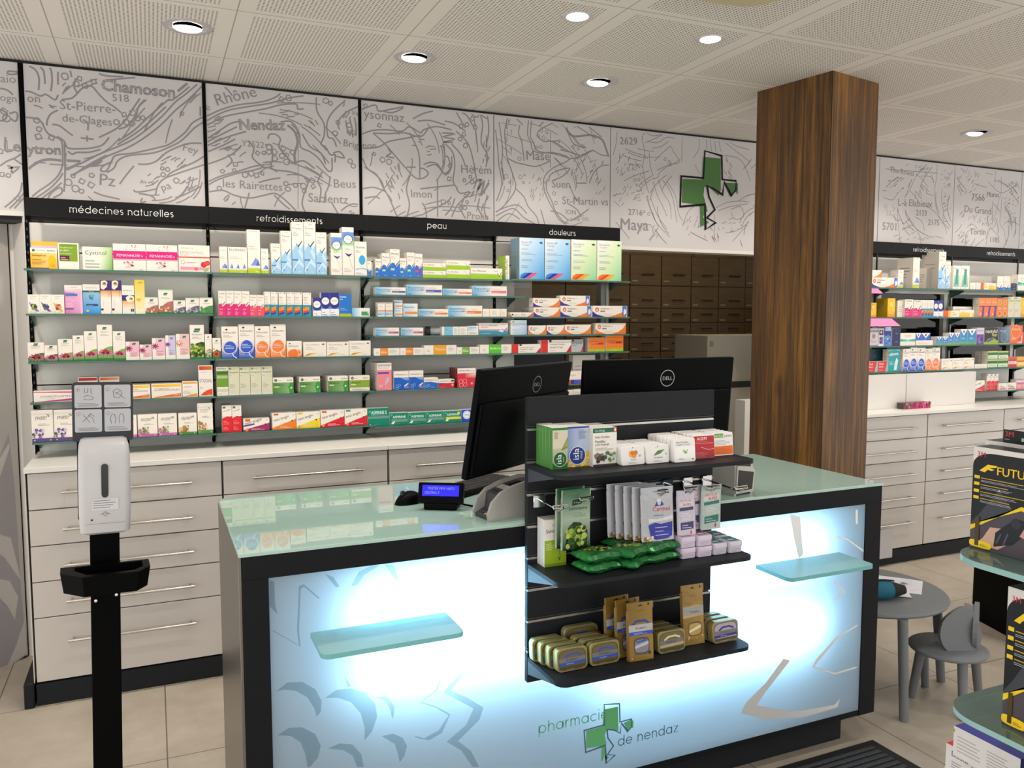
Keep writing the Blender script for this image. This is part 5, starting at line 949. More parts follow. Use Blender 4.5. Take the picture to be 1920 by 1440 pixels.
def f(a): a.t(.08, .80, .78, 'Kamillosan', '6a5a78', .01); a.r(0, .44, 1, .66, '3f2f80'); a.g(0, .18, 1, .46, 'f3ece2', 'f3ece2', 'e6a020', 'e6a020'); a.p([(.3, .58), (.6, .66), (.95, .62), (1, .48), (.7, .40), (.4, .42)], 'f2ece0'); a.d(.74, .53, .16, 'd8a030', .05); a.d(.76, .54, .07, '5a4a1a', .025); a.r(.68, .08, .94, .18, '2f2468'); a.t(.76, .10, .08, '5', 'fff', .02)
D['kamil_mid'] = f
def f(a): a.g(0, .25, 1, 1, 'f6e4a8', 'f6e4a8', 'f2c828', 'f2c828'); a.g(0, 0, 1, .25, 'f2e9d8', 'f2e9d8', 'f6e4a8', 'f6e4a8'); a.p([(.28, .90), (.68, .90), (.78, .94), (.4, .94)], '7a8a20'); a.t(.35, .905, .3, 'bio', 'f2e8a0'); a.blob(.25, .36, .5, .44, ['e8c030', 'd8b020'], 6, 2, .12); a.x(.3, .19, .6, .21, 1, 'b09a50')
D['yellow_tall'] = f
def f(a): a.p([(0, .86), (1, .74), (1, .92), (0, .95)], 'd86a98'); a.p([(0, .02), (1, .30), (1, .06), (.4, .02)], 'c83a80'); a.t(.16, .40, .74, 'HOMEOPLASMINE', '8a7f88', .01, 0, .2); a.x(.3, .26, .6, .32, 1)
D['homeo'] = f
def boiron(c1, c2, txt=None, sw=1):
    def f(a): a.g(.03, .78 if a.h / a.w < 1 else .84, .97, .96, c1, c2, c2, c1); (a.t(.08, .50, .84, txt, '9a6a60', .012, 0, .17) if txt else None); a.x(.1, .66 if txt else .62, .9, .74, 1, 'c08a60'); a.p([(0, 0), (.97, .05), (.97, .22), (.5, .14), (.1, .04)], c1 if sw else 'e06a20'); a.p([(.97, .08), (.97, .30), (.45, .16), (.08, .06)], 'e8622a') if txt else None; a.x(.08, .22, .6, .44, 3, 'c8a8a0') if not txt else None; a.t(.74, .14, .2, 'BOIRON', 'f8e8d8') if txt else None
    return f
D['oscillo'] = boiron('f0b020', 'f4d040', 'oscillococcinum'); D['boiron_red'] = boiron('b8202a', 'c83038'); D['boiron_or'] = boiron('d8521a', 'e8a070'); D['homeo_y'] = boiron('e8a030', 'e8b050', None); 
def f(a): a.g(.05, .85, .95, .97, 'e03a14', 'f07a1a', 'f07a1a', 'e03a14'); a.x(.12, .76, .88, .79, 1, 'd0a090'); a.t(.06, .45, .88, 'STODAL', '3f4460', .0, 0, .11); a.p([(.1, .03), (.96, .03), (.96, .24), (.6, .20), (.3, .12)], 'e84a1a'); a.t(.6, .05, .3, 'BOIRON', 'f8d0b0'); a.x(.1, .26, .3, .32, 2, '8a90b0')
D['stodal'] = f
def valv(band, cols, nm):
    def f(a): a.t(.16, .76 if a.h > a.w * 1.2 else .72, .58, 'VALVERDE', '3a3d38', .02); a.t(.16, .70 if a.h > a.w * 1.2 else .64, .5, nm, '4a4d48', .01); a.blob(.74, .78, .84, .86, ['3f6a2a', '5f8a3a'], 4, 2, .035); a.x(.3, .52, .88, .60, 2, 'aaa'); a.blob(.04, .14, .52, .40, cols, 30, len(nm), .075); a.r(0, 0, 1, .12, band); a.d(.12, .06, .03, 'f0e8f0'); a.d(.86, .06, .03, 'f0e8f0')
    return f
D['valv_violet'] = valv('5f4a82', ['8a70b0', 'c8b8dc', '6a4a94', 'e8e0ec', '4a5a3a'], 'STRESS'); D['valv_pink'] = valv('c86ab0', ['a86a88', '8a9a3a', 'c88aa8', '6a7a30', 'd8b8c8'], 'Menopause'); D['valv_green'] = valv('4f8a44', ['d88a60', 'a86040', '7a8a30', 'e8c070', 'c87a5a', '5a7a30'], 'Digestion'); D['valv_fruit'] = valv('5a9048', ['d8c040', 'd87a58', '7a9a3a', 'e8a080', '5a8038', 'c86a50'], 'Constipation')
def fluim(wide, tall):
    def f(a): a.t(.08, .84 if not tall else .95, .84 if wide else .7, 'FLUIMARE', '8088a8' if not wide else '707aa0', .012 if wide else 0); a.x(.1, .55, .8, .66, 2, 'c8c0bc'); 
    def f2(a):
        f(a); n = 3 if wide else 1
        for q in range(n):
            c = (q + .5) / n if wide else .6; k_ = .22 / n * (1.3 if wide else 2); top = .36 if not tall else .36; a.p([(max(0, c - k_), .16), (min(1, c + k_), .16), (min(1, c + k_ * .5), top - .05), (c + .02, top), (c - k_ * .5, .24)], '7f98d8'); a.p([(c, .16), (min(1, c + k_), .16), (min(1, c + k_ * .5), top - .05)], '4f68c0')
        a.g(0, .10, 1, .18, 'cfd6e0', 'cfd6e0', 'e8e4e0', 'e8e4e0'); a.r(0, 0, 1, .12, 'b9cc2e'); a.x(.6, .03, .95, .08, 1, 'e8f0c0')
    return f2
D['fluim_s'] = fluim(False, False); D['fluim_w'] = fluim(True, False); D['fluim_t'] = fluim(False, True)
def triomer(vck, ck, name='Triomer', body='9cc8e8'):
    def f(a): a.x(.4, .955, .9, .975, 1); a.t(.08, .86, .78, name, '5a4f4a', .015); a.x(.1, .74, .6, .83, 3, 'b0a8a4'); a.g(0, 0, 1, vck, '8fc0e8', '7fb4e4', 'd6e4f0', 'cfe2f0'); a.p([(0, .0), (1, 0), (1, vck + .03), (.75, vck - .08), (.45, vck + .02), (0, vck - .12)], body); a.p([(0, .08), (.6, .30), (1, .18), (1, .12), (.5, .22), (0, .02)], 'c8e0f4'); a.p([(.5, vck - .12), (.9, vck - .3), (.95, vck - .18), (.7, vck - .06)], 'c2dcf2'); a.r(.02, .26, .5, .29, '3f80c0'); a.check(.35, vck + .03, 1.4, ck); a.x(.5, .04, .95, .07, 1, 'e0f0ff'); a.l([(.16, .10), (.22, .07), (.28, .11)], .04, '2a4a70')
    return f
D['tri_a'] = triomer(.50, '1d3a4c'); D['tri_b'] = triomer(.56, '1d3a4c'); D['tri_g'] = triomer(.56, '2a5040'); D['tri_s'] = triomer(.46, '1d3a4c')
def otri(tint, tall):
    def f(a): a.g(0, .62, 1, .9, 'b8d8a0', 'b8d8a0', '5f8ad8', '6a94e0'); a.d(.5, .78 if tall else .74, .50, '6a8ed8', .13); a.d(.5, .72 if tall else .66, .46, 'a8d08a', .10); a.d(.5, .75 if tall else .71, .40, '2a4878', None); a.d(.5, .75 if tall else .71, .35, 'f2f0ee'); a.t(.24, .735 if tall else .70, .52, 'Otrivin', 'b07078', .01); a.x(.2, .53, .84, .57, 2, 'b8b0b0'); a.p([(.2, .47), (.55, .44), (.85, .46), (.6, .39), (.45, .40)], '4a3478'); a.l([(.55, .40), (.9, .12)], .05, 'd8ccb8'); a.x(.1, .08, .8, .16, 3, 'c0b8b4')
    return f
D['otri_t'] = otri(0, True); D['otri_m'] = otri(0, False)
def f(a): a.x(.1, .92, .5, .95, 1); a.t(.1, .80, .74, 'Otrivin', '4a5060', .012); a.x(.12, .68, .5, .77, 2, 'a0a0a8'); a.d(.62, .46, .27, '36a8e0', .14); a.p([(.1, .2), (.6, .24), (1, .2), (1, .17), (.5, .2), (.1, .16)], '8ec8dc'); a.x(.1, .04, .8, .10, 2, '70a0c8')
D['otri_b'] = f
def f(a): a.x(.1, .8, .8, .9, 1, 'c08a90'); a.p([(0, 0), (1, 0), (1, .42), (.4, .30), (.2, .42), (0, .44)], '2f7ac8'); a.check(.2, .44, 1.4); a.x(.1, .1, .5, .18, 1, 'd0e4f8')
D['mini_blue'] = f
def pinktri(c):
    def f(a): a.x(.45, .955, .95, .975, 1, 'c0b0b0'); a.t(.08, .87, .8, 'Triomer', '5a4a48', .015); a.x(.1, .74, .7, .83, 2, 'c8c0bc'); a.p([(0, 0), (1, 0), (1, .52), (.55, .40), (.35, .52), (0, .50)], c); a.check(.38, .53, 1.3, '3a2030'); a.x(.08, .30, .8, .35, 1, 'f8d8e0'); a.x(.08, .1, .6, .24, 4, 'f4a8c0')
    return f
D['pink_tri'] = pinktri('e0287a'); D['coral_tri'] = pinktri('ea5068')
def f(a): a.x(.1, .94, .6, .97, 1, '888'); a.d(.8, .95, .06, '303038'); a.t(.1, .78, .45, 'Nasic', '4a4a50', .012); a.x(.1, .68, .6, .76, 2, 'b0b0b0'); a.x(.1, .55, .75, .64, 2, 'c8c0bc'); a.r(0, .06, 1, .50, '1f94aa'); a.p([(0, .20), (.72, .30), (.72, .44), (0, .38)], 'ec8a2a'); a.p([(0, .14), (.72, .22), (.72, .30), (0, .24)], 'd8402a'); a.p([(0, .08), (.72, .14), (.72, .22), (0, .17)], '3a3f9c'); a.r(0, 0, 1, .07, '1f94aa')
D['rainbow'] = f
def f(a): a.r(0, .34, 1, 1, '2a2f8c'); a.d(.5, .66, .44, 'f0eeee'); a.t(.24, .65, .52, 'Otrivin', '8a6a70', .01); a.p([(0, .34), (1, .34), (1, .46), (.8, .38), (.5, .34), (.2, .38), (0, .46)], '6a9ad0'); a.r(0, 0, 1, .34, 'eeeef2'); a.x(.1, .1, .7, .26, 2, 'a0a8b8'); a.r(0, .0, .9, .06, '6a74c0')
D['otri_navy'] = f
def f(a): a.r(0, 0, 1, 1, '1f74cc'); a.x(.05, .86, .9, .95, 1, 'e0ecff'); a.x(.05, .76, .4, .84, 1, 'bcd8ff'); a.x(.06, .3, .7, .45, 2, '7fb4ee'); a.r(0, 0, 1, .16, 'b2c224')
D['blue_plain'] = f
def f(a): a.g(0, 0, .5, 1, '6ab8e4', 'f0f0ee', 'f0f0ee', '6ab8e4'); a.r(.52, .2, .95, .62, '3f9a62'); a.d(.92, .5, .06, 'b8e0c0')
D['tube_green'] = f
def solm(c1, c2):
    def f(a): a.p([(.2, .90), (.3, .93), (.4, .90), (.3, .87)], '2a2c38'); a.t(.1, .78, .78, 'Solmucalm', '4a4440', .012); a.x(.1, .66, .7, .75, 2, 'b8a8a0'); a.g(0, 0, 1, .52, c1, c1, 'efe4da', 'efe4da'); a.p([(.55, 0), (1, 0), (1, .42), (.9, .2)], c1); a.d(.5, .32, .38, c2, .21); a.ring(.45, .36, .46, .035, 'ecebf4'); a.l([(.62, .17), (.7, .06), (.9, .0)], .05, 'ecebf4'); a.x(.2, .3, .8, .44, 3, 'c8d0f0')
    return f
D['solm_blue'] = solm('2456c0', '2c5ac4'); D['solm_or'] = solm('f0802a', 'f2842e')
def f(a): a.p([(.12, .84), (.2, .89), (.28, .84), (.2, .79)], '2a2c38'); a.t(.1, .64, .64, 'Solmucol', '6a5a50', .012); a.g(0, 0, 1, .5, 'ee6a1c', 'ee6a1c', 'f0d8c8', 'f0d8c8'); a.d(.5, .24, .42, 'f07a28', .24); a.ring(.4, .2, .38, .03, 'f6e4d8'); a.l([(.8, .1), (.9, .2), (.98, .3)], .04, 'f6e4d8')
D['solm_s'] = f
def f(a): a.t(.1, .77, .6, 'Solmucol® 600 mg', '8a8480', .01, 0, .09); a.p([(.80, .84), (.87, .90), (.94, .84), (.87, .78)], '4a4a58'); a.x(.1, .5, .5, .7, 2, 'b4aaa4'); a.p([(.02, .02), (.3, .22), (.62, .26), (.3, .10)], 'f0c02a'); a.p([(.02, .04), (.2, .2), (.4, .24), (.2, .1)], 'e8781e'); a.x(.6, .1, .95, .15, 1, 'b4aaa4')
D['solm_w'] = f
def f(a): a.t(.1, .91, .7, 'BioMed', '3a3a38', .02); a.r(0, .30, 1, .87, '6f9c2e'); a.r(0, .74, 1, .84, '3f6a20'); a.r(.03, .60, .97, .70, 'a8c088'); a.r(0, .14, 1, .24, 'd0d0b8'); a.x(.1, .05, .6, .09, 1)
D['bio_green'] = f
def f(a): a.g(0, 0, 1, 1, 'dcd8c4', 'dcd8c4', 'd0d4b0', 'd8d8bc'); a.d(.18, .93, .10, '3a4048'); a.d(.18, .93, .05, '9ab0a0'); a.x(.34, .91, .9, .95, 1); a.t(.1, .78, .78, 'Sinupret', '5a6448', .015); a.x(.1, .68, .4, .72, 1); a.x(.1, .26, .7, .42, 4, 'b0ac98'); a.r(0, 0, 1, .06, 'e8e4d8')
D['sinu_tall'] = f
def sinu(face, c='5f9c3c'):
    def f(a):
        a.d(.13, .84, .07, '2f3a40'); a.d(.13, .84, .035, '8aa098'); a.x(.22, .81, .5, .87, 1); a.t(.68, .80, .26, 'BioMed', '3a3a3a', .02); a.g(0, .0 if face else .22, 1, .70, c if not face else '4f8c3c', 'a8c49a' if face else c, '8ab878' if face else c, '4f8a34' if face else c); a.t(.1, .50, .44, 'Sinupret', '233a18', .015); a.r(.06, .38, .3, .46, 'c8dcb8')
        if face: a.p([(.8, 0), (.97, 0), (1, .3), (1, .66), (.9, .70), (.8, .62), (.78, .48), (.72, .36), (.78, .3), (.78, .14)], '3f9a3a'); a.p([(.82, .32), (.88, .42), (.94, .36), (.88, .28)], 'd8ecd0'); a.g(0, 0, .8, .12, '3f7a30', 'a0c090', '8ab078', '4f8a3c')
        else: a.x(.1, .06, .9, .16, 2)
    return f
D['sinu_a'] = sinu(True); D['sinu_b'] = sinu(False, '8aa83a')
def f(a): a.r(.08, .89, .36, .96, '4a7a6a'); a.t(.12, .76, .8, 'neo-angin', '5a5550', .0, 16); a.p([(0, 0), (1, 0), (1, .60), (.8, .58), (.5, .60), (0, .52)], 'dc2430'); a.x(.1, .3, .8, .45, 3, 'f08a8a'); a.x(.1, .08, .7, .22, 3, 'f08a8a'); a.d(.8, .56, .05, 'b01020')
D['neo_tall'] = f
def neo(c, b='d86a4a', low=False):
    def f(a): a.r(.06, .86 if not low else .78, .26, .97, b); a.t(.07, .48 if not low else .5, .66, 'neo·angin', '4a4644', .02, 15); a.p([(0, .0), (1, 0), (1, .62), (.9, .55), (.5, .36), (0, .10)], c); a.x(.86, .84, .96, .94, 2); a.d(.84, .50, .035, '6a3030'); a.d(.12, .10, .06, 'f09a5a'); a.x(.3, .08, .85, .22, 2, 'f0dcd0'); (a.p([(0, .36), (.42, .50), (.42, .62), (0, .48)], '4a3f98') if low else None)
    return f
D['neo_mag'] = neo('a82a68', 'e0662a', True); D['neo_or'] = neo('f0842a'); D['neo_ye'] = neo('efd32c', 'e8c030'); D['neo_red'] = neo('dc2a38', 'dd5a3a'); D['neo_red2'] = neo('dc2a38', '4f9a8a')
def merf(c='2a70d0', b='a8d8a0', ck='2f4a5a', red=False):
    def f(a): a.x(.4, .95, .9, .975, 1); a.t(.1, .80, .8, 'Merfen', '4a4038' if not red else '4a3a3a', .02); a.x(.1, .66, .6, .77, 3, 'c8bca8'); a.p([(0, 0), (1, 0), (1, .52), (.62, .36), (.42, .50), (.2, .52), (0, .44)], c); a.check(.40, .50, 1.5, ck if not red else 'd87a80'); a.r(.06, .24, .46, .32, b if not red else 'e05060'); a.x(.3, .06, .8, .12, 1, 'a8c8f0')
    return f
D['merf'] = merf(); D['merf_c'] = merf('2a7ad0', 'b8e090'); D['merf_r'] = merf('4a68c0', '', '', True)
def f(a): a.t(.04, .66, .14, 'Vita-', 'd04a3a', .02, 0, .17); a.t(.20, .66, .28, 'Merfen', '4a4440', .02, 0, .17); a.x(.72, .74, .96, .84, 1); a.g(0, .46, 1, .54, 'c8d0c8', 'f0ece0', 'f0ece0', 'a8c0b8'); a.p([(0, 0), (1, 0), (1, .48), (.92, .30), (.86, .46), (0, .46)], '9cc428'); a.l([(.83, .60), (.90, .26), (.985, .70)], .014, '3a4638')
D['vita'] = f
def f(a): a.r(0, 0, 1, 1, 'f2eee4'); a.t(.62, .08, .0 + .8 * a.h / a.w, 'Vita-Merfen', '5a6a40', .01, 90); a.p([(.0, 0), (.9, 0), (.4, .16), (0, .2)], 'b8d8e0')
D['vita_end'] = f
def bep(sub, subc, bar):
    def f(a): a.g(0, 0, .62, 1, '4aa8dc', 'f3eee6', 'f3eee6', '8accec'); a.t(.04, .62, .44, 'Bepanthen', '2c5f98', .02, 0, .2); a.t(.50, .62, .32, sub, subc, .005, 0, .17); a.l([(.04, .48), (.44, .46)], .012, '2a78b8'); a.t(.40, .42, .10, 'PRO', '3a4a58', .02); a.r(.54, .28, .98, .52, bar); a.x(.56, .36, .9, .44, 1, 'f0e0e8'); a.x(.04, .08, .2, .2, 1, '3a88c0')
    return f
D['bep_c'] = bep('Crème', 'a8b0b4', '4a60b0'); D['bep_o'] = bep('Onguent', 'f0c0b8', 'e0788a'); D['bep_p'] = bep('Plus Crème', 'f0c8b0', 'e8832c'); D['bep_d'] = bep('Derma', 'e0a8b0', 'b8588f')
def f(a): a.g(0, .1, 1, .5, '6ab8e4', '8ac8ec', 'f0e6da', 'f0e6da'); a.r(0, .36, 1, .44, 'e8935a'); a.t(.06, .92, .86, 'Bepanthen', '4a4a50', .01); a.x(.1, .14, .5, .24, 1, '3a88c0'); a.x(.1, .64, .8, .8, 3, 'd0c8c0')
D['bep_up'] = f
def f(a): a.g(0, 0, 1, 1, '9accec', 'f3eee6', 'f3eee6', 'bcdcf0'); a.t(.06, .66, .72, 'Bepanthen', '2c5f98', .015, 0, .16); a.r(.1, .18, .98, .38, 'e8935a'); a.x(.06, .06, .4, .12, 1, '6ab0dc')
D['bep_s'] = f
def f(a): a.x(.05, .2, .15, .8, 4, 'd0c0b0'); a.r(.26, 0, .30, 1, 'f0c8a0'); a.r(.72, 0, .76, 1, 'e8c8b0'); a.x(.4, .3, .6, .8, 5, 'c8c0b8', 3); a.x(.8, .2, .95, .7, 4, 'd8c0b0')
D['plain_back'] = f
def f(a): a.r(.08, 0, .42, 1, '7fc0dc'); a.p([(.12, .62), (.16, .74), (.22, .72)], '2a5a8a'); a.x(.46, .2, .6, .9, 5, '9ab8c8'); a.r(.64, 0, .67, 1, 'a8d0dc'); a.x(.72, .1, .95, .9, 6, 'c8c4bc')
D['blue_back'] = f
def f(a): a.g(0, .45, 1, 1, 'a8d0ec', 'f0ece6', 'f0ece6', 'bcdcf0'); a.t(.1, .72, .7, 'Derma', '3a80b8', .01); a.x(.1, .1, .9, .38, 3)
D['derma_s'] = f
def f(a): a.t(.06, .74, .26, 'Derma-', 'c04a88', .02, 0, .13); a.t(.34, .74, .30, 'Merfen', '3a4048', .02, 0, .13); a.x(.76, .84, .96, .9, 1); a.t(.06, .58, .26, 'Sensitive', 'c870a0', .01); a.r(0, 0, 1, .34, '3a90b0'); a.g(0, .30, 1, .42, '3a90b0', '8ab8cc', 'b8a8c8', '8ab0c8'); a.r(0, .42, 1, .46, 'b06a9c'); a.p([(.66, .30), (.76, .52), (.9, .46), (.82, .2)], 'd8dcec'); a.l([(.8, .5), (.86, .3), (.98, .62)], .02, 'a8487c'); a.x(.08, .1, .6, .2, 1, 'a0d0e0')
D['derma'] = f
def band(c, txt='', tc='f6e8d8', l=.24, r=.55, side='b8b0a8'):
    def f(a): a.x(.08, .3, .2, .6, 2, side); a.r(l, 0, r, 1, c); (a.t(l + .05, .45, (r - l) * .8, txt, tc, .01) if txt else a.x(l + .03, .3, r - .03, .75, 3, tc)); a.x(r + .06, .35, .92, .85, 4, 'b8b4b0')
    return f
D['or_band'] = band('ee8a2c'); D['or_wide'] = band('eaa228', 'Vitamin', 'fbecd0', .28, .68); D['gr_band'] = band('7aa838', '', 'e8f4d0', .22, .56); D['gr_wide'] = band('54c02a', 'Bioflorin', 'f0fce8', .28, .68)
def f(a): a.r(0, 0, 1, .74, 'ee8a96'); a.r(0, .74, 1, 1, 'f2ebe4'); a.t(.06, .87, .84, 'DAFALGAN', '3a3644', .02); a.t(.08, .77, .78, 'ENFANT', 'e8a0a8', .01); a.r(.02, .60, .82, .66, '4a48b0'); a.l([(.5, .18), (.68, .48)], .05, 'b8c4e8'); a.p([(.55, .18), (.8, .3), (.84, .48), (.66, .44)], 'd8b8c8'); a.t(.1, .1, .3, '80', 'f8c8cc', .01); a.x(.5, .06, .95, .16, 2, 'f8c8cc')
D['daf_pink'] = f
def f(a): a.r(0, 0, 1, .66, '1f60c4'); a.p([(0, .66), (1, .66), (1, .74), (.6, .7)], 'f2ebe4'); a.p([(.4, .66), (1, .66), (1, .5), (.8, .5)], '7aa4e0'); a.t(.08, .78, .58, 'DAFALGAN', '4a4444', .015); a.t(.70, .78, .24, 'ADUL', 'd05a50', .01); a.ring(.2, .20, .09, .02, 'a8c8f4'); a.ring(.36, .24, .08, .02, 'a8c8f4'); a.ring(.22, .08, .08, .02, 'a8c8f4'); a.p([(.66, .2), (.94, .36), (.98, .3), (.72, .12)], 'd8e0f4'); a.r(.7, .06, .98, .18, '8a80c8')
D['daf_blue'] = f
def f(a): a.t(.08, .72, .5, 'DAFALGAN', '4a4444', .015, 0, .14); a.t(.62, .72, .32, 'dolo', 'd05a50', .01, 0, .14); a.p([(0, 0), (1, 0), (1, .5), (.5, .62), (0, .62)], '2a6ac8'); a.ring(.18, .22, .09, .02, 'a8c8f4'); a.ring(.34, .28, .08, .02, 'a8c8f4'); a.x(.5, .1, .9, .2, 1, 'a8c8f4')
D['daf_blue_s'] = f
def f(a): a.t(.06, .72, .46, 'DAFALGAN', '4a4444', .015, 0, .16); a.t(.56, .72, .2, 'FLU', 'd05a50', .01, 0, .16); a.r(.8, .72, .98, .9, '2a2a3a'); a.p([(0, 0), (1, 0), (1, .62), (.5, .55), (0, .6)], 'c8283a'); a.p([(0, .4), (.6, .56), (0, .6)], '5a3a80'); a.d(.88, .34, .08, 'e8a080'); a.x(.1, .1, .7, .2, 1, 'f0a0a0')
D['daf_flu'] = f
def f(a): a.t(.06, .84, .60, 'DAFALGAN', '4a3a3a', .02); a.t(.72, .84, .22, '500 mg', 'a08a88', .01); a.p([(0, 0), (1, 0), (1, .76), (0, .74)], 'd8283e'); a.g(.4, .5, 1, .75, 'd8283e', 'e87a80', 'f2d8d4', 'd8404e'); a.ring(.18, .32, .10, .018, 'f4b8b8'); a.ring(.40, .34, .10, .018, 'f4b8b8'); a.ring(.20, .12, .10, .018, 'f4b8b8'); a.ring(.42, .14, .10, .018, 'f4b8b8'); a.d(.78, .2, .06, 'f0a0a0')
D['daf_red'] = f
def f(a): a.r(0, 0, 1, 1, '232c86'); a.p([(.1, .5), (.16, .85), (.7, .92), (.5, .5), (.64, .28), (.2, .2)], 'c8d0ec'); a.p([(.2, .5), (.26, .74), (.6, .8), (.42, .5), (.5, .36), (.26, .3)], '2a3490'); a.t(.15, .52, .5, 'IBU', 'f0f0fa', .03); a.d(.2, .1, .06, 'e8ecf8')
D['navy'] = f
def asp(txt, yel=False, big=False):
    def f(a): a.r(0, 0, 1, 1, '12866e'); a.d(.1, .82, .05, '5ab8a0'); a.t(.16, .66 if big else .58, .72, txt, 'f0f8f4', .03, 0, .2); a.l([(.16, .60 if big else .5), (.9, .60 if big else .5)], .008, 'a8d8c8'); a.r(0 if big else .1, .42 if big else .26, 1, .55 if big else .46, '6f9a90' if not yel else 'e0d83a'); (a.d(.86, .78, .08, 'e8dc3a') if yel else None); a.p([(.06, .10), (.16, .28), (.30, .34), (.22, .10)], 'f0ece0') if not big else a.d(.12, .1, .03, 'e8f4f0'); a.x(.3, .1, .7, .16, 1, '6ac0a8')
    return f
D['asp_big'] = asp("ASPIRINE S", False, True); D['asp_a'] = asp('ASPIRINE'); D['asp_b'] = asp('ASPIRIN'); D['asp_y'] = asp('ASPIRINE', True)
def f(a): a.g(0, 0, 1, 1, '1f4ac8', '2a60d8', '2f68e0', '1f50d0'); a.d(.3, .56, .22, 'eef0fa'); a.ring(.3, .56, .17, .02, '8a98c8'); a.t(.18, .5, .24, 'Alka', '4a4a60', .02); a.l([(.5, .48), (1, .42)], .012, 'c8d8f8')
D['alka'] = f
def flec(c1, c2, s1, s2, s3, nm, tc):
    def f(a): a.g(0, 0, 1, 1, c1, c2, c1, 'e8eef2'); a.t(.08, .87, .42, nm, '7a7a86', .012); a.t(.08, .81, .30, 'Tissugel', tc, .008); a.p([(.80, .89), (.87, .92), (.96, .89), (.87, .86)], '3a4a50'); a.x(.08, .60, .72, .66, 2, '8a9aa4'); a.x(.08, .72, .5, .76, 1, '9aa4aa'); a.x(.08, .44, .6, .50, 2, '9aa4a8', 5); a.x(.08, .28, .5, .36, 2, '9aa4a8', 7); a.p([(.02, .02), (.16, .02), (.50, .16), (.2, .16), (.06, .11)], s1); a.p([(.06, .02), (.22, .02), (.54, .16), (.36, .16)], s2); a.p([(.24, .02), (.42, .02), (.74, .16), (.56, .16)], s3)
    return f
D['flec_b'] = flec('a8d4f4', '3aa0e8', '2a8ad8', '2a28b0', 'e85a7a', 'Flector EP', 'd88a9a'); D['flec_g'] = flec('d8e8c0', '8ad4a0', 'e87a1c', 'e0502a', 'f0b020', 'Flectoparin', 'd8a098')
def volt(bl, bb):
    def f(a): a.p([(.5, 0), (.97, 0), (.97, .7), (.82, .35)] if bb else [(.55, 0), (1, 0), (1, .95), (.9, .5), (.75, .2)], 'ee7f2c'); a.p([(0, 0), (.36, 0), (.12, .22), (0, .50)], bl); a.d(.13, .64, .055, 'd8603a', .20); a.d(.13, .62, .03, 'f0c0a8', .11); a.t(.22, .66, .26, 'Voltaren', '5a5054', .015, 0, .17); a.x(.5, .70, .6, .78, 1); a.r(.22, .44, .36, .56, '8a8088'); a.x(.3, .14, .7, .34, 2, 'd8d0cc'); (a.r(.86, .1, .985, .98, '4a78c8'), a.p([(.9, .15), (.97, .3), (.97, .6), (.92, .75), (.89, .5)], 'e8ecf4')) if bb else None
    return f
D['volt_a'] = volt('3a2f98', False); D['volt_b'] = volt('3a2f98', True); D['volt_o'] = volt('ec7a34', False)
def f(a): a.d(.12, .45, .04, '3a3030', .2); a.t(.18, .3, .22, 'Voltaren', '5a5054', .012); a.t(.5, .3, .18, 'Dolo', '7a6a68', .012); a.p([(.76, 0), (1, 0), (1, 1), (.9, .5)], 'e86a3a'); a.p([(0, 1), (0, 0), (.1, 0), (.04, .5)], 'd8704a')
D['volt_thin'] = f
def f(a): a.g(0, 0, 1, 1, 'd8e4f0', '8ab8ec', 'c8dcf0', 'e8ecf0'); a.p([(.1, .88), (.17, .92), (.24, .88), (.17, .84)], '4a5a68'); a.x(.1, .6, .6, .72, 2, '8a98a8'); a.x(.1, .1, .8, .45, 4, 'a8b8c8', 4)
D['blue_sq'] = f
def f(a): a.r(0, 0, .22, 1, 'd8281e'); a.r(.26, .82, .34, 1, '2a3040'); a.t(.28, .58, .5, 'Ecofenac® Sandoz', '4a4a54', .01, 0, .13); a.t(.28, .36, .44, 'Lipogel 10 mg/g', '4a4a54', .01, 0, .13); a.x(.28, .12, .6, .2, 1); a.p([(.84, 0), (1, 0), (1, .6)], 'b8283a')
D['eco'] = f
def f(a): a.r(0, .7, 1, 1, '9aa0a8'); a.r(0, 0, 1, .7, 'b8bcc0'); a.r(.04, .84, .2, 1, '2a3040'); a.t(.06, .62, .82, 'Ibu Sandoz', '33343c', .015, 0, .13); a.t(.06, .46, .4, '400', 'b85a58', .02, 0, .12); a.p([(.78, 0), (1, 0), (1, .6)], 'b84848')
D['ibu_grey'] = f
def f(a): a.r(0, .16, 1, 1, 'f0802a'); a.p([(0, 0), (1, 0), (1, .2), (0, .16)], 'a8c82a'); a.r(0, .86, 1, .92, 'e86a20'); a.r(.14, .50, .92, .62, 'b82a1e'); a.t(.16, .52, .4, 'DUL-X', 'f8c0a0', .02); a.x(.1, .7, .9, .78, 1, 'c85a18'); a.x(.4, .05, .8, .1, 1, 'e8f0c0')
D['dulx'] = f
def f(a): a.t(.06, .62, .44, 'Algifor', 'c08a70', .01); a.x(.6, .8, .9, .86, 1); a.r(0, 0, .12, .3, 'e04a3a'); a.r(.12, 0, .34, .3, '2a3090'); a.r(.34, 0, .62, .3, '3a58c8'); a.r(.62, 0, 1, .3, '8048b0')
D['stripes'] = f
D['white'] = lambda a: a.x(.1, .3, .8, .7, 3, 'c8c4c0')
D['grey_side'] = lambda a: a.r(0, 0, 1, 1, '9c988f')
def f(a): a.g(.1, .1, .9, .9, '6ab0a0', '8ac4b0', 'e0ece4', 'e0ece4'); a.r(.1, .6, .9, .98, 'ecece6'); a.p([(.3, .2), (.66, .2), (.7, .86), (.36, .86)], '4f9a84'); a.x(.1, .86, .6, .94, 1); a.l([(.5, .04), (.5, .2)], .06, 'b8d0c8')
D['white_green'] = f
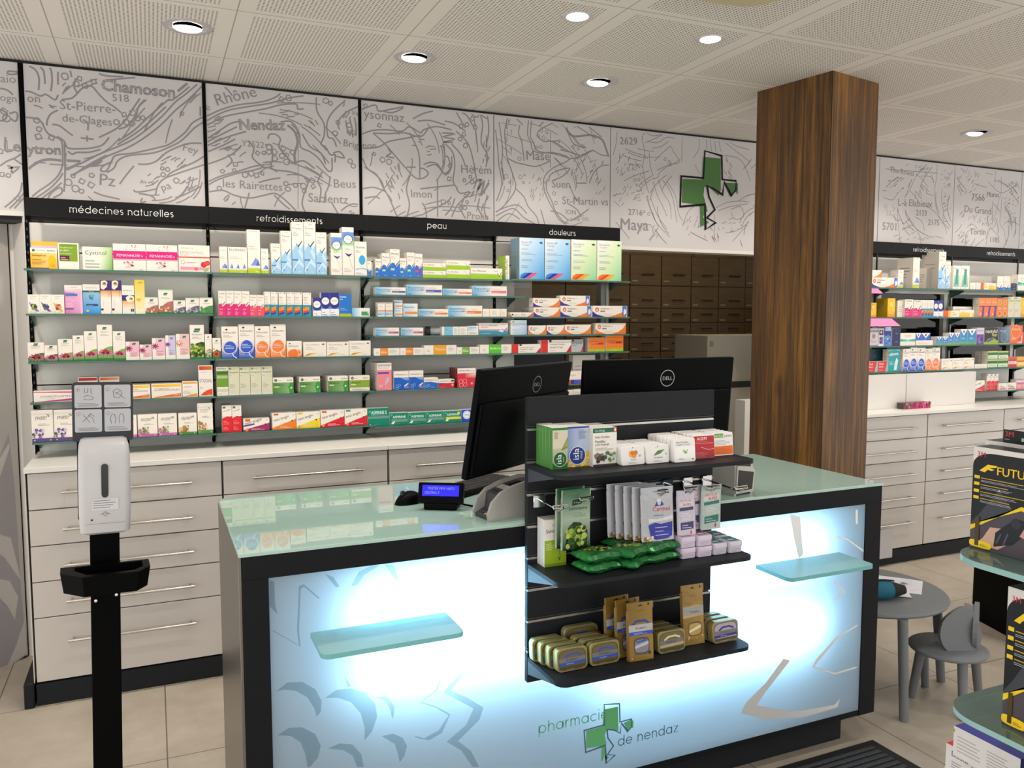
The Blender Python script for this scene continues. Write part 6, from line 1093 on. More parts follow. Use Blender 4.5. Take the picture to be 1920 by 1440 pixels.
def f(a): a.r(0, 0, 1, 1, 'f0c418'); a.d(.5, .68, .3, 'f4d860'); a.ring(.5, .68, .3, .03, 'e0a020'); a.g(0, 0, 1, .4, 'ee8a1c', 'ee8a1c', 'f0c418', 'f0c418'); a.x(.2, .86, .8, .94, 2, 'c89a10'); a.x(.2, .2, .8, .3, 2, 'f8e0b0')
D['yellow_or'] = f
def f(a): a.r(0, 0, .3, 1, 'e8582a'); a.p([(.3, 0), (.3, 1), (.5, 1), (.42, 0)], 'f0c020'); a.p([(.4, .3), (.7, .55), (.95, .5), (.7, .3)], 'e8c030'); a.x(.5, .7, .9, .85, 1)
D['or_flat'] = f
def f(a): a.r(0, 0, 1, .55, 'f0c828'); a.g(0, .5, 1, .7, 'f0c828', 'f0c828', 'f4ece0', 'f4ece0'); a.x(.1, .6, .6, .8, 2); a.d(.8, .3, .1, 'f4f0d0')
D['ye_flat'] = f
def f(a): a.r(0, 0, 1, 1, 'f0722a'); a.r(.05, .60, .95, .95, 'f28a40'); a.t(.1, .74, .8, 'FLUIMUCIL', 'fbe4c8', .01); a.r(.0, .54, 1, .58, '4a2a88'); a.p([(.5, 0), (.8, 0), (.9, .54), (.6, .54)], '5a2f98'); a.t(.1, .1, .3, 'A', 'f4e8e0', .03)
D['or_tall'] = f
def f(a): a.r(0, 0, 1, 1, 'ee7a2c'); a.ring(.5, .78, .3, .04, 'f8d8b0'); a.d(.5, .18, .4, 'f0b060'); a.d(.5, .2, .26, 'c86a20'); a.x(.1, .4, .9, .56, 3, 'f8c8a0'); a.r(.0, .5, .14, 1, '8ab040')
D['or_tall2'] = f
def f(a): a.r(0, 0, 1, 1, 'e8e2e4'); a.r(0, .78, 1, .9, 'a0a4ac'); a.d(.5, .56, .2, 'c890a8'); a.x(.2, .2, .8, .4, 3, 'c0a8b8'); a.r(0, 0, 1, .08, '9a8ab8')
D['lilac'] = f
def f(a): a.r(0, 0, 1, 1, 'e8e4e6'); a.r(.1, .62, .9, .9, '2a2f78'); a.d(.5, .78, .2, 'e8d8c8'); a.r(.2, .14, .8, .5, '3a3a88'); a.d(.5, .32, .24, '8a70b8')
D['gift'] = f
def f(a): a.r(0, 0, 1, 1, '26449c'); a.p([(.0, .0), (1, 0), (1, .4), (.6, .5), (.2, .44), (0, .5)], '5a8ae0'); a.blob(.1, .1, .9, .4, ['d8e4f8', '9abcf0', '3a60b8'], 14, 3, .1); a.r(.1, .66, .9, .84, 'c8d4f0')
D['blue_sea'] = f
def f(a): a.r(0, 0, 1, 1, '1f2560'); a.r(.06, .46, .94, .49, '0f143c'); a.t(.4, .70, .3, 'SOIN', 'a8b0e0', .01); a.t(.4, .2, .3, 'SOIN', 'a8b0e0', .01)
D['navy2'] = f
def f(a): a.t(.3, .72, .4, 'Excipial', 'c88a70', .01); a.x(.3, .62, .6, .68, 1); a.p([(0, .30), (1, .30), (1, .54), (.5, .46), (0, .54)], '2fb0a0'); a.p([(0, .34), (.5, .40), (1, .34), (1, .30), (0, .30)], '8ad8cc'); a.d(.5, .38, .03, 'f0f8f4')
D['teal_band'] = f
def gum(c1, c2):
    def f(a): a.r(0, 0, 1, 1, c1); a.p([(0, 1), (1, 1), (.5, .58)], 'f0f0f2'); a.p([(.36, .9), (.64, .9), (.5, .70)], '3a4a58'); a.g(0, 0, 1, .3, c2, c2, c1, c1); a.x(.2, .36, .8, .5, 2, 'c8dcf4')
    return f
D['gum_b'] = gum('2a62c8', '3a78d8'); D['gum_g'] = gum('3a86c8', '8ab848'); D['gum_t'] = gum('2f8ac4', '68b05a')
def f(a): a.r(0, 0, 1, 1, '6a4898'); a.r(0, .6, 1, 1, 'd8c8e0'); a.t(.08, .78, .8, 'Sedonium', '5a3a80', .01); a.d(.5, .22, .3, '8a68b8'); a.d(.7, .3, .2, '4a2a78')
D['purple'] = f
def f(a): a.r(0, 0, 1, 1, '14161c'); a.t(.08, .68, .84, 'neotylol', 'f0f0ec', .02); a.t(.54, .48, .38, 'days', 'e8d830', .02); a.p([(0, 0), (1, 0), (1, .18), (.6, .4), (.3, .34), (0, .1)], '9cb040'); a.p([(.05, .16), (.5, .4), (.7, .3), (.3, .12)], '4a5a88'); a.r(.0, 0, 1, .05, 'b8c83a')
D['neotylol'] = f
def f(a): a.g(0, 0, 1, 1, '223a58', '5a7898', '7a98b4', '2f4a6a'); a.t(.1, .74, .56, 'NeoCitran', 'd0dcec', .01); a.ring(.5, .4, .3, .02, 'a8c0d8'); a.r(0, 0, 1, .05, 'c8d048')
D['slate'] = f
def f(a): a.r(0, 0, 1, 1, 'ee6a2c'); a.t(.1, .74, .7, 'Redoxon', 'f8d8a8', .02); a.ring(.45, .66, .36, .05, 'f4a850'); a.p([(.5, 0), (1, 0), (1, .46), (.8, .3), (.7, .1)], 'f4b8a0'); a.x(.1, .2, .5, .4, 3, 'f8c8a8'); a.d(.8, .24, .12, 'd84a20')
D['redox'] = f
def f(a): a.r(0, 0, 1, 1, 'dc2c30'); a.p([(.72, 0), (1, 0), (1, 1), (.92, 1)], '78c4c0'); a.t(.1, .66, .42, 'Oral', 'fbe8e4', .03); a.t(.1, .42, .42, 'dente', 'fbe8e4', .03); a.x(.1, .1, .6, .3, 2, 'f09a98')
D['red_teal'] = f
def f(a): a.r(0, 0, 1, 1, '1f9aa4'); a.p([(.0, .9), (.5, .98), (1, .9), (1, 1), (0, 1)], '4fc0c4'); a.t(.08, .70, .8, 'elmex', 'e8f8f8', .03, 5); a.p([(.5, .06), (.74, .06), (.86, .5), (.7, .62), (.56, .4)], 'c8ecec'); a.x(.1, .3, .5, .5, 3, 'a0dce0')
D['teal'] = f
D['teal_dark'] = lambda a: (a.r(0, 0, 1, 1, '123c46'), a.x(.2, .1, .5, .9, 3, '1f5662'))
def f(a):
    for v in (0, .5): a.r(0, v, 1, v + .5, '8ab848'); a.r(0, v + .28, 1, v + .42, '1f6a48'); a.r(0, v + .42, 1, v + .5, 'c8d860'); a.r(.06, v + .06, .94, v + .24, 'f0f0e4'); a.t(.14, v + .10, .7, 'Gaviscon', '2a6a4a', .02); a.r(0, v, 1, v + .03, '2a8a9a')
D['green2'] = f
def f(a): a.r(0, 0, 1, 1, 'cc2a30'); a.r(.0, .30, 1, .56, 'f0dcd0'); a.t(.1, .36, .7, 'Strepsils', 'b02028', .02); a.r(0, .76, 1, 1, 'd8504a')
D['red_ye'] = f
def f(a): a.r(0, 0, 1, 1, 'e8b428'); a.r(0, .5, 1, .62, 'c83a30'); a.r(.05, .16, .9, .46, 'f4dc90')
D['gold'] = f
def f(a): a.x(.1, .8, .6, .9, 1); a.x(.1, .5, .8, .7, 2); a.r(.1, .1, .9, .26, 'c86a6a'); a.t(.14, .32, .6, 'Triofan', '5a4a48', .01)
D['small_red'] = f
# ---------------------------------------------------------------- carton factory
CM = {}
def carton_mesh(art, w, h, d, base, side, top):
    key = (art, round(w, 4), round(h, 4), round(d, 4), base, side, top)
    if key not in CM:
        b = MB(); b.box(-w / 2, w / 2, 0, d, 0, h, 'printed_carton', base, {'front': base, 'left': side or base, 'right': side or base, 'back': base, 'top': top or base, 'bottom': base})
        cv = Cv(b, (-w / 2, 0, 0), (1, 0, 0), (0, 0, 1)); D[art](Art(cv, w, h))
        c2 = Cv(b, (-w / 2, d, 0), (0, -1, 0), (0, 0, 1)); c2.k = 2                    # the left flank carries small print, the top its tuck flap
        if d > .02 and h > .04: c2.fine(.2 * d, h * .35, .8 * d, h * .75, 4, 'a29c94', 2, .3)
        c3 = Cv(b, (-w / 2, 0, h), (1, 0, 0), (0, 1, 0)); c3.k = 1; c3.rect(.004, d * .12, w - .004, d * .12 + .0007, 'b4aca0')
        CM[key] = b.mesh('medicine_box')
    return CM[key]
ORD = 'first second third fourth fifth sixth seventh eighth ninth tenth eleventh twelfth thirteenth fourteenth fifteenth sixteenth seventeenth eighteenth nineteenth twentieth'.split()
ORD += ['twenty-' + o for o in ORD[:9]] + ['thirtieth'] + ['thirty-' + o for o in ORD[:9]]
ROWS = [
('top shelf of leftmost bay', 1.698, 3.745, [
 ('back_yellow', -4343, -3405, 1133, 0, 60, 45, 0, None, 'yellow and lilac box standing behind the bell-shape box'),
 ('bell', -4331, -3391, 826, 0, 0, 45, 0, None, 'white and yellow box with a bell shape'),
 ('green_ask', -3360, -2624, 1055, 0, 0, 45, 0, None, 'white box with a green square'),
 ('cystinol', -2495, -1408, 932, 0, 0, 45, 0, None, 'white box with green lower corner'),
 ('femannose', -1377, -151, 1097, 0, 0, 45, 0, None, 'white box with magenta band, left of twins'),
 ('femannose', -133, 1072, 1100, 0, 0, 45, 0, None, 'white box with magenta band, right of twins'),
 ('cranberry', 1114, 2355, 1137, 0, 0, 45, 0, None, 'white pink box with red berries'),
]),
('second shelf of leftmost bay', 1.52, 3.745, [
 ('arko1', -4487, -4072, 760, 0, 0, 45, 0, None, 'small white box with green round fruit'),
 ('arko2', -4072, -3653, 765, 0, 0, 45, 0, None, 'small white box with violet leaf'),
 ('arko3', -3653, -3215, 758, 0, 0, 45, 0, None, 'small white box with brown spice'),
 ('pink_tall', -3194, -2556, 1151, 0, 0, 45, 0, None, 'pink box with white head'),
 ('omega', -2545, -1916, 1194, 0, 0, 45, 0, None, 'bright blue box with white head'),
 ('kamil_tall', -1906, -1512, 1361, 0, 0, 45, 0, None, 'tall orange purple flower box, left of twins'),
 ('kamil_tall', -1501, -1111, 1369, 0, 0, 45, 0, None, 'tall orange purple flower box, right of twins'),
 ('kamil_mid', -1103, -645, 1171, 0, 0, 45, 0, None, 'white purple box with camomile flower'),
 ('yellow_tall', -626, -243, 1406, 0, 0, 45, 0, None, 'tall narrow yellow box'),
 ('v_peach', -247, 256, 707, 0, 0, 45, 0, None, 'small white box with peach blossoms'),
 ('v_peach', 269, 836, 1040, 0, 0, 45, 0, None, 'taller white box with peach blossoms'),
 ('v_violet', 845, 1329, 591, 0, 0, 45, 0, None, 'low white box with violet flowers'),
 ('v_violet', 1338, 1876, 694, 0, 0, 45, 0, None, 'taller white box with violet flowers'),
 ('v_green', 1884, 2421, 708, 0, 0, 45, 0, None, 'white box with green leaf dome'),
]),
('third shelf of leftmost bay', 1.328, 3.745, [
 ('echi_dark', -4570, -4003, 764, 0, 0, 45, 0, None, 'white box with dim green flower dome'),
 ('echi_brown', -3998, -3523, 645, 0, 0, 45, 0, None, 'low white box with brown flower dome'),
 ('echi', -3507, -2987, 893, 0, 0, 45, 0, None, 'white coneflower box'),
 ('echi', -2977, -2573, 1039, 0, 0, 45, 0, None, 'narrow white coneflower box'),
 ('echi', -2562, -2099, 1206, 0, 0, 45, 0, None, 'white coneflower box'),
 ('echi', -2087, -1523, 1470, 0, 0, 45, 0, None, 'tallest white coneflower box'),
 ('echi', -1509, -1049, 1200, 0, 0, 45, 0, None, 'white coneflower box'),
 ('v_pink', -1041, -527, 760, 0, 0, 45, 0, None, 'white and pink box with half flower'),
 ('v_pink', -514, -46, 628, 0, 0, 45, 0, None, 'low white and pink box'),
 ('v_pink', -34, 477, 896, 0, 0, 45, 0, None, 'taller white and pink box with flower'),
 ('v_lilac', 487, 882, 1010, 0, 0, 45, 0, None, 'white and lilac flower box'),
 ('v_rose', 899, 1438, 1070, 0, 0, 45, 0, None, 'pale rose box with open blossom'),
 ('v_fir', 1459, 2033, 1451, 0, 0, 45, 0, None, 'tall white box with green fir tips'),
]),
('third shelf of leftmost bay', 1.328, 3.745, [
 ('v_small1', 2050, 2337, 1054, 0, 0, 45, 0, None, 'slim white box with pale herb picture'),
 ('v_small2', 2360, 2697, 882, 0, 0, 45, 0, None, 'slim white box with orange flower'),
]),
('fourth shelf of leftmost bay', 1.165, 3.745, [
 ('homeo', -4447, -2933, 440, 0, 0, 50, 0, None, 'long white box with pink stripes'),
 ('boiron_red', -2882, -2153, 929, 0, 50, 45, 0, None, 'white box with red head bar'),
 ('boiron_or', -2093, -1346, 924, 0, 50, 45, 0, None, 'white box with orange head bar'),
 ('oscillo', -1295, -163, 573, 0, 0, 45, 0, None, 'flat white yellow orange box'),
 ('oscillo', -120, 1069, 592, 0, 0, 45, 0, None, 'flat white yellow orange box'),
 ('homeo_y', 1092, 1712, 667, 0, 0, 45, 0, None, 'small white box with yellow bars'),
 ('stodal', 1756, 2334, 1342, 0, 0, 45, 0, None, 'tall white box with red orange ends'),
]),
('lowest shelf of leftmost bay', 1.003, 3.745, [
 ('valv_violet', -4562, -3799, 1295, 0, 0, 45, 0, None, 'white box with violet flowers'),
 ('valv_violet', -3779, -2997, 1281, 0, 0, 45, 0, None, 'white box with violet flowers'),
 ('valv_violet', -2977, -2285, 1225, 0, 0, 45, 0, None, 'white violet box behind the sanitizer board'),
 ('valv_pink', -1484, -725, 933, 0, 0, 45, 0, None, 'white box with pink foot band'),
 ('valv_pink', -692, 69, 940, 0, 0, 45, 0, None, 'white box with pink foot band'),
 ('valv_pink', 91, 836, 935, 0, 0, 45, 0, None, 'white box with pink foot band'),
 ('valv_green', 892, 1635, 920, 0, 0, 45, 0, None, 'white fig box with green foot band'),
 ('valv_fruit', 1667, 2289, 1323, 0, 0, 45, 0, None, 'tall white fruit box with green foot'),
]),
('top shelf of second bay', 1.698, 3.745, [
 ('fluim_s', 2748, 3075, 1117, 0, 0, 45, 0, None, 'narrow white box with blue mountain'),
 ('fluim_w', 3096, 3884, 1119, 0, 0, 45, 0, None, 'wide white box with three blue mountains'),
 ('fluim_t', 3908, 4450, 1897, 0, 4, 45, 0, None, 'tall white box with blue mountain'),
 ('fluim_s', 4470, 4783, 1089, 0, 0, 45, 0, None, 'narrow white box with blue mountain'),
 ('tri_s', 4907, 5319, 1331, 0, 0, 45, 0, None, 'low white blue box with tick'),
 ('tri_a', 5333, 5787, 1902, 0, 0, 45, 0, None, 'tall white blue box with tick'),
 ('tri_b', 5807, 6321, 2315, 0, 0, 45, 0, None, 'tallest white blue tick box, left of twins'),
 ('tri_b', 6336, 6860, 2340, 0, 0, 45, 0, None, 'tallest white blue tick box, right of twins'),
 ('tri_g', 6871, 7342, 1901, 0, 0, 45, 0, None, 'tall white blue box with dark green tick'),
 ('otri_m', 7538, 8039, 1901, 0, 0, 60, 0, None, 'white box with blue circle and violet bird'),
 ('otri_t', 8054, 8590, 2181, 0, 0, 60, 0, None, 'taller white circle and violet bird box'),
 ('otri_b', 8609, 9181, 1559, 0, 0, 45, 0, None, 'white box with blue blob'),
 ('mini_blue', 9191, 9400, 678, 0, 0, 45, 0, None, 'tiny white and blue box'),
]),
('second shelf of second bay', 1.506, 3.745, [
 ('pink_tri', 2653, 2966, 1142, 0, 0, 45, 0, None, 'white and pink tick box'),
 ('pink_tri', 2973, 3285, 1146, 0, 0, 45, 0, None, 'white and pink tick box'),
 ('pink_tri', 3292, 3613, 1139, 0, 0, 45, 0, None, 'white and pink tick box'),
 ('pink_tri', 3620, 3940, 1136, 0, 0, 45, 0, None, 'white and pink tick box'),
 ('coral_tri', 3946, 4253, 981, 0, 0, 45, 0, None, 'lower white and coral tick box'),
 ('coral_tri', 4261, 4566, 977, 0, 0, 45, 0, None, 'lower white and coral tick box'),
 ('rainbow', 4576, 4842, 1129, 0, 0, 45, 0, None, 'narrow white box with rainbow wedge'),
 ('rainbow', 4853, 5151, 1121, 0, 0, 45, 0, None, 'narrow white box with rainbow wedge'),
 ('rainbow', 5182, 5513, 1113, 0, 0, 45, 0, None, 'narrow white box with rainbow wedge'),
 ('rainbow', 5532, 5855, 1118, 0, 0, 45, 0, None, 'narrow white box with rainbow wedge'),
 ('rainbow', 5862, 6207, 1114, 0, 0, 45, 0, None, 'narrow white box with rainbow wedge'),
 ('rainbow', 6238, 6609, 1107, 0, 0, 45, 0, None, 'narrow white box with rainbow wedge'),
 ('otri_navy', 6678, 7045, 885, 0, 0, 45, 0, None, 'low navy box with white circle'),
 ('otri_navy', 7055, 7441, 1118, 0, 0, 45, 0, None, 'navy box with white circle'),
 ('otri_navy', 7449, 7858, 1123, 0, 0, 45, 0, None, 'navy box with white circle'),
 ('blue_plain', 7886, 8443, 1061, 0, 0, 45, 0, None, 'plain blue box with yellow foot'),
 ('tube_green', 8463, 9288, 434, 0, 0, 50, 0, None, 'flat white box with green label'),
]),
('third shelf of second bay', 1.328, 3.745, [
 ('grey_side', 2560, 2755, 1361, 0, 30, 50, 0, None, 'dim grey box end'),
 ('solm_blue', 2741, 3421, 1383, 0, 0, 45, 0, None, 'tall white blue ring box'),
 ('solm_blue', 3446, 4112, 1475, 0, 0, 45, 0, None, 'tallest white blue ring box'),
 ('solm_or', 4127, 4764, 1390, 0, 0, 45, 0, None, 'tall white orange ring box'),
 ('solm_or', 4781, 5460, 1471, 0, 0, 45, 0, None, 'tallest white orange ring box'),
 ('solm_s', 5485, 6149, 716, 0, 0, 45, 0, None, 'small white orange ring box'),
 ('solm_w', 6216, 7242, 663, 0, 0, 45, 0, None, 'white box with orange yellow sweep'),
 ('solm_w', 7264, 8283, 651, 0, 0, 45, 0, None, 'white box with orange yellow sweep'),
 ('solm_w', 8301, 9311, 691, 0, 0, 45, 0, None, 'white box with orange yellow sweep'),
]),
('fourth shelf of second bay', 1.165, 3.745, [
 ('bio_green', 2486, 2964, 1250, 0, 0, 45, 0, None, 'white box with leaf green block'),
 ('sinu_tall', 2972, 3428, 1247, 0, 0, 45, 0, None, 'tall pale green box'),
 ('sinu_tall', 3436, 3885, 1236, 0, 0, 45, 0, None, 'tall pale green box'),
 ('sinu_tall', 3894, 4359, 1237, 0, 0, 45, 0, None, 'tall pale green box'),
 ('sinu_tall', 4368, 4838, 1238, 0, 0, 45, 0, None, 'tall pale green box'),
 ('sinu_a', 4853, 5748, 708, 0, 0, 45, 1, None, 'white green box with face profile'),
 ('sinu_a', 6012, 6942, 708, 0, 0, 45, 2, None, 'white green box with face profile'),
 ('sinu_a', 7299, 8213, 715, 0, 0, 45, 2, None, 'white green box with face profile'),
 ('sinu_b', 8301, 9235, 708, 0, 0, 45, 0, None, 'white box with plain green band'),
]),
('lowest shelf of second bay', 1.003, 3.745, [
 ('neo_tall', 2670, 3078, 1180, 0, 0, 45, 1, None, 'tall white and red box'),
 ('neo_tall', 3086, 3477, 1171, 0, 0, 45, 0, None, 'tall white and red box'),
 ('neo_mag', 3550, 4662, 545, 0, 0, 45, 0, None, 'low white and magenta box'),
 ('neo_or', 4784, 5823, 742, 0, 0, 45, 1, None, 'white and orange slant box'),
 ('neo_ye', 5841, 6904, 735, 0, 0, 45, 0, None, 'white and yellow slant box'),
 ('neo_red', 6922, 8019, 763, 0, 0, 45, 0, None, 'white and red slant box'),
 ('neo_red2', 8038, 9095, 766, 0, 0, 45, 0, None, 'white and red slant box'),
]),
('top shelf of third bay', 1.694, 3.745, [
 ('merf', 9579, 9880, 837, 0, 0, 45, 0, None, 'low white box with blue zigzag'),
 ('merf', 9890, 10272, 1110, 0, 0, 45, 1, None, 'white box with blue zigzag'),
 ('merf', 10289, 10752, 1309, 0, 0, 45, 2, None, 'tallest white box with blue zigzag'),
 ('merf_c', 10766, 11086, 903, 0, 0, 45, 0, None, 'low white box with blue zigzag'),
 ('merf_c', 11104, 11480, 1180, 0, 0, 45, 2, None, 'white box with blue zigzag'),
 ('merf_r', 11492, 11867, 1130, 0, 0, 45, 1, None, 'white blue zigzag box with red print'),
 ('vita', 11888, 13058, 347, 0, 0, 50, 0, None, 'long white and lime tick box'),
 ('vita', 13075, 14292, 432, 0, 0, 50, 0, None, 'long white and lime tick box'),
 ('vita', 14318, 16000, 533, 0, 0, 45, 0, None, 'longest white and lime tick box'),
 ('vita', 11892, 13061, 372, 347, 0, 50, 0, None, 'long white lime tick box stacked on another'),
 ('vita', 13078, 14294, 433, 432, 0, 50, 0, None, 'long white lime tick box stacked on another'),
 ('vita_end', 16181, 16380, 1185, 0, 0, 100, 0, 'a8c838', 'white lime box standing end-on'),
]),
('second shelf of third bay', 1.612, 3.745, [
 ('bep_c', 9576, 11034, 348, 0, 0, 50, 0, None, 'white blue box with blue bar'),
 ('bep_c', 11071, 12850, 500, 0, 0, 50, 0, None, 'larger white blue box with blue bar'),
 ('bep_o', 12900, 14388, 327, 0, 0, 50, 0, None, 'white blue box with pink bar'),
 ('bep_o', 14428, 16243, 499, 0, 0, 50, 0, None, 'larger white blue box with pink bar'),
]),
('third shelf of third bay', 1.51, 3.745, [
 ('bep_up', 9672, 10018, 663, 0, 0, 45, 0, None, 'upright white blue box with orange line'),
 ('bep_up', 10038, 10392, 666, 0, 0, 45, 0, None, 'upright white blue box with orange line'),
 ('bep_s', 10471, 10860, 376, 0, 0, 50, 0, None, 'small white blue orange box'),
 ('bep_s', 10475, 10864, 380, 388, 0, 50, 0, None, 'small white blue orange box on top of its twin'),
 ('bep_s', 10894, 11608, 616, 0, 0, 45, 0, None, 'squarish white blue orange box'),
 ('bep_p', 11656, 13148, 365, 0, 0, 50, 0, None, 'white blue box with orange bar'),
 ('bep_p', 13161, 14921, 535, 0, 0, 45, 0, None, 'larger white blue box with orange bar'),
 ('plain_back', 14952, 16234, 389, 0, 0, 50, 0, None, 'pale box showing its printed back'),
]),
('fourth shelf of third bay', 1.42, 3.745, [
 ('bep_d', 9551, 10687, 376, 0, 0, 50, 0, None, 'white blue box with purple bar'),
 ('bep_d', 10785, 11880, 370, 0, 0, 50, 0, None, 'white blue box with purple bar'),
 ('blue_back', 12823, 14148, 413, 0, 0, 50, 0, None, 'pale blue box showing its back'),
 ('derma_s', 14166, 14710, 451, 0, 0, 50, 0, None, 'small white and blue box'),
 ('derma', 14746, 16311, 579, 0, 0, 45, 0, None, 'white teal box with pink line'),
]),
('fifth shelf of third bay', 1.327, 3.745, [
 ('or_band', 9458, 10704, 338, 0, 0, 50, 0, None, 'flat white box with orange block'),
 ('or_band', 10721, 11901, 340, 0, 0, 50, 0, None, 'flat white box with orange block'),
 ('or_wide', 11910, 13570, 449, 0, 0, 50, 0, None, 'white box with wide amber block'),
 ('gr_band', 13588, 14773, 340, 0, 0, 50, 0, None, 'flat white box with olive block'),
 ('gr_wide', 14791, 16484, 444, 0, 0, 50, 0, None, 'white box with bright green block'),
]),
('sixth shelf of third bay', 1.163, 3.745, [
 ('daf_pink', 9606, 10297, 1293, 0, 0, 45, 2, None, 'tall white and pink box'),
 ('daf_blue', 10400, 11136, 879, 0, 0, 45, 0, None, 'white and blue box'),
 ('daf_blue', 11153, 11859, 887, 0, 0, 45, 0, None, 'white and blue box'),
 ('daf_blue_s', 11899, 12600, 529, 0, 0, 45, 0, None, 'low white and blue box'),
 ('daf_flu', 12617, 13440, 425, 0, 0, 50, 0, None, 'low white red violet box'),
 ('daf_red', 13602, 14569, 936, 0, 0, 28, 3, '8a1420', 'large white and red box'),
 ('navy', 14586, 15066, 719, 0, 0, 45, 0, None, 'dark blue box beside the left monitor'),
]),
('lowest shelf of third bay', 0.994, 3.745, [
 ('asp_big', 9118, 10152, 853, 0, 0, 45, 0, None, 'large dark green box'),
 ('asp_a', 10179, 11071, 581, 0, 0, 45, 0, None, 'flat green box with tablet'),
 ('asp_b', 11088, 11960, 560, 0, 0, 45, 0, None, 'flat green box with tablet'),
 ('asp_a', 11977, 12882, 558, 0, 0, 45, 0, None, 'flat green box with tablet'),
 ('asp_y', 12899, 13778, 557, 0, 0, 45, 0, None, 'flat green and yellow box'),
 ('alka', 13800, 14749, 576, 0, 0, 45, 0, None, 'flat bright blue box'),
]),
('top shelf of fourth bay', 1.698, 3.755, [
 ('flec_b', 16973, 18355, 2080, 0, 0, 35, 2, '8fb0cc', 'tall light blue box with stripes'),
 ('flec_b', 18393, 19848, 2074, 0, 0, 45, 0, None, 'tall light blue box with stripes'),
 ('flec_g', 19921, 21402, 2099, 0, 0, 45, 0, None, 'tall pale green box with stripes'),
 ('flec_g', 21454, 22926, 2108, 0, 0, 45, 0, None, 'tall pale green box with stripes'),
]),
('second shelf of fourth bay', 1.51, 3.745, [
 ('volt_thin', 16391, 17691, 217, 0, 0, 50, 0, None, 'thin flat white orange box'),
 ('volt_a', 17729, 19225, 481, 0, 0, 50, 2, None, 'white orange box with navy corner'),
 ('volt_b', 19247, 21081, 565, 0, 0, 45, 0, None, 'white orange box with blue end'),
 ('volt_b', 21133, 23257, 578, 0, 0, 45, 0, None, 'longest white orange box with blue end'),
 ('volt_a', 17690, 19212, 450, 496, 0, 50, 0, None, 'upper white orange box with navy corner'),
 ('volt_b', 19233, 20962, 512, 575, 0, 45, 0, None, 'upper white orange box with blue end'),
]),
('third shelf of fourth bay', 1.419, 3.745, [
 ('blue_sq', 16454, 17343, 731, 0, 0, 45, 0, None, 'square pale blue box'),
 ('volt_o', 17461, 18434, 461, 0, 0, 50, 0, None, 'short white and orange box'),
 ('volt_a', 18472, 19487, 472, 0, 0, 50, 0, None, 'short white orange navy box'),
 ('volt_o', 19504, 21061, 503, 0, 0, 45, 0, None, 'white and orange box'),
 ('volt_o', 21315, 23191, 574, 0, 0, 45, 0, None, 'longer white and orange box'),
]),
('fourth shelf of fourth bay', 1.327, 3.745, [
 ('eco', 16517, 18120, 434, 0, 0, 50, 0, None, 'white box with red end block'),
 ('eco', 18158, 19880, 635, 0, 0, 45, 0, None, 'larger white box with red end block'),
 ('ibu_grey', 19903, 20603, 647, 0, 0, 45, 0, None, 'grey box with red corner'),
 ('dulx', 20935, 21895, 737, 0, 0, 20, 3, None, 'orange box with lime foot'),
 ('dulx', 21977, 23039, 829, 0, 0, 20, 1, None, 'orange box with lime foot'),
]),
('fifth shelf of fourth bay', 1.163, 3.745, [
 ('stripes', 19768, 20624, 633, 0, 0, 45, 0, None, 'white box with orange violet stripes between the monitors'),
 ('white', 20419, 21769, 1430, 0, 80, 45, 0, None, 'plain white box peeking over the right monitor'),
]),
('lowest shelf of fourth bay', 1.09, 3.745, [
 ('white', 19689, 20001, 390, 0, 0, 50, 0, None, 'small white box between the monitors'),
 ('white', 20029, 21151, 414, 0, 0, 50, 0, None, 'white box with dark lettering between the monitors'),
]),
('top shelf right of column', 1.694, 3.745, [
 ('volt_b', 39708, 40724, 588, 0, 0, 45, 0, None, 'white orange box half hidden by the column'),
 ('volt_b', 40837, 43146, 624, 0, 0, 45, 0, None, 'white orange box with blue end'),
 ('volt_o', 40051, 41731, 450, 616, 0, 50, 0, None, 'upper white and orange box'),
 ('fluim_s', 43144, 43620, 1125, 0, 0, 60, 0, None, 'narrow white blue mountain box'),
 ('fluim_t', 44433, 45027, 1943, 0, 0, 120, 0, None, 'tall white box with blue mountain'),
 ('grey_side', 46257, 46789, 1371, 0, 50, 60, 0, None, 'plain grey white box'),
 ('tri_b', 46752, 47399, 2391, 0, 0, 130, 0, 'c8c2ba', 'tallest white blue tick box'),
 ('tri_s', 47439, 47864, 1766, 0, 0, 45, 0, None, 'low white blue box with tick'),
 ('white_green', 48123, 48837, 1521, 0, 0, 45, 0, None, 'white box with green syringe'),
 ('white_green', 48869, 49665, 1542, 0, 0, 45, 0, None, 'white box with green syringe'),
]),
('top shelf at right edge', 1.694, 3.745, [
 ('white', 49777, 50315, 442, 0, 0, 50, 0, None, 'small white box end'),
 ('white', 50369, 50802, 451, 0, 0, 50, 0, None, 'small white box end'),
 ('or_flat', 50835, 51623, 463, 0, 0, 50, 0, None, 'small white orange yellow box'),
 ('ye_flat', 51657, 52344, 454, 0, 0, 50, 0, None, 'small pale yellow box'),
 ('mini_blue', 52411, 53071, 467, 0, 0, 50, 0, None, 'small white and blue box'),
 ('mini_blue', 53116, 53772, 479, 0, 0, 50, 0, None, 'small white and blue box'),
 ('navy2', 53818, 54434, 476, 0, 0, 50, 0, None, 'small navy box'),
 ('white', 53140, 53764, 954, 0, 50, 45, 0, None, 'white box stacked over blue ones'),
 ('white', 53809, 54450, 991, 0, 50, 45, 0, None, 'white box stacked over blue ones'),
 ('teal_band', 54539, 55510, 1084, 0, 0, 45, 0, None, 'white and teal box'),
]),
('second shelf right of column', 1.51, 3.745, [
 ('yellow_or', 40154, 40768, 883, 0, 0, 45, 0, None, 'yellow orange box against the column'),
 ('yellow_or', 40852, 41388, 888, 0, 0, 45, 0, None, 'small yellow orange box'),
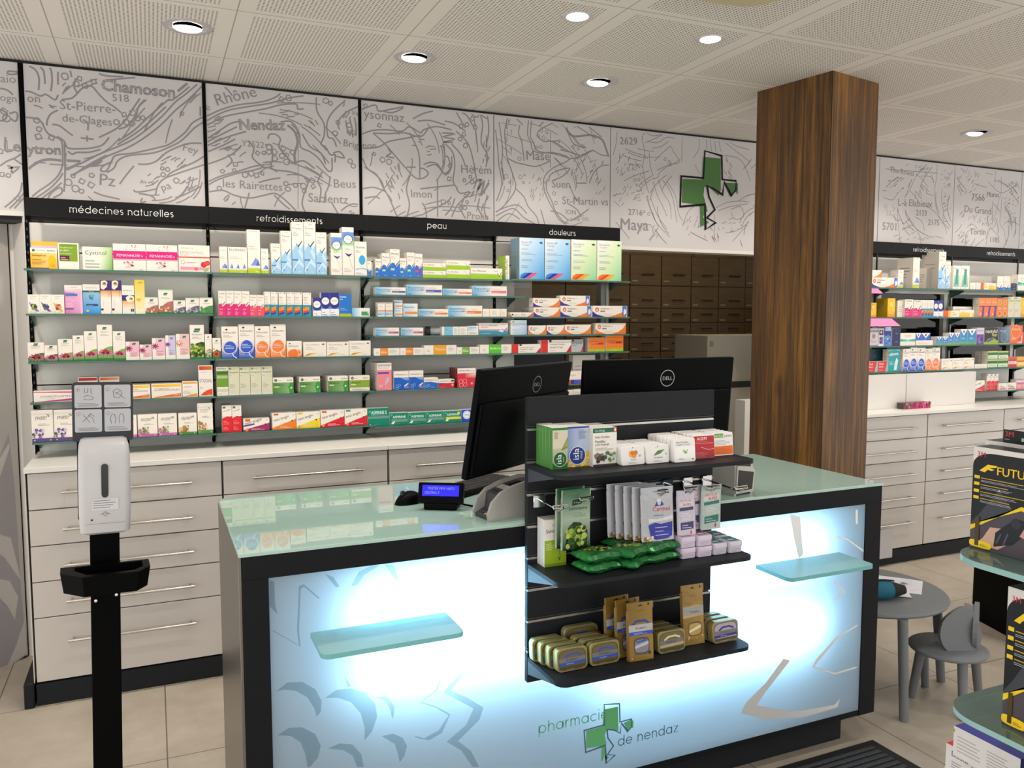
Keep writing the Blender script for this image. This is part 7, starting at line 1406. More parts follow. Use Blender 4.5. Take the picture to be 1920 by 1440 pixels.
 ('yellow_or', 42332, 42987, 1178, 0, 0, 90, 0, 'c8a014', 'tall yellow orange box'),
 ('white', 43415, 44043, 1053, 0, 20, 45, 0, None, 'plain white box end'),
 ('pink_tri', 43846, 44566, 1123, 0, 0, 45, 0, None, 'white and pink box'),
 ('pink_tri', 44607, 45355, 1095, 0, 0, 45, 0, None, 'white and pink box'),
 ('rainbow', 45375, 45617, 1100, 0, 0, 45, 0, None, 'narrow white rainbow box'),
 ('rainbow', 45637, 45880, 1102, 0, 0, 45, 0, None, 'narrow white rainbow box'),
 ('rainbow', 45900, 46143, 1105, 0, 0, 45, 0, None, 'narrow white rainbow box'),
 ('rainbow', 46164, 46418, 1107, 0, 0, 45, 0, None, 'narrow white rainbow box'),
 ('otri_navy', 46450, 46849, 1075, 0, 0, 45, 0, None, 'white and navy circle box'),
 ('otri_navy', 46870, 47292, 1079, 0, 0, 45, 0, None, 'white and navy circle box'),
]),
('second shelf at right edge', 1.51, 3.745, [
 ('or_flat', 47374, 48851, 434, 0, 0, 50, 0, None, 'flat orange yellow box'),
 ('ye_flat', 48871, 50274, 477, 0, 0, 50, 0, None, 'flat yellow box'),
 ('ye_flat', 48951, 51467, 708, 0, 55, 45, 0, None, 'yellow box standing behind flat ones'),
 ('or_tall', 50746, 51325, 1299, 0, 0, 45, 0, None, 'tall orange violet box'),
 ('or_tall', 51347, 51932, 1305, 0, 0, 45, 0, None, 'tall orange violet box'),
 ('or_tall', 51954, 52533, 1312, 0, 0, 45, 0, None, 'tall orange violet box'),
 ('or_tall2', 52556, 53061, 1280, 0, 0, 45, 0, None, 'tall orange box with fruit'),
 ('or_tall2', 53084, 53593, 1285, 0, 0, 45, 0, None, 'tall orange box with fruit'),
 ('sinu_tall', 53657, 54273, 1390, 0, 0, 45, 0, None, 'tall plain pale box'),
 ('sinu_tall', 54296, 54965, 1397, 0, 0, 45, 0, None, 'tall plain pale box'),
 ('yellow_or', 54990, 55758, 1344, 0, 0, 45, 0, None, 'tall yellow box'),
]),
('third shelf right of column', 1.328, 3.745, [
 ('lilac', 40140, 40793, 1124, 0, 0, 45, 0, None, 'white lilac box against the column'),
 ('lilac', 40849, 41623, 1121, 0, 0, 45, 0, None, 'white and lilac box'),
 ('gift', 41652, 42100, 1118, 0, 0, 45, 0, None, 'slim white and navy box'),
 ('blue_sea', 42120, 42736, 1429, 0, 0, 45, 0, None, 'blue sea picture box'),
 ('blue_sea', 41629, 42766, 1413, 0, 60, 45, 0, None, 'dark blue box standing behind'),
 ('navy2', 42812, 43523, 1076, 0, 0, 80, 0, None, 'pair-printed navy box'),
 ('teal_band', 43549, 44885, 802, 0, 0, 45, 0, None, 'white box with teal wave'),
 ('gum_b', 45144, 45649, 790, 0, 20, 45, 0, None, 'blue box with white triangle'),
 ('gum_b', 45669, 46475, 785, 0, 20, 45, 0, None, 'blue box with white triangle'),
 ('white', 44978, 46498, 310, 0, 0, 15, 0, None, 'low blue-white blister pack front'),
]),
('third shelf at right edge', 1.328, 3.745, [
 ('gum_g', 46819, 47346, 549, 0, 0, 45, 0, None, 'low blue green triangle box'),
 ('gum_g', 47377, 47909, 544, 0, 0, 45, 0, None, 'low blue green triangle box'),
 ('gum_g', 47932, 48468, 795, 0, 0, 45, 0, None, 'blue green triangle box'),
 ('gum_g', 48500, 49030, 791, 0, 0, 45, 0, None, 'blue green triangle box'),
 ('gum_t', 49044, 49718, 1023, 0, 0, 45, 0, None, 'tall blue triangle box'),
 ('gum_t', 49750, 50583, 1019, 0, 0, 45, 0, None, 'tall blue triangle box'),
 ('purple', 50623, 51335, 1112, 0, 0, 45, 0, None, 'purple and lilac box'),
 ('neotylol', 51390, 52793, 1107, 0, 0, 45, 0, None, 'black box with yellow word'),
 ('slate', 52836, 53982, 1139, 0, 0, 45, 0, None, 'slate blue box'),
 ('redox', 54012, 55259, 1248, 0, 0, 45, 0, None, 'orange fizzy tablet box'),
 ('eco', 55311, 56157, 782, 0, 0, 45, 0, None, 'white and red box'),
]),
('fourth shelf right of column', 1.165, 3.745, [
 ('red_teal', 40226, 40731, 683, 0, 0, 45, 0, None, 'red teal box against the column'),
 ('red_teal', 40777, 41658, 667, 0, 0, 45, 0, None, 'red and teal box'),
 ('red_teal', 41695, 42559, 669, 0, 0, 45, 0, None, 'red and teal box'),
 ('teal', 42568, 43571, 1405, 0, 0, 45, 0, None, 'teal toothpaste box'),
 ('teal_dark', 41563, 43210, 1395, 0, 60, 45, 0, None, 'dark teal box standing behind'),
 ('solm_blue', 43845, 44479, 1424, 0, 0, 45, 0, None, 'tall white blue ring box'),
 ('solm_blue', 44496, 45157, 1500, 0, 0, 45, 0, None, 'tall white blue ring box'),
 ('solm_blue', 45177, 45865, 1476, 0, 0, 45, 0, None, 'tall white blue ring box'),
 ('solm_or', 45886, 46469, 1408, 0, 0, 45, 0, None, 'tall white orange ring box'),
 ('solm_or', 46487, 47209, 1471, 0, 0, 45, 0, None, 'tall white orange ring box'),
]),
('fourth shelf at right edge', 1.165, 3.745, [
 ('solm_w', 47387, 48436, 709, 0, 0, 45, 0, None, 'white box with orange sweep'),
 ('solm_w', 48455, 49404, 725, 0, 0, 45, 0, None, 'white box with orange sweep'),
 ('solm_w', 49424, 50517, 727, 0, 0, 45, 0, None, 'white box with orange sweep'),
 ('white', 50573, 51808, 282, 0, 0, 50, 0, None, 'low pale pink pack'),
 ('sinu_b', 51817, 52467, 1120, 0, 50, 45, 0, None, 'pale green box standing behind'),
 ('green2', 51820, 52840, 1151, 0, 0, 45, 0, None, 'green yellow double box'),
 ('green2', 52873, 53919, 1134, 0, 0, 45, 0, None, 'green yellow double box'),
 ('red_ye', 53944, 54809, 734, 0, 0, 45, 0, None, 'red box with cream band'),
 ('gold', 54831, 55932, 715, 0, 0, 45, 0, None, 'golden yellow box'),
]),
('lowest shelf at right edge', 1.008, 3.745, [
 ('neo_red2', 50542, 51644, 748, 0, 0, 100, 0, None, 'white and red slant box'),
 ('neo_tall', 52005, 52386, 1163, 0, 12, 45, 0, None, 'tall white and red box'),
 ('neo_tall', 52408, 52769, 1152, 0, 12, 45, 0, None, 'tall white and red box'),
 ('neo_tall', 52791, 53176, 1141, 0, 12, 45, 0, None, 'tall white and red box'),
 ('small_red', 53075, 53897, 482, 0, 0, 50, 0, None, 'small white box with red strip'),
 ('small_red', 53929, 54878, 492, 0, 0, 50, 0, None, 'small white box with red strip'),
 ('daf_pink', 54903, 56054, 691, 0, 0, 45, 0, None, 'white and pink box'),
]),
]
ALLN = 0
for name, z, yf, L in ROWS:
    grp = 'medicine boxes on the ' + name
    low = sorted([i for i in L if i[4] < 60], key=lambda i: i[1])
    seen = {}
    for i in L:
        art, xa, xb, h, zo, dy, d, n, side, desc = i
        xa, xb, h, zo, dy, d = xa / 1e4, xb / 1e4, h / 1e4, zo / 1e4, dy / 1e3, d / 1e3
        w = xb - xa
        me = carton_mesh(art, w - .0006, h, d, 'f0e9df', side, None)
        same = [k[9] for k in L].count(desc) > 1
        fr = [k for k in low if k[9] == desc]
        if same:
            q = fr.index(i) if i in fr else 0
            lab = '%s, %s of %s such, %s' % (desc, ORD[q], {2: 'two', 3: 'three', 4: 'four', 5: 'five', 6: 'six'}[max(len(fr), 2)], name)
        else:
            lab = '%s, %s' % (desc, name)
        if i[4] >= 60 and same:
            ups = sorted([k for k in L if k[9] == desc], key=lambda k: k[1]); lab = '%s, %s, %s' % (desc, ['left one', 'right one', 'last'][ups.index(i)], name)
        for q in range(n + 1):
            o = bpy.data.objects.new('medicine_box', me); C.objects.link(o)
            o.location = (xa + w / 2, yf + dy + q * (d + .0015), z + zo + .0002)
            l2 = lab if q == 0 else '%s box hidden %s behind the front one: %s' % (ORD[q], 'directly' if q == 1 else 'deeper', name) if False else lab if q == 0 else ''
            if q:
                short = desc.split(',')[0]
                l2 = '%s %s, standing behind it' % (lab, '') if False else '%s behind %s %s, %s' % (ORD[q], ORD[low.index(i)] if i in low else 'upper', 'box from left', name)
                l2 = 'box ' + l2
            tag(o, l2, 'box', grp)
# ---------------------------------------------------------------- goods on the display rack
def rrect(w, h, r, n=4):
    return [(cx + r * math.cos(R(a0 + 90 * q / n)), cz + r * math.sin(R(a0 + 90 * q / n))) for cx, cz, a0 in ((w / 2 - r, r, -90), (w / 2 - r, h - r, 0), (-w / 2 + r, h - r, 90), (-w / 2 + r, r, 180)) for q in range(n + 1)]
def slab_mesh(nm, w, h, d, r, base, art, m='printed_carton', rim=None, side=None):
    b = MB(); p = rrect(w, h, r); n = len(p)
    rows = [[(x, y, z) for x, z in rrect(w - e * 2, h - e * 2, max(r - e, .002))] for e, y in ((.0012, 0), (0, .0014), (0, d - .0014), (.0012, d))]
    for q in (0, 3): rows[q] = [(x, y, z + .0012) for x, y, z in rows[q]]
    b.grid(rows, m, side or base, True, True); b.poly3(rows[0], m, base); b.poly3(rows[-1][::-1], m, base)
    cv = Cv(b, (-w / 2, 0, 0), (1, 0, 0), (0, 0, 1), m); art(Art(cv, w, h)); me = b.mesh(nm); return me
def inst(nm, me, x, y, z, lab, cat, grp, rz=0, rx=0):
    o = bpy.data.objects.new(nm, me); C.objects.link(o); o.location = (x, y, z); o.rotation_euler = (rx, 0, rz); return tag(o, lab, cat, grp)
Z1, Z2, Z3 = RZ
def f(a):
    a.g(0, 0, 1, .55, '3f7a2a', '5f8f3a', 'c9c3ab', 'c9c3ab'); a.r(0, .5, 1, 1, 'd4ceb8'); a.r(0, .94, 1, 1, '2f7a3a'); a.p([(.55, .44), (.98, .5), (1, .78), (.8, .62)], '6a9038'); a.p([(.7, .5), (1, .55), (.98, .72)], 'a8a048'); a.r(0, 0, 1, .14, '1f6a2f'); a.d(.5, .24, .46, 'd8e4cc'); a.d(.5, .24, .43, '1d5a2c'); a.t(.58, .13, .55, 'isla', 'f4f4ee', .03, 90); a.t(.76, .17, .30, 'moos', 'd8e8d0', .01, 90); a.x(.1, .74, .4, .92, 7, '7a8a6a')
D['isla_g'] = f
def f(a):
    a.g(0, 0, 1, 1, '8fb0dc', 'b8cce8', 'c8cedd', '8a9ed0'); a.r(0, .96, 1, 1, '24409a'); a.g(0, 0, 1, .22, 'e8b820', 'e8b820', 'a8bce0', 'a8bce0'); a.blob(.0, .02, .98, .2, ['f0cc48', 'd8a010', 'f6de80'], 26, 3, .08); a.blob(.8, .16, .98, .36, ['f0cc48', 'e0b020'], 8, 4, .08); a.d(.46, .28, .38, 'dfe6f2'); a.d(.46, .28, .35, '1f3484'); a.t(.52, .18, .45, 'isla', 'f4f4f0', .03, 90); a.t(.68, .20, .30, 'med', 'c8d4f0', .01, 90); a.x(.5, .7, .9, .94, 7, '7a8cb8')
D['isla_b'] = f
def f(a):
    a.r(0, .88, 1, 1, '1f6a4a'); a.t(.1, .905, .4, 'Dr.Wolz', 'd8ece0', .01); a.r(.86, .88, 1, 1, 'd02a2a'); a.r(.91, .90, .95, .98, 'fff'); a.r(.885, .925, .975, .955, 'fff'); a.t(.1, .74, .6, 'Hals-Pastillen', '8a5a60', .01); a.t(.1, .62, .42, 'Pastilles', '6a4a50', .01); a.t(.1, .55, .58, 'pour la gorge', '6a4a50', .01); a.x(.1, .42, .9, .5, 3, 'b8a8a8'); a.blob(.1, .14, .5, .32, ['5a4a42', '8a7a6a', '3a302a'], 16, 3, .08); a.blob(.5, .12, .9, .36, ['4f7a3a', '7aa050', '2f5a2a', 'c8c0d0'], 14, 5, .07); a.r(0, 0, 1, .06, '3a3a40')
D['throat'] = f
for art, x0, x1, y, h, d, n, desc, side in (('isla_g', .947, .992, 1.884, .110, .019, 5, 'green lozenge box with round green seal', '4f8a44'), ('isla_b', .998, 1.065, 1.900, .108, .020, 4, 'blue lozenge box with round blue seal', '8fa8d8'), ('throat', 1.064, 1.138, 1.878, .103, .020, 5, 'white throat pastille box with green head', 'e4e0da')):
    me = carton_mesh(art, x1 - x0 - .0006, h, d, 'ece8e2', side, None)
    for q in range(n): inst('medicine_box', me, (x0 + x1) / 2, y + q * (d + .0012), Z1 + .0002, '%s, %s row on the top rack board' % (desc, ['front of its', 'second in its', 'third in its', 'fourth in its', 'fifth in its'][q]), 'box', desc + ' row')
def wt(kind):
    def f(a):
        if kind == 'honey': a.d(.5, .92, .02, '555'); a.x(.4, .84, .6, .87, 1, '777'); a.blob(.40, .42, .62, .66, ['e8922a', 'f0b050', 'd87a1c'], 9, 2, .10); a.t(.40, .26, .22, 'Propolis', '5a5a58', .01); a.blob(.76, .42, .84, .50, ['a8c890'], 3, 1, .04); a.x(.3, .1, .7, .2, 2)
        if kind == 'leaf': a.d(.5, .92, .02, '555'); a.x(.4, .84, .6, .87, 1, '777'); a.p([(.30, .42), (.5, .68), (.8, .72), (.62, .52), (.42, .44)], '4f7a3c'); a.l([(.30, .42), (.8, .72)], .01, '8ab070'); a.t(.34, .28, .36, 'Eucalyptus', '5a5a58', .01); a.x(.3, .1, .7, .2, 2); a.blob(.84, .44, .9, .5, ['a8c890'], 2, 1, .04)
        if kind == 'mint': a.t(.12, .80, .56, 'Isländ Pastillen', '3a3a3a', .02); a.t(.12, .71, .62, 'Coughlin / à mucid', '3a3a3a', .02); a.r(.06, .16, .96, .64, 'f4f4f4'); a.blob(.44, .36, .62, .50, ['7aa850', 'a8cc80'], 5, 2, .05); a.x(.2, .12, .5, .2, 2); a.d(.86, .12, .03, '444')
        if kind == 'red': a.r(.02, .02, .98, .96, 'b8202c'); a.g(.02, .02, .98, .5, '8a141f', 'a81c28', 'c02834', 'b8202c'); a.t(.16, .78, .46, 'AGEM', 'f4e0e0', .03); a.l([(.08, .66), (.92, .64)], .012, 'f0c8c8'); a.l([(.08, .72), (.7, .70)], .008, 'e8a0a0'); a.l([(.35, .48), (.7, .36), (.95, .40)], .02, 'e8b0b4'); a.x(.08, .06, .7, .3, 5, 'd86a70')
        if kind == 'orange': a.r(.08, .78, .52, .96, '5f9a34'); a.t(.10, .81, .40, 'PECTUS', 'f0f4e0', .02); a.t(.56, .80, .38, 'JUNIOR', '5a3a5a', .01); a.x(.1, .48, .9, .70, 4, 'b0a8a4'); a.r(.06, .06, .96, .42, 'e86a1c'); a.x(.1, .1, .9, .36, 5, 'c85010')
    return f
for kind, x0, x1, y, h, d, n, r_, desc in (('honey', 1.140, 1.215, 1.856, .051, .0185, 6, .006, 'white pastille pack with orange fruit'), ('leaf', 1.217, 1.292, 1.852, .051, .0185, 6, .006, 'white pastille pack with green leaf'), ('mint', 1.296, 1.368, 1.836, .066, .0165, 7, .006, 'taller white pack with green flower'), ('red', 1.384, 1.457, 1.866, .066, .0165, 6, .004, 'white pack with dark red front'), ('orange', 1.462, 1.534, 1.880, .067, .0165, 5, .004, 'white pack with orange block')):
    me = slab_mesh('pastille_pack', x1 - x0, h, d - .001, r_, 'eceae8', wt(kind))
    for q in range(n): inst('pastille_pack', me, (x0 + x1) / 2, y + q * (d + .0022), Z1 + .0008, '%s, %s on the top rack board' % (desc, ['front of its row', 'second in its row', 'third in its row', 'fourth in its row', 'fifth in its row', 'sixth in its row', 'last in its row'][q]), 'pack', desc + ' row', 0, -R(6))
# middle board
def f(a): a.r(0, 0, 1, .56, '9ab828'); a.r(0, 0, 1, .06, '7a9a20'); a.t(.34, .86, .24, 'Zeller', '9a8a80', .01); a.t(.06, .72, .62, 'Salviset', '3a2a28', .03); a.x(.06, .36, .46, .52, 4, 'd8e4a0'); a.l([(.68, .48), (.69, .22)], .025, '5a7a2a'); a.p([(.62, .18), (.69, .10), (.76, .24), (.72, .20), (.69, .14), (.66, .2)], '2f5a2f')
D['salviset'] = f
me = carton_mesh('salviset', .066, .130, .0145, 'ece8e2', 'e4e0dc', None)
for q in range(3): inst('medicine_box', me, .984, 1.937 + q * .0153, Z2 + .0002, 'white and lime sage tablet box, %s on the middle rack board' % ['front of three', 'second of three', 'last of three'][q], 'box', 'white and lime sage tablet boxes')
def fbag(kind):
    def f(a):
        if kind == 'fir':
            a.g(0, .5, 1, 1, 'a8bfa8', 'b4c8b0', '2f6a44', '2f6a44'); a.g(0, 0, 1, .5, '1f3f1a', '2a4f20', 'a8bfa8', 'a8bfa8'); a.p([(.36, .82), (.72, .84), (.70, .75), (.34, .73)], '1a2f22'); a.t(.40, .765, .26, 'A.Vogel', 'a8c8b0', .01); a.t(.22, .66, .68, 'Santasapina', '26382c', .02); a.x(.4, .54, .9, .63, 3, '7a9a80'); a.p([(.08, .0), (.9, 0), (.92, .3), (.66, .44), (.4, .46), (.2, .36)], '1a2f14'); a.blob(.16, .05, .8, .38, ['9ab83a', '5f8a2a', 'c0d060', '33581c', '22401a'], 60, 3, .09)
        if kind == 'carmol':
            a.r(0, 0, 1, 1, 'b4b6bc'); a.r(0, .78, 1, 1, 'b9bbc1'); a.p([(.36, .92), (.6, .93), (.66, .91), (.4, .90)], '8a8c92'); a.p([(.40, .64), (.56, .80), (.72, .66), (.62, .645)], '2a3288'); a.d(.56, .74, .07, 'd8dae0'); a.d(.56, .695, .06, 'c8cad2'); a.t(.34, .55, .56, 'Carmol', 'cc2a2a', .04); a.x(.36, .46, .9, .51, 1, '6a8a9a'); a.p([(.18, .42), (.5, .40), (1, .46), (1, .38), (.5, .36), (.2, .34)], 'd8d8da'); a.p([(.18, .30), (.4, .34), (.6, .31), (.98, .34), (.96, .08), (.8, .03), (.4, .02), (.24, .10)], '2c2f98')
            for q in range(3): a.x(.4, .24 - q * .07, .84, .27 - q * .07, 1, 'c8cbe8', q)
            a.blob(.05, .0, .3, .08, ['c8b088', '8a6a3a', 'e0d0b0'], 12, 2, .05)
        if kind in ('alp', 'alpg'):
            c = '3a3468' if kind == 'alp' else '1f7a68'; t2 = 'c0bcc8' if kind == 'alp' else 'b4c4c0'
            a.r(0, 0, 1, 1, t2); a.d(.5, .95, .05, '3a3a44'); a.p([(.1, .78), (.9, .80), (.95, .66), (.5, .64), (.05, .66)], 'd4ccd0'); a.t(.16, .75, .66, 'PASTILLES', 'c03a40', .02); a.t(.30, .66, .5, 'ALPES', 'c82a30', .04); a.p([(.08, .62), (.92, .64), (.92, .57), (.08, .55)], c); a.x(.2, .36, .85, .52, 5, 'e0dee4'); a.p([(.12, .14), (.9, .16), (.9, .32), (.12, .30)], c); a.x(.2, .18, .8, .28, 2, 'b8b4d0'); a.p([(.68, .08), (.74, .14), (.8, .08), (.74, .03)], 'c8404a')
        if kind == 'gold':
            a.g(0, 0, 1, 1, '8a6c2c', '98793a', '9c7f42', '846628'); a.p([(.40, .94), (.5, .965), (.6, .94), (.62, .93), (.38, .93)], '3a2a10'); a.r(.80, .93, .88, .975, '3a2a14'); a.x(.3, .84, .75, .88, 2, '7a5a1c'); a.p([(.10, .62), (.3, .70), (.7, .70), (.9, .62), (.86, .58), (.68, .655), (.32, .655), (.14, .57)], '3a4a9a'); a.r(0, .50, 1, .62, 'b8b6b4'); a.t(.26, .54, .48, "Grether's", '2a2a34', .015); a.r(0, .44, 1, .50, '2f4fb4'); a.x(.2, .455, .8, .49, 2, 'a8b8e8'); a.p(rr2(.2, .10, .84, .40), '50525c'); a.p(rr2(.24, .14, .80, .36), '8a8890'); a.p([(.24, .26), (.8, .32), (.8, .27), (.24, .21)], 'c0c0c8'); a.p([(.3, .33), (.7, .36), (.72, .33), (.3, .30)], '3f58b0'); a.d(.84, .12, .06, '4a2a1a'); a.d(.1, .05, .03, 'd8b868')
        if kind == 'gold2':
            a.g(0, 0, 1, 1, '8a6c2c', '9c7f42', '9c7f42', '8a6c2e'); a.p([(.40, .94), (.5, .965), (.6, .94), (.62, .93), (.38, .93)], '3a2a10'); a.r(.84, .93, .9, .975, '3a2a14'); a.x(.36, .80, .72, .84, 2, '7a5a1c'); a.r(0, .50, 1, .64, '9a9a9c'); a.p([(.3, .64), (.6, .67), (.9, .64), (.9, .62), (.3, .62)], 'b09a5a'); a.t(.34, .53, .44, "Grether's", '2a2a34', .015); a.p([(0, .45), (1, .47), (1, .50), (0, .50)], 'b8a070'); a.p(rr2(.24, .14, .86, .38), '6a5424'); a.p(rr2(.27, .16, .83, .35), 'c0a050'); a.p([(.27, .24), (.83, .32), (.83, .27), (.27, .2)], 'e0dcc8'); a.blob(.2, .06, .9, .14, ['a87a2a', 'd8b060'], 8, 2, .05)
    return f
def rr2(u0, v0, u1, v1):
    w, h = u1 - u0, v1 - v0
    return [(u0 + w / 2 + w / 2 * math.copysign(abs(math.cos(t)) ** .5, math.cos(t)), v0 + h / 2 + h / 2 * math.copysign(abs(math.sin(t)) ** .5, math.sin(t))) for t in [2 * PI * q / 24 for q in range(24)]]
def bag_mesh(nm, w, h, kind, base, th=.007, stand=False):
    b = MB(); n = 10
    def cross(z, y0, y1, ww): return [(-ww / 2, (y0 + y1) / 2, z), (-ww / 2 + .004, y0, z), (ww / 2 - .004, y0, z), (ww / 2, (y0 + y1) / 2, z), (ww / 2 - .004, y1, z), (-ww / 2 + .004, y1, z)]
    zs = [(0, .003 if not stand else th * 1.4), (.05, th), (.3, th * .95), (.85, th * .8), (.90, .0016), (1, .0012)]
    b.grid([cross(h * t, 0, d_, w * (1 if t else .985)) for t, d_ in zs], 'printed_foil', base, False, True); b.poly3(cross(0, 0, zs[0][1], w * .985)[::-1], 'printed_foil', base); b.poly3(cross(h, 0, .0012, w), 'printed_foil', base)
    cv = Cv(b, (-w / 2 + .004, 0, 0), (1, 0, 0), (0, 0, 1), 'printed_foil'); fbag(kind)(Art(cv, w - .008, h)); return b.mesh(nm)
me = bag_mesh('sweet_bag', .092, .165, 'fir', '9ab09c'); g = 'hanging sweet bags on the middle rack board'
inst('sweet_bag', me, 1.030, 1.905, Z2 + .05, 'green hanging bag with fir tip picture', 'bag', g, R(2)); inst('sweet_bag', me, 1.022, 1.925, Z2 + .052, 'second green fir bag hanging behind the front one', 'bag', g, R(4))
me = bag_mesh('sweet_bag', .104, .150, 'carmol', 'b0b2b8')
for q in range(5): inst('sweet_bag', me, 1.270 - q * .017, 1.868 + q * .017, Z2 + .056 + .001 * q, 'silver and blue hanging sweet bag, %s of the five' % ['front', 'second', 'third', 'fourth', 'rearmost'][q], 'bag', g, R(-3), R(-5))
me = bag_mesh('sweet_bag', .060, .130, 'alp', 'b8b4c2')
inst('sweet_bag', me, 1.367, 1.868, Z2 + .058, 'grey and purple alpine pastille bag, in front of its twin', 'bag', g, R(-6), R(-6)); inst('sweet_bag', me, 1.400, 1.890, Z2 + .068, 'grey and purple alpine pastille bag, half behind its twin', 'bag', g, R(-2))
inst('sweet_bag', bag_mesh('sweet_bag', .074, .130, 'alpg', 'a8b8b4'), 1.458, 1.880, Z2 + .066, 'silver and green alpine pastille bag', 'bag', g, R(3))
def pillow(seed, w, d, t):
    rn = random.Random(seed); n, m_ = 14, 10; b = MB()
    def pt(i, j, s):
        u, v = i / n * 2 - 1, j / m_ * 2 - 1; k_ = max(0, (1 - abs(u) ** 3.2)) ** .7 * max(0, (1 - v ** 4)) ** .6
        return (u * w / 2, v * d / 2 + .004 * math.sin(u * 5 + seed), t * .42 + s * t * .5 * k_ + .0015 * math.sin(i * 1.7 + seed) * math.cos(j * 2.1))
    for s in (1, -1):
        for i in range(n):
            for j in range(m_):
                q = [pt(i, j, s), pt(i + 1, j, s), pt(i + 1, j + 1, s), pt(i, j + 1, s)]; u, v = i / n, j / m_
                r_ = math.hypot(u - .55, (v - .55) * .9); cc = '1f6a34'
                if s > 0 and r_ < .34: cc = rn.choice(['1c3314', '2a4a1c', '9ab838', '6f9430', 'b8cc58', '16280f'])
                elif u < .14 or u > .88: cc = '2f8a48'
                b.face(q if s > 0 else q[::-1], 'printed_foil', cc, True)
    return b.mesh('sweet_bag')
PM = [pillow(q, .125, .085, .030) for q in range(4)]
for q, (x, y, z, rz, lab) in enumerate(((1.078, 1.868, 0, 8, 'glossy green sweet bag lying at the left, lower of two'), (1.076, 1.872, .0275, 4, 'glossy green sweet bag lying at the left, upper of two'), (1.182, 1.868, .0, 30, 'glossy green sweet bag lying in the middle, lower of two'), (1.180, 1.874, .0275, 26, 'glossy green sweet bag lying in the middle, upper of two'),
        (1.268, 1.882, .0, 6, 'glossy green sweet bag lying by the tins, lower of two'), (1.270, 1.884, .0275, 10, 'glossy green sweet bag lying by the tins, upper of two'), (1.205, 1.940, .030, 12, 'glossy green sweet bag lying at the back under the hanging bags'))):
    o = inst('sweet_bag', PM[q % 4], x, y, Z2 + z + .0008, lab, 'bag', 'green sweet bags lying on the middle rack board', R(rz))
def tin_small(nm, w, d, h, c, lidc):
    b = MB(); pl = rrect(w, d, .007); L = [(e, z) for e, z in ((.0015, 0), (0, .0015), (0, h * .55), (-.0012, h * .56), (-.0012, h - .003), (.001, h))]
    b.grid([[(x * (1 - 2 * e / w), (y - d / 2) * (1 - 2 * e / d) + d / 2, z) for x, y in pl] for e, z in L], 'printed_carton', c, True, True)
    b.poly3([(x * .96, (y - d / 2) * .96 + d / 2, h) for x, y in pl], 'printed_carton', c); cv = Cv(b, (-w / 2 + .006, .008, h), (1, 0, 0), (0, 1, 0)); cv.rect(0, 0, w - .012, d - .016, lidc); cv.rect(.006, .012, w - .02, .02, 'e8e4ea')
    c2 = Cv(b, (-w / 2, 0, 0), (1, 0, 0), (0, 0, 1)); c2.fine(.006, .004, w - .008, h * .45, 3, 'a89ab0', 2); return b.mesh(nm)
mp = tin_small('pastille_tin', .048, .06, .030, 'cfc2d6', 'a87a92'); mt = tin_small('pastille_tin', .047, .062, .033, 'c9c4d2', '4f7f88'); g = 'small pastille tins on the middle rack board'
for x, y, z, m_, lab in ((1.358, 1.846, 0, mp, 'pink lilac tin, bottom of the left stack'), (1.357, 1.847, .0312, mp, 'pink lilac tin, top of the left stack'), (1.411, 1.842, 0, mp, 'pink lilac tin, bottom of the right stack'), (1.410, 1.842, .0312, mp, 'pink lilac tin, top of the right stack'), (1.464, 1.842, 0, mt, 'lilac tin with teal lid, beside the pink stacks'), (1.517, 1.840, 0, mt, 'lilac tin with teal lid, at the board corner'), (1.517, 1.906, 0, mt, 'lilac tin with teal lid, behind the corner one')):
    inst('pastille_tin', m_, x, y, Z2 + z + .0005, lab, 'tin', g)
# bottom board: lozenge tins and gold pouches
def gtin(kind):
    c1, c2, tx_ = {'blue': ('2f55b8', '6f6238', '2a2a3a'), 'gold': ('b8a878', '6f6640', '3a3428'), 'purple': ('3f2f88', 'a8a4b4', '6a5a40')}[kind]
    def f(a):
        a.p(rr2(.05, .06, .95, .94), '4f4a34' if kind != 'purple' else '6a5f50'); a.p(rr2(.08, .09, .92, .91), c2); a.p([(.22, .62), (.36, .76), (.64, .78), (.82, .68), (.80, .60), (.62, .70), (.40, .68), (.26, .56)], c1 if kind != 'gold' else 'd8d0a8'); a.r(.07, .40, .93, .58, '77767a'); a.t(.30, .45, .38, "Grether's", tx_, .02); a.p([(.07, .26), (.93, .30), (.93, .42), (.07, .38)], c1); a.x(.3, .32, .7, .38, 1, 'a8b8e0'); a.p([(.07, .12), (.93, .12), (.93, .24), (.07, .22)], '5a4f2a'); a.x(.3, .08, .7, .12, 1, 'b8a878')
    return f
TN = {k_: slab_mesh('lozenge_tin', .092, .062, .024, .013, '8f8458' if k_ != 'purple' else '8a7c60', gtin(k_), 'printed_tin', None, 'b4a868' if k_ == 'blue' else '9a8c50') for k_ in ('blue', 'gold', 'purple')}
g = 'lozenge tins on the bottom rack board'; PO = ['front of its row', 'second in its row', 'third in its row', 'rearmost in its row']
for q in range(4): inst('lozenge_tin', TN['blue'], .994 - q * .010, 1.852 + q * .029, Z3 + .0015, 'gold and blue lozenge tin at the left end, %s' % PO[q], 'tin', g, 0, R(-5))
for q in range(3): inst('lozenge_tin', TN['blue'], 1.094 - q * .010, 1.852 + q * .029, Z3 + .0015, 'gold and blue lozenge tin beside the pouches, %s' % PO[q], 'tin', g, 0, R(-5))
big = slab_mesh('lozenge_tin', .108, .078, .022, .016, '7a7050', gtin('blue'), 'printed_tin', None, 'a89f70')
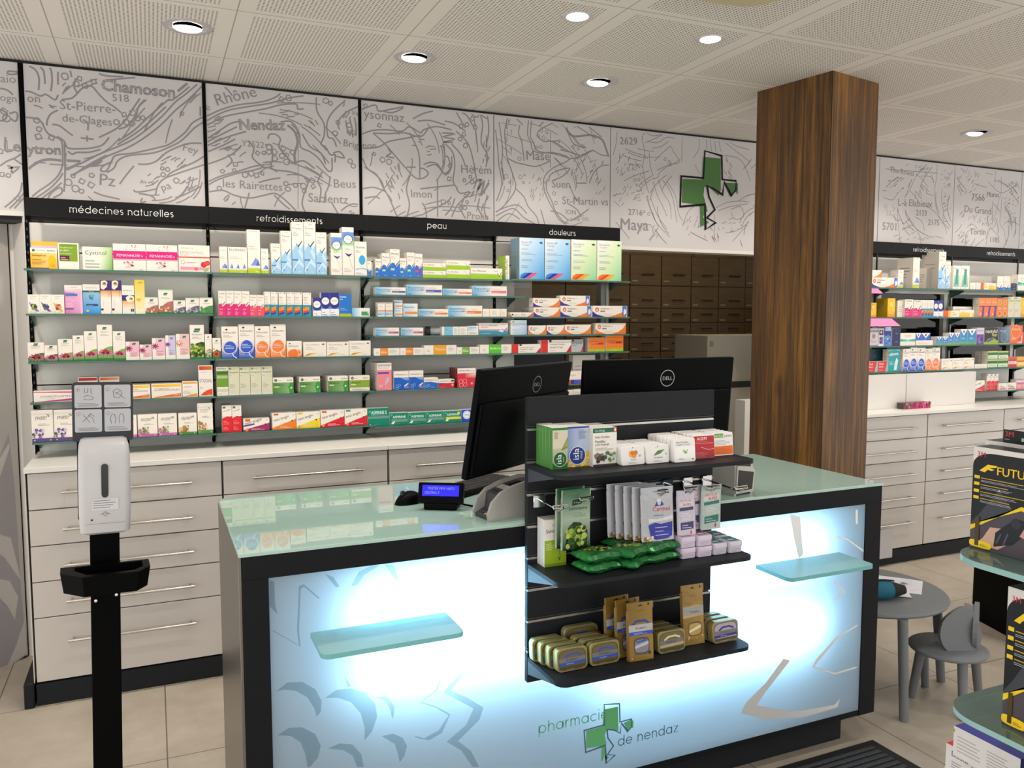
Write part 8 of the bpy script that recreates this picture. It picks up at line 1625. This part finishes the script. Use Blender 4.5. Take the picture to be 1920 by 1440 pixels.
o = inst('lozenge_tin', big, 1.072, 1.944, Z3 + .0015, 'large blue lozenge tin standing at the back with a red seal', 'tin', g, 0, R(-4)); b = MB(); b.lathe([(.0005, .0012), (.014, .001), (.016, 0)], 'red_seal', seg=20); s_ = b.build('red_seal', o); s_.location = (.048, -.0004, .04); s_.rotation_euler = (R(90), 0, 0)
for q in range(3): inst('lozenge_tin', TN['gold'], 1.306 - q * .006, 1.846 + q * .029, Z3 + .0015, 'plain gold lozenge tin, %s' % PO[q], 'tin', g, 0, R(-5))
for q in range(3): inst('lozenge_tin', TN['purple'], 1.490 - q * .006, 1.842 + q * .029, Z3 + .0015, 'gold and purple lozenge tin, %s' % PO[q], 'tin', g, 0, R(-5))
mg = bag_mesh('lozenge_pouch', .082, .160, 'gold', '846830', .016, True); mg2 = bag_mesh('lozenge_pouch', .078, .172, 'gold2', '846830', .016, True); g = 'gold pouches on the bottom rack board'
for q, (x, y, rz) in enumerate(((1.198, 1.834, -4), (1.182, 1.872, 3), (1.166, 1.902, 4))): inst('lozenge_pouch', mg, x, y, Z3 + .0015 + .0, 'gold pouch with blue band, %s of three' % ['front', 'middle', 'rearmost'][q], 'pouch', g, R(rz), R(-5))
inst('lozenge_pouch', mg2, 1.397, 1.866, Z3 + .0015, 'gold pouch with grey band, standing alone', 'pouch', g, R(-2), R(-6))
# ---------------------------------------------------------------- glass display stand at the right edge
t = thing('glass_display', 'rounded glass display shelves at the right picture edge', 'display', (1.60, .70, 0))
for z in (.52, .81, 1.088):
    x0, x1, y0, y1, r_ = 1.268, 1.90, .38, .988, .075
    pl = [(cx + r_ * math.cos(R(a0 + 90 * q / 8)) - 1.6, cy + r_ * math.sin(R(a0 + 90 * q / 8)) - .7) for cx, cy, a0 in ((x1 - r_, y0 + r_, -90), (x1 - r_, y1 - r_, 0), (x0 + r_, y1 - r_, 90), (x0 + r_, y0 + r_, 180)) for q in range(9)]
    b = MB(); b.prism(pl, z - .010, z, 'stand_glass', 'stand_edge'); b.build('glass_board', t)
b = MB(); b.rbox(.05, .13, -.04, .04, .0, 1.25, 'rail_alu', .004, 1); b.rbox(-.12, .30, -.2, .2, 0, .02, 'rail_alu', .004, 1); b.build('column', t)
def futuro(y1, w, z, h, x, d, lab, glove):
    b = MB(); b.box(0, d, -w, 0, 0, h, 'printed_carton', '15161a', {'left': 'd8d4d0', 'top': '2a2c30', 'front': '15161a', 'right': '15161a', 'back': 'cfcac4', 'bottom': '111'})
    cv = Cv(b, (0, 0, 0), (0, -1, 0), (0, 0, 1)); a = Art(cv, w, h)
    a.r(0, 0, 1, .60, '3a3d44'); a.p([(0, .55), (0, .82)] + [(.0 + .30 * (1 - math.cos(R(90 * q / 8))), .82 + .13 * math.sin(R(90 * q / 8))) for q in range(9)] + [(1, .955), (1, .30), (.62, .42), (.4, .62), (.12, .34), (0, .24)], '101114')
    a.p([(.0, .22), (0, .17), (.72, .50), (1, .47), (1, .43), (.72, .46)], 'e8c41c') ; a.p([(0, .0), (1, 0), (1, .43), (.72, .46), (0, .17)], '4a4248')
    a.t(.06, .905, .12, '3M', 'c8304a', .03); a.p([(.10, .77), (.22, .84), (.36, .84), (.34, .82), (.24, .81), (.32, .80), (.28, .785), (.22, .79), (.18, .76)], 'ecc81e'); a.t(.36, .755, .62, 'FUTURO', 'ecc81e', .03)
    for q, v in enumerate((.70, .635, .565, .50)):
        a.r(.03, v - .01, .11, v + .02, 'e0c020'); a.x(.13, v - .004, .78, v + .018, 1, 'b89c20', q); a.x(.13, v - .036, .92 - .1 * q, v - .012, 2, 'a8a8b0', q + 3)
    if glove:
        a.p([(.1, .05), (.42, .04), (.62, .14), (.58, .26), (.3, .24), (.2, .12)], 'c8a088'); a.p([(.36, .06), (.62, .12), (.80, .26), (.82, .36), (.66, .38), (.5, .28), (.38, .20)], '18191d'); a.d(.66, .33, .07, '2a2c34'); a.p([(.72, .22), (.9, .18), (1, .30), (1, .40), (.86, .36), (.78, .30)], 'c89a84'); a.p([(.82, .34), (1, .44), (1, .38), (.9, .33)], 'd8d8dc'); a.l([(.4, .1), (.46, .2)], .02, '50525a'); a.l([(.5, .1), (.56, .22)], .02, '50525a')
    else:
        a.p([(.3, .0), (.7, 0), (.78, .2), (.72, .40), (.5, .36), (.36, .2)], '4a2f28'); a.p([(.40, .08), (.8, .04), (1, .10), (1, .28), (.6, .30), (.44, .26)], 'b0aeb0'); 
        for q in range(6): a.l([(.46, .25 - q * .03), (.98, .26 - q * .032)], .006, 'a09ea2')
        a.l([(.40, .10), (.56, .05), (.9, .03)], .02, 'e8e8ea')
    a.p(rr2(.0, .015, .33, .085), 'ecc81e'); a.t(.08, .03, .06, '1', '4a3a10', .02); a.x(.16, .035, .28, .06, 2, '5a4a18'); a.r(.97, 0, 1, .42, 'e0b81c')
    o = b.build('brace_box', None, (x, y1, z)); return tag(o, lab, 'box', 'black and yellow brace boxes')
futuro(.990, .128, 1.0885, .1835, 1.345, .045, 'black and yellow brace box with hand picture, on the upper glass board', True)
futuro(.888, .128, .8105, .2400, 1.307, .045, 'black and yellow brace box with grey bandage picture, on the lower glass board', False)
o = futuro(1.012, .128, 1.0885, .188, 1.405, .045, 'black brace box with hang tab, behind the upper one', True)
b = MB(); hx = [(.0, .178), (0, .196), (-.0, .0)]
b.box(.0, .003, -.128, -.034, .188, .212, 'printed_carton', '101114'); cv = Cv(b, (0, -.034, .188), (0, -1, 0), (0, 0, 1)); cv.text(.003, .012, .016, '3M', 'c83a3a', .02); cv.rect(.003, .006, .012, .0075, '8a8a90'); cv.rect(.034, .006, .056, .012, '9fc4b4'); cv.rect(.050, .006, .053, .016, '9fc4b4'); b.build('hang_tab', o)
def flatbox(x, y1, z, w, d, h, topc, lab, red):
    b = MB(); b.box(0, d, -w, 0, 0, h, 'printed_carton', 'e0ddd8', {'left': 'd9d4d2', 'top': topc, 'front': '1a1f52' if not red else 'd9d4d2', 'right': 'd9d4d2', 'back': 'd9d4d2', 'bottom': 'd9d4d2'})
    cv = Cv(b, (0, 0, 0), (0, -1, 0), (0, 0, 1)); a = Art(cv, w, h)
    if red == 1: a.t(.08, .66, .22, 'Blasta', '4a4a50', .02); a.x(.08, .2, .3, .55, 4, '8a8a90'); a.x(.34, .45, .95, .7, 3, '6a6a70', 4); 
    if red == 1: 
        for q in range(9): a.r(.36 + q * .03, .1, .375 + q * .03 + .004 * (q % 3), .36, '2a2a2c')
    if red == 0: a.x(.06, .2, .5, .8, 5, 'b0aca8', 3); a.x(.52, .2, .95, .8, 6, 'a8a4a0', 7); a.r(.0, .8, .02, .9, '7a9a30')
    c2 = Cv(b, (0, 0, h), (0, -1, 0), (1, 0, 0)) ; c2.N = Vector((0, 0, 1))
    if red == 0: c2.poly([(.09, .02), (.03, .05), (.03, .08), (.11, .12), (.13, .10)][::-1], '6a4034'); c2.poly([(.06, .05), (.12, .04), (.13, .07), (.09, .10)][::-1], 'c89a8c'); c2.rect(.1, .03, .13, .06, 'e8e0d0')
    o = b.build('bandage_box', None, (x, y1, z)); return tag(o, lab, 'box', 'flat bandage boxes under the glass boards')
flatbox(1.422, 1.062, .640, .135, .20, .060, '3a3f9a', 'flat white bandage box with blue lid, topmost under the lower glass', 0)
flatbox(1.452, 1.100, .578, .165, .21, .0615, 'cf2438', 'flat white bandage box with red lid, under the blue-lidded one', 1)
flatbox(1.470, 1.115, .5205, .165, .20, .057, 'b02030', 'flat white bandage box at the bottom of the corner stack', 2)
# small pieces on the worktop and the shelves
b = MB(); b.box(-.118, .118, 0, .05, 0, .038, 'printed_carton', '7a3a5a', {'front': 'a82a5a', 'left': '4a4a48', 'top': '6a2a48', 'back': '7a3a5a', 'right': '7a3a5a', 'bottom': '7a3a5a'}); cv = Cv(b, (-.118, 0, 0), (1, 0, 0), (0, 0, 1)); a = Art(cv, .236, .038); a.blob(.0, .1, .3, .9, ['5a6a4a', '3a3a34', '8a8a70'], 14, 2, .04); a.blob(.3, .1, .98, .9, ['c8346a', '8a1f48', 'e0709a', '701838'], 26, 3, .05)
tag(b.build('flower_pack', None, (4.385, 3.625, .9365)), 'dark pink printed pack lying on the right worktop', 'pack')
b = MB(); b.face([(3.78, 3.722, 1.5015), (4.245, 3.722, 1.5015), (4.30, 3.700, 1.455), (3.78, 3.700, 1.450)][::-1], 'pink_sign'); b.face([(3.78, 3.724, 1.5015), (4.245, 3.724, 1.5015), (4.28, 3.710, 1.462), (3.78, 3.710, 1.462)], 'pink_sign'); b.face([(3.78, 3.722, 1.5015), (4.245, 3.722, 1.5015), (4.265, 3.76, 1.5015), (3.78, 3.76, 1.5015)], 'pink_sign'); cv = Cv(b, (4.06, 3.7125, 1.470), (1, 0, 0), (0, .33, .94), 'pink_ink', 3e-4); cv.text(0, 0, .09, 'PROMO', None, .02)
tag(b.build('shelf_strip'), 'pink sloping shelf strip right of the column, second shelf', 'shelf label', 'pink shelf strips')
b = MB(); b.poly3([(4.0, 3.705, 1.685), (4.10, 3.705, 1.685), (4.135, 3.695, 1.655), (4.0, 3.695, 1.655)][::-1], 'pink_sign'); b.poly3([(4.0, 3.7065, 1.685), (4.10, 3.7065, 1.685), (4.135, 3.6965, 1.655), (4.0, 3.6965, 1.655)], 'pink_sign'); b.face([(4.0, 3.705, 1.6852), (4.10, 3.705, 1.6852), (4.10, 3.76, 1.6852), (4.0, 3.76, 1.6852)], 'pink_sign'); b.face([(4.0, 3.705, 1.685), (4.0, 3.705, 1.6852), (4.10, 3.705, 1.6852), (4.10, 3.705, 1.685)][::-1], 'pink_sign')
tag(b.build('shelf_strip'), 'small pink shelf strip on the top shelf against the column', 'shelf label', 'pink shelf strips')
b = MB(); b.tube([(1.24, 3.80, 1.4415), (1.285, 3.788, 1.4405), (1.33, 3.776, 1.4335), (1.352, 3.771, 1.428)], [.020, .0195, .012, .003], 'white_plastic', 16); b.tube([(1.217, 3.806, 1.4415), (1.241, 3.80, 1.4415)], .0212, 'dark_grey', 16)
tag(b.build('cream_tube'), 'white cream tube with dark cap lying on the third bay shelf', 'tube')
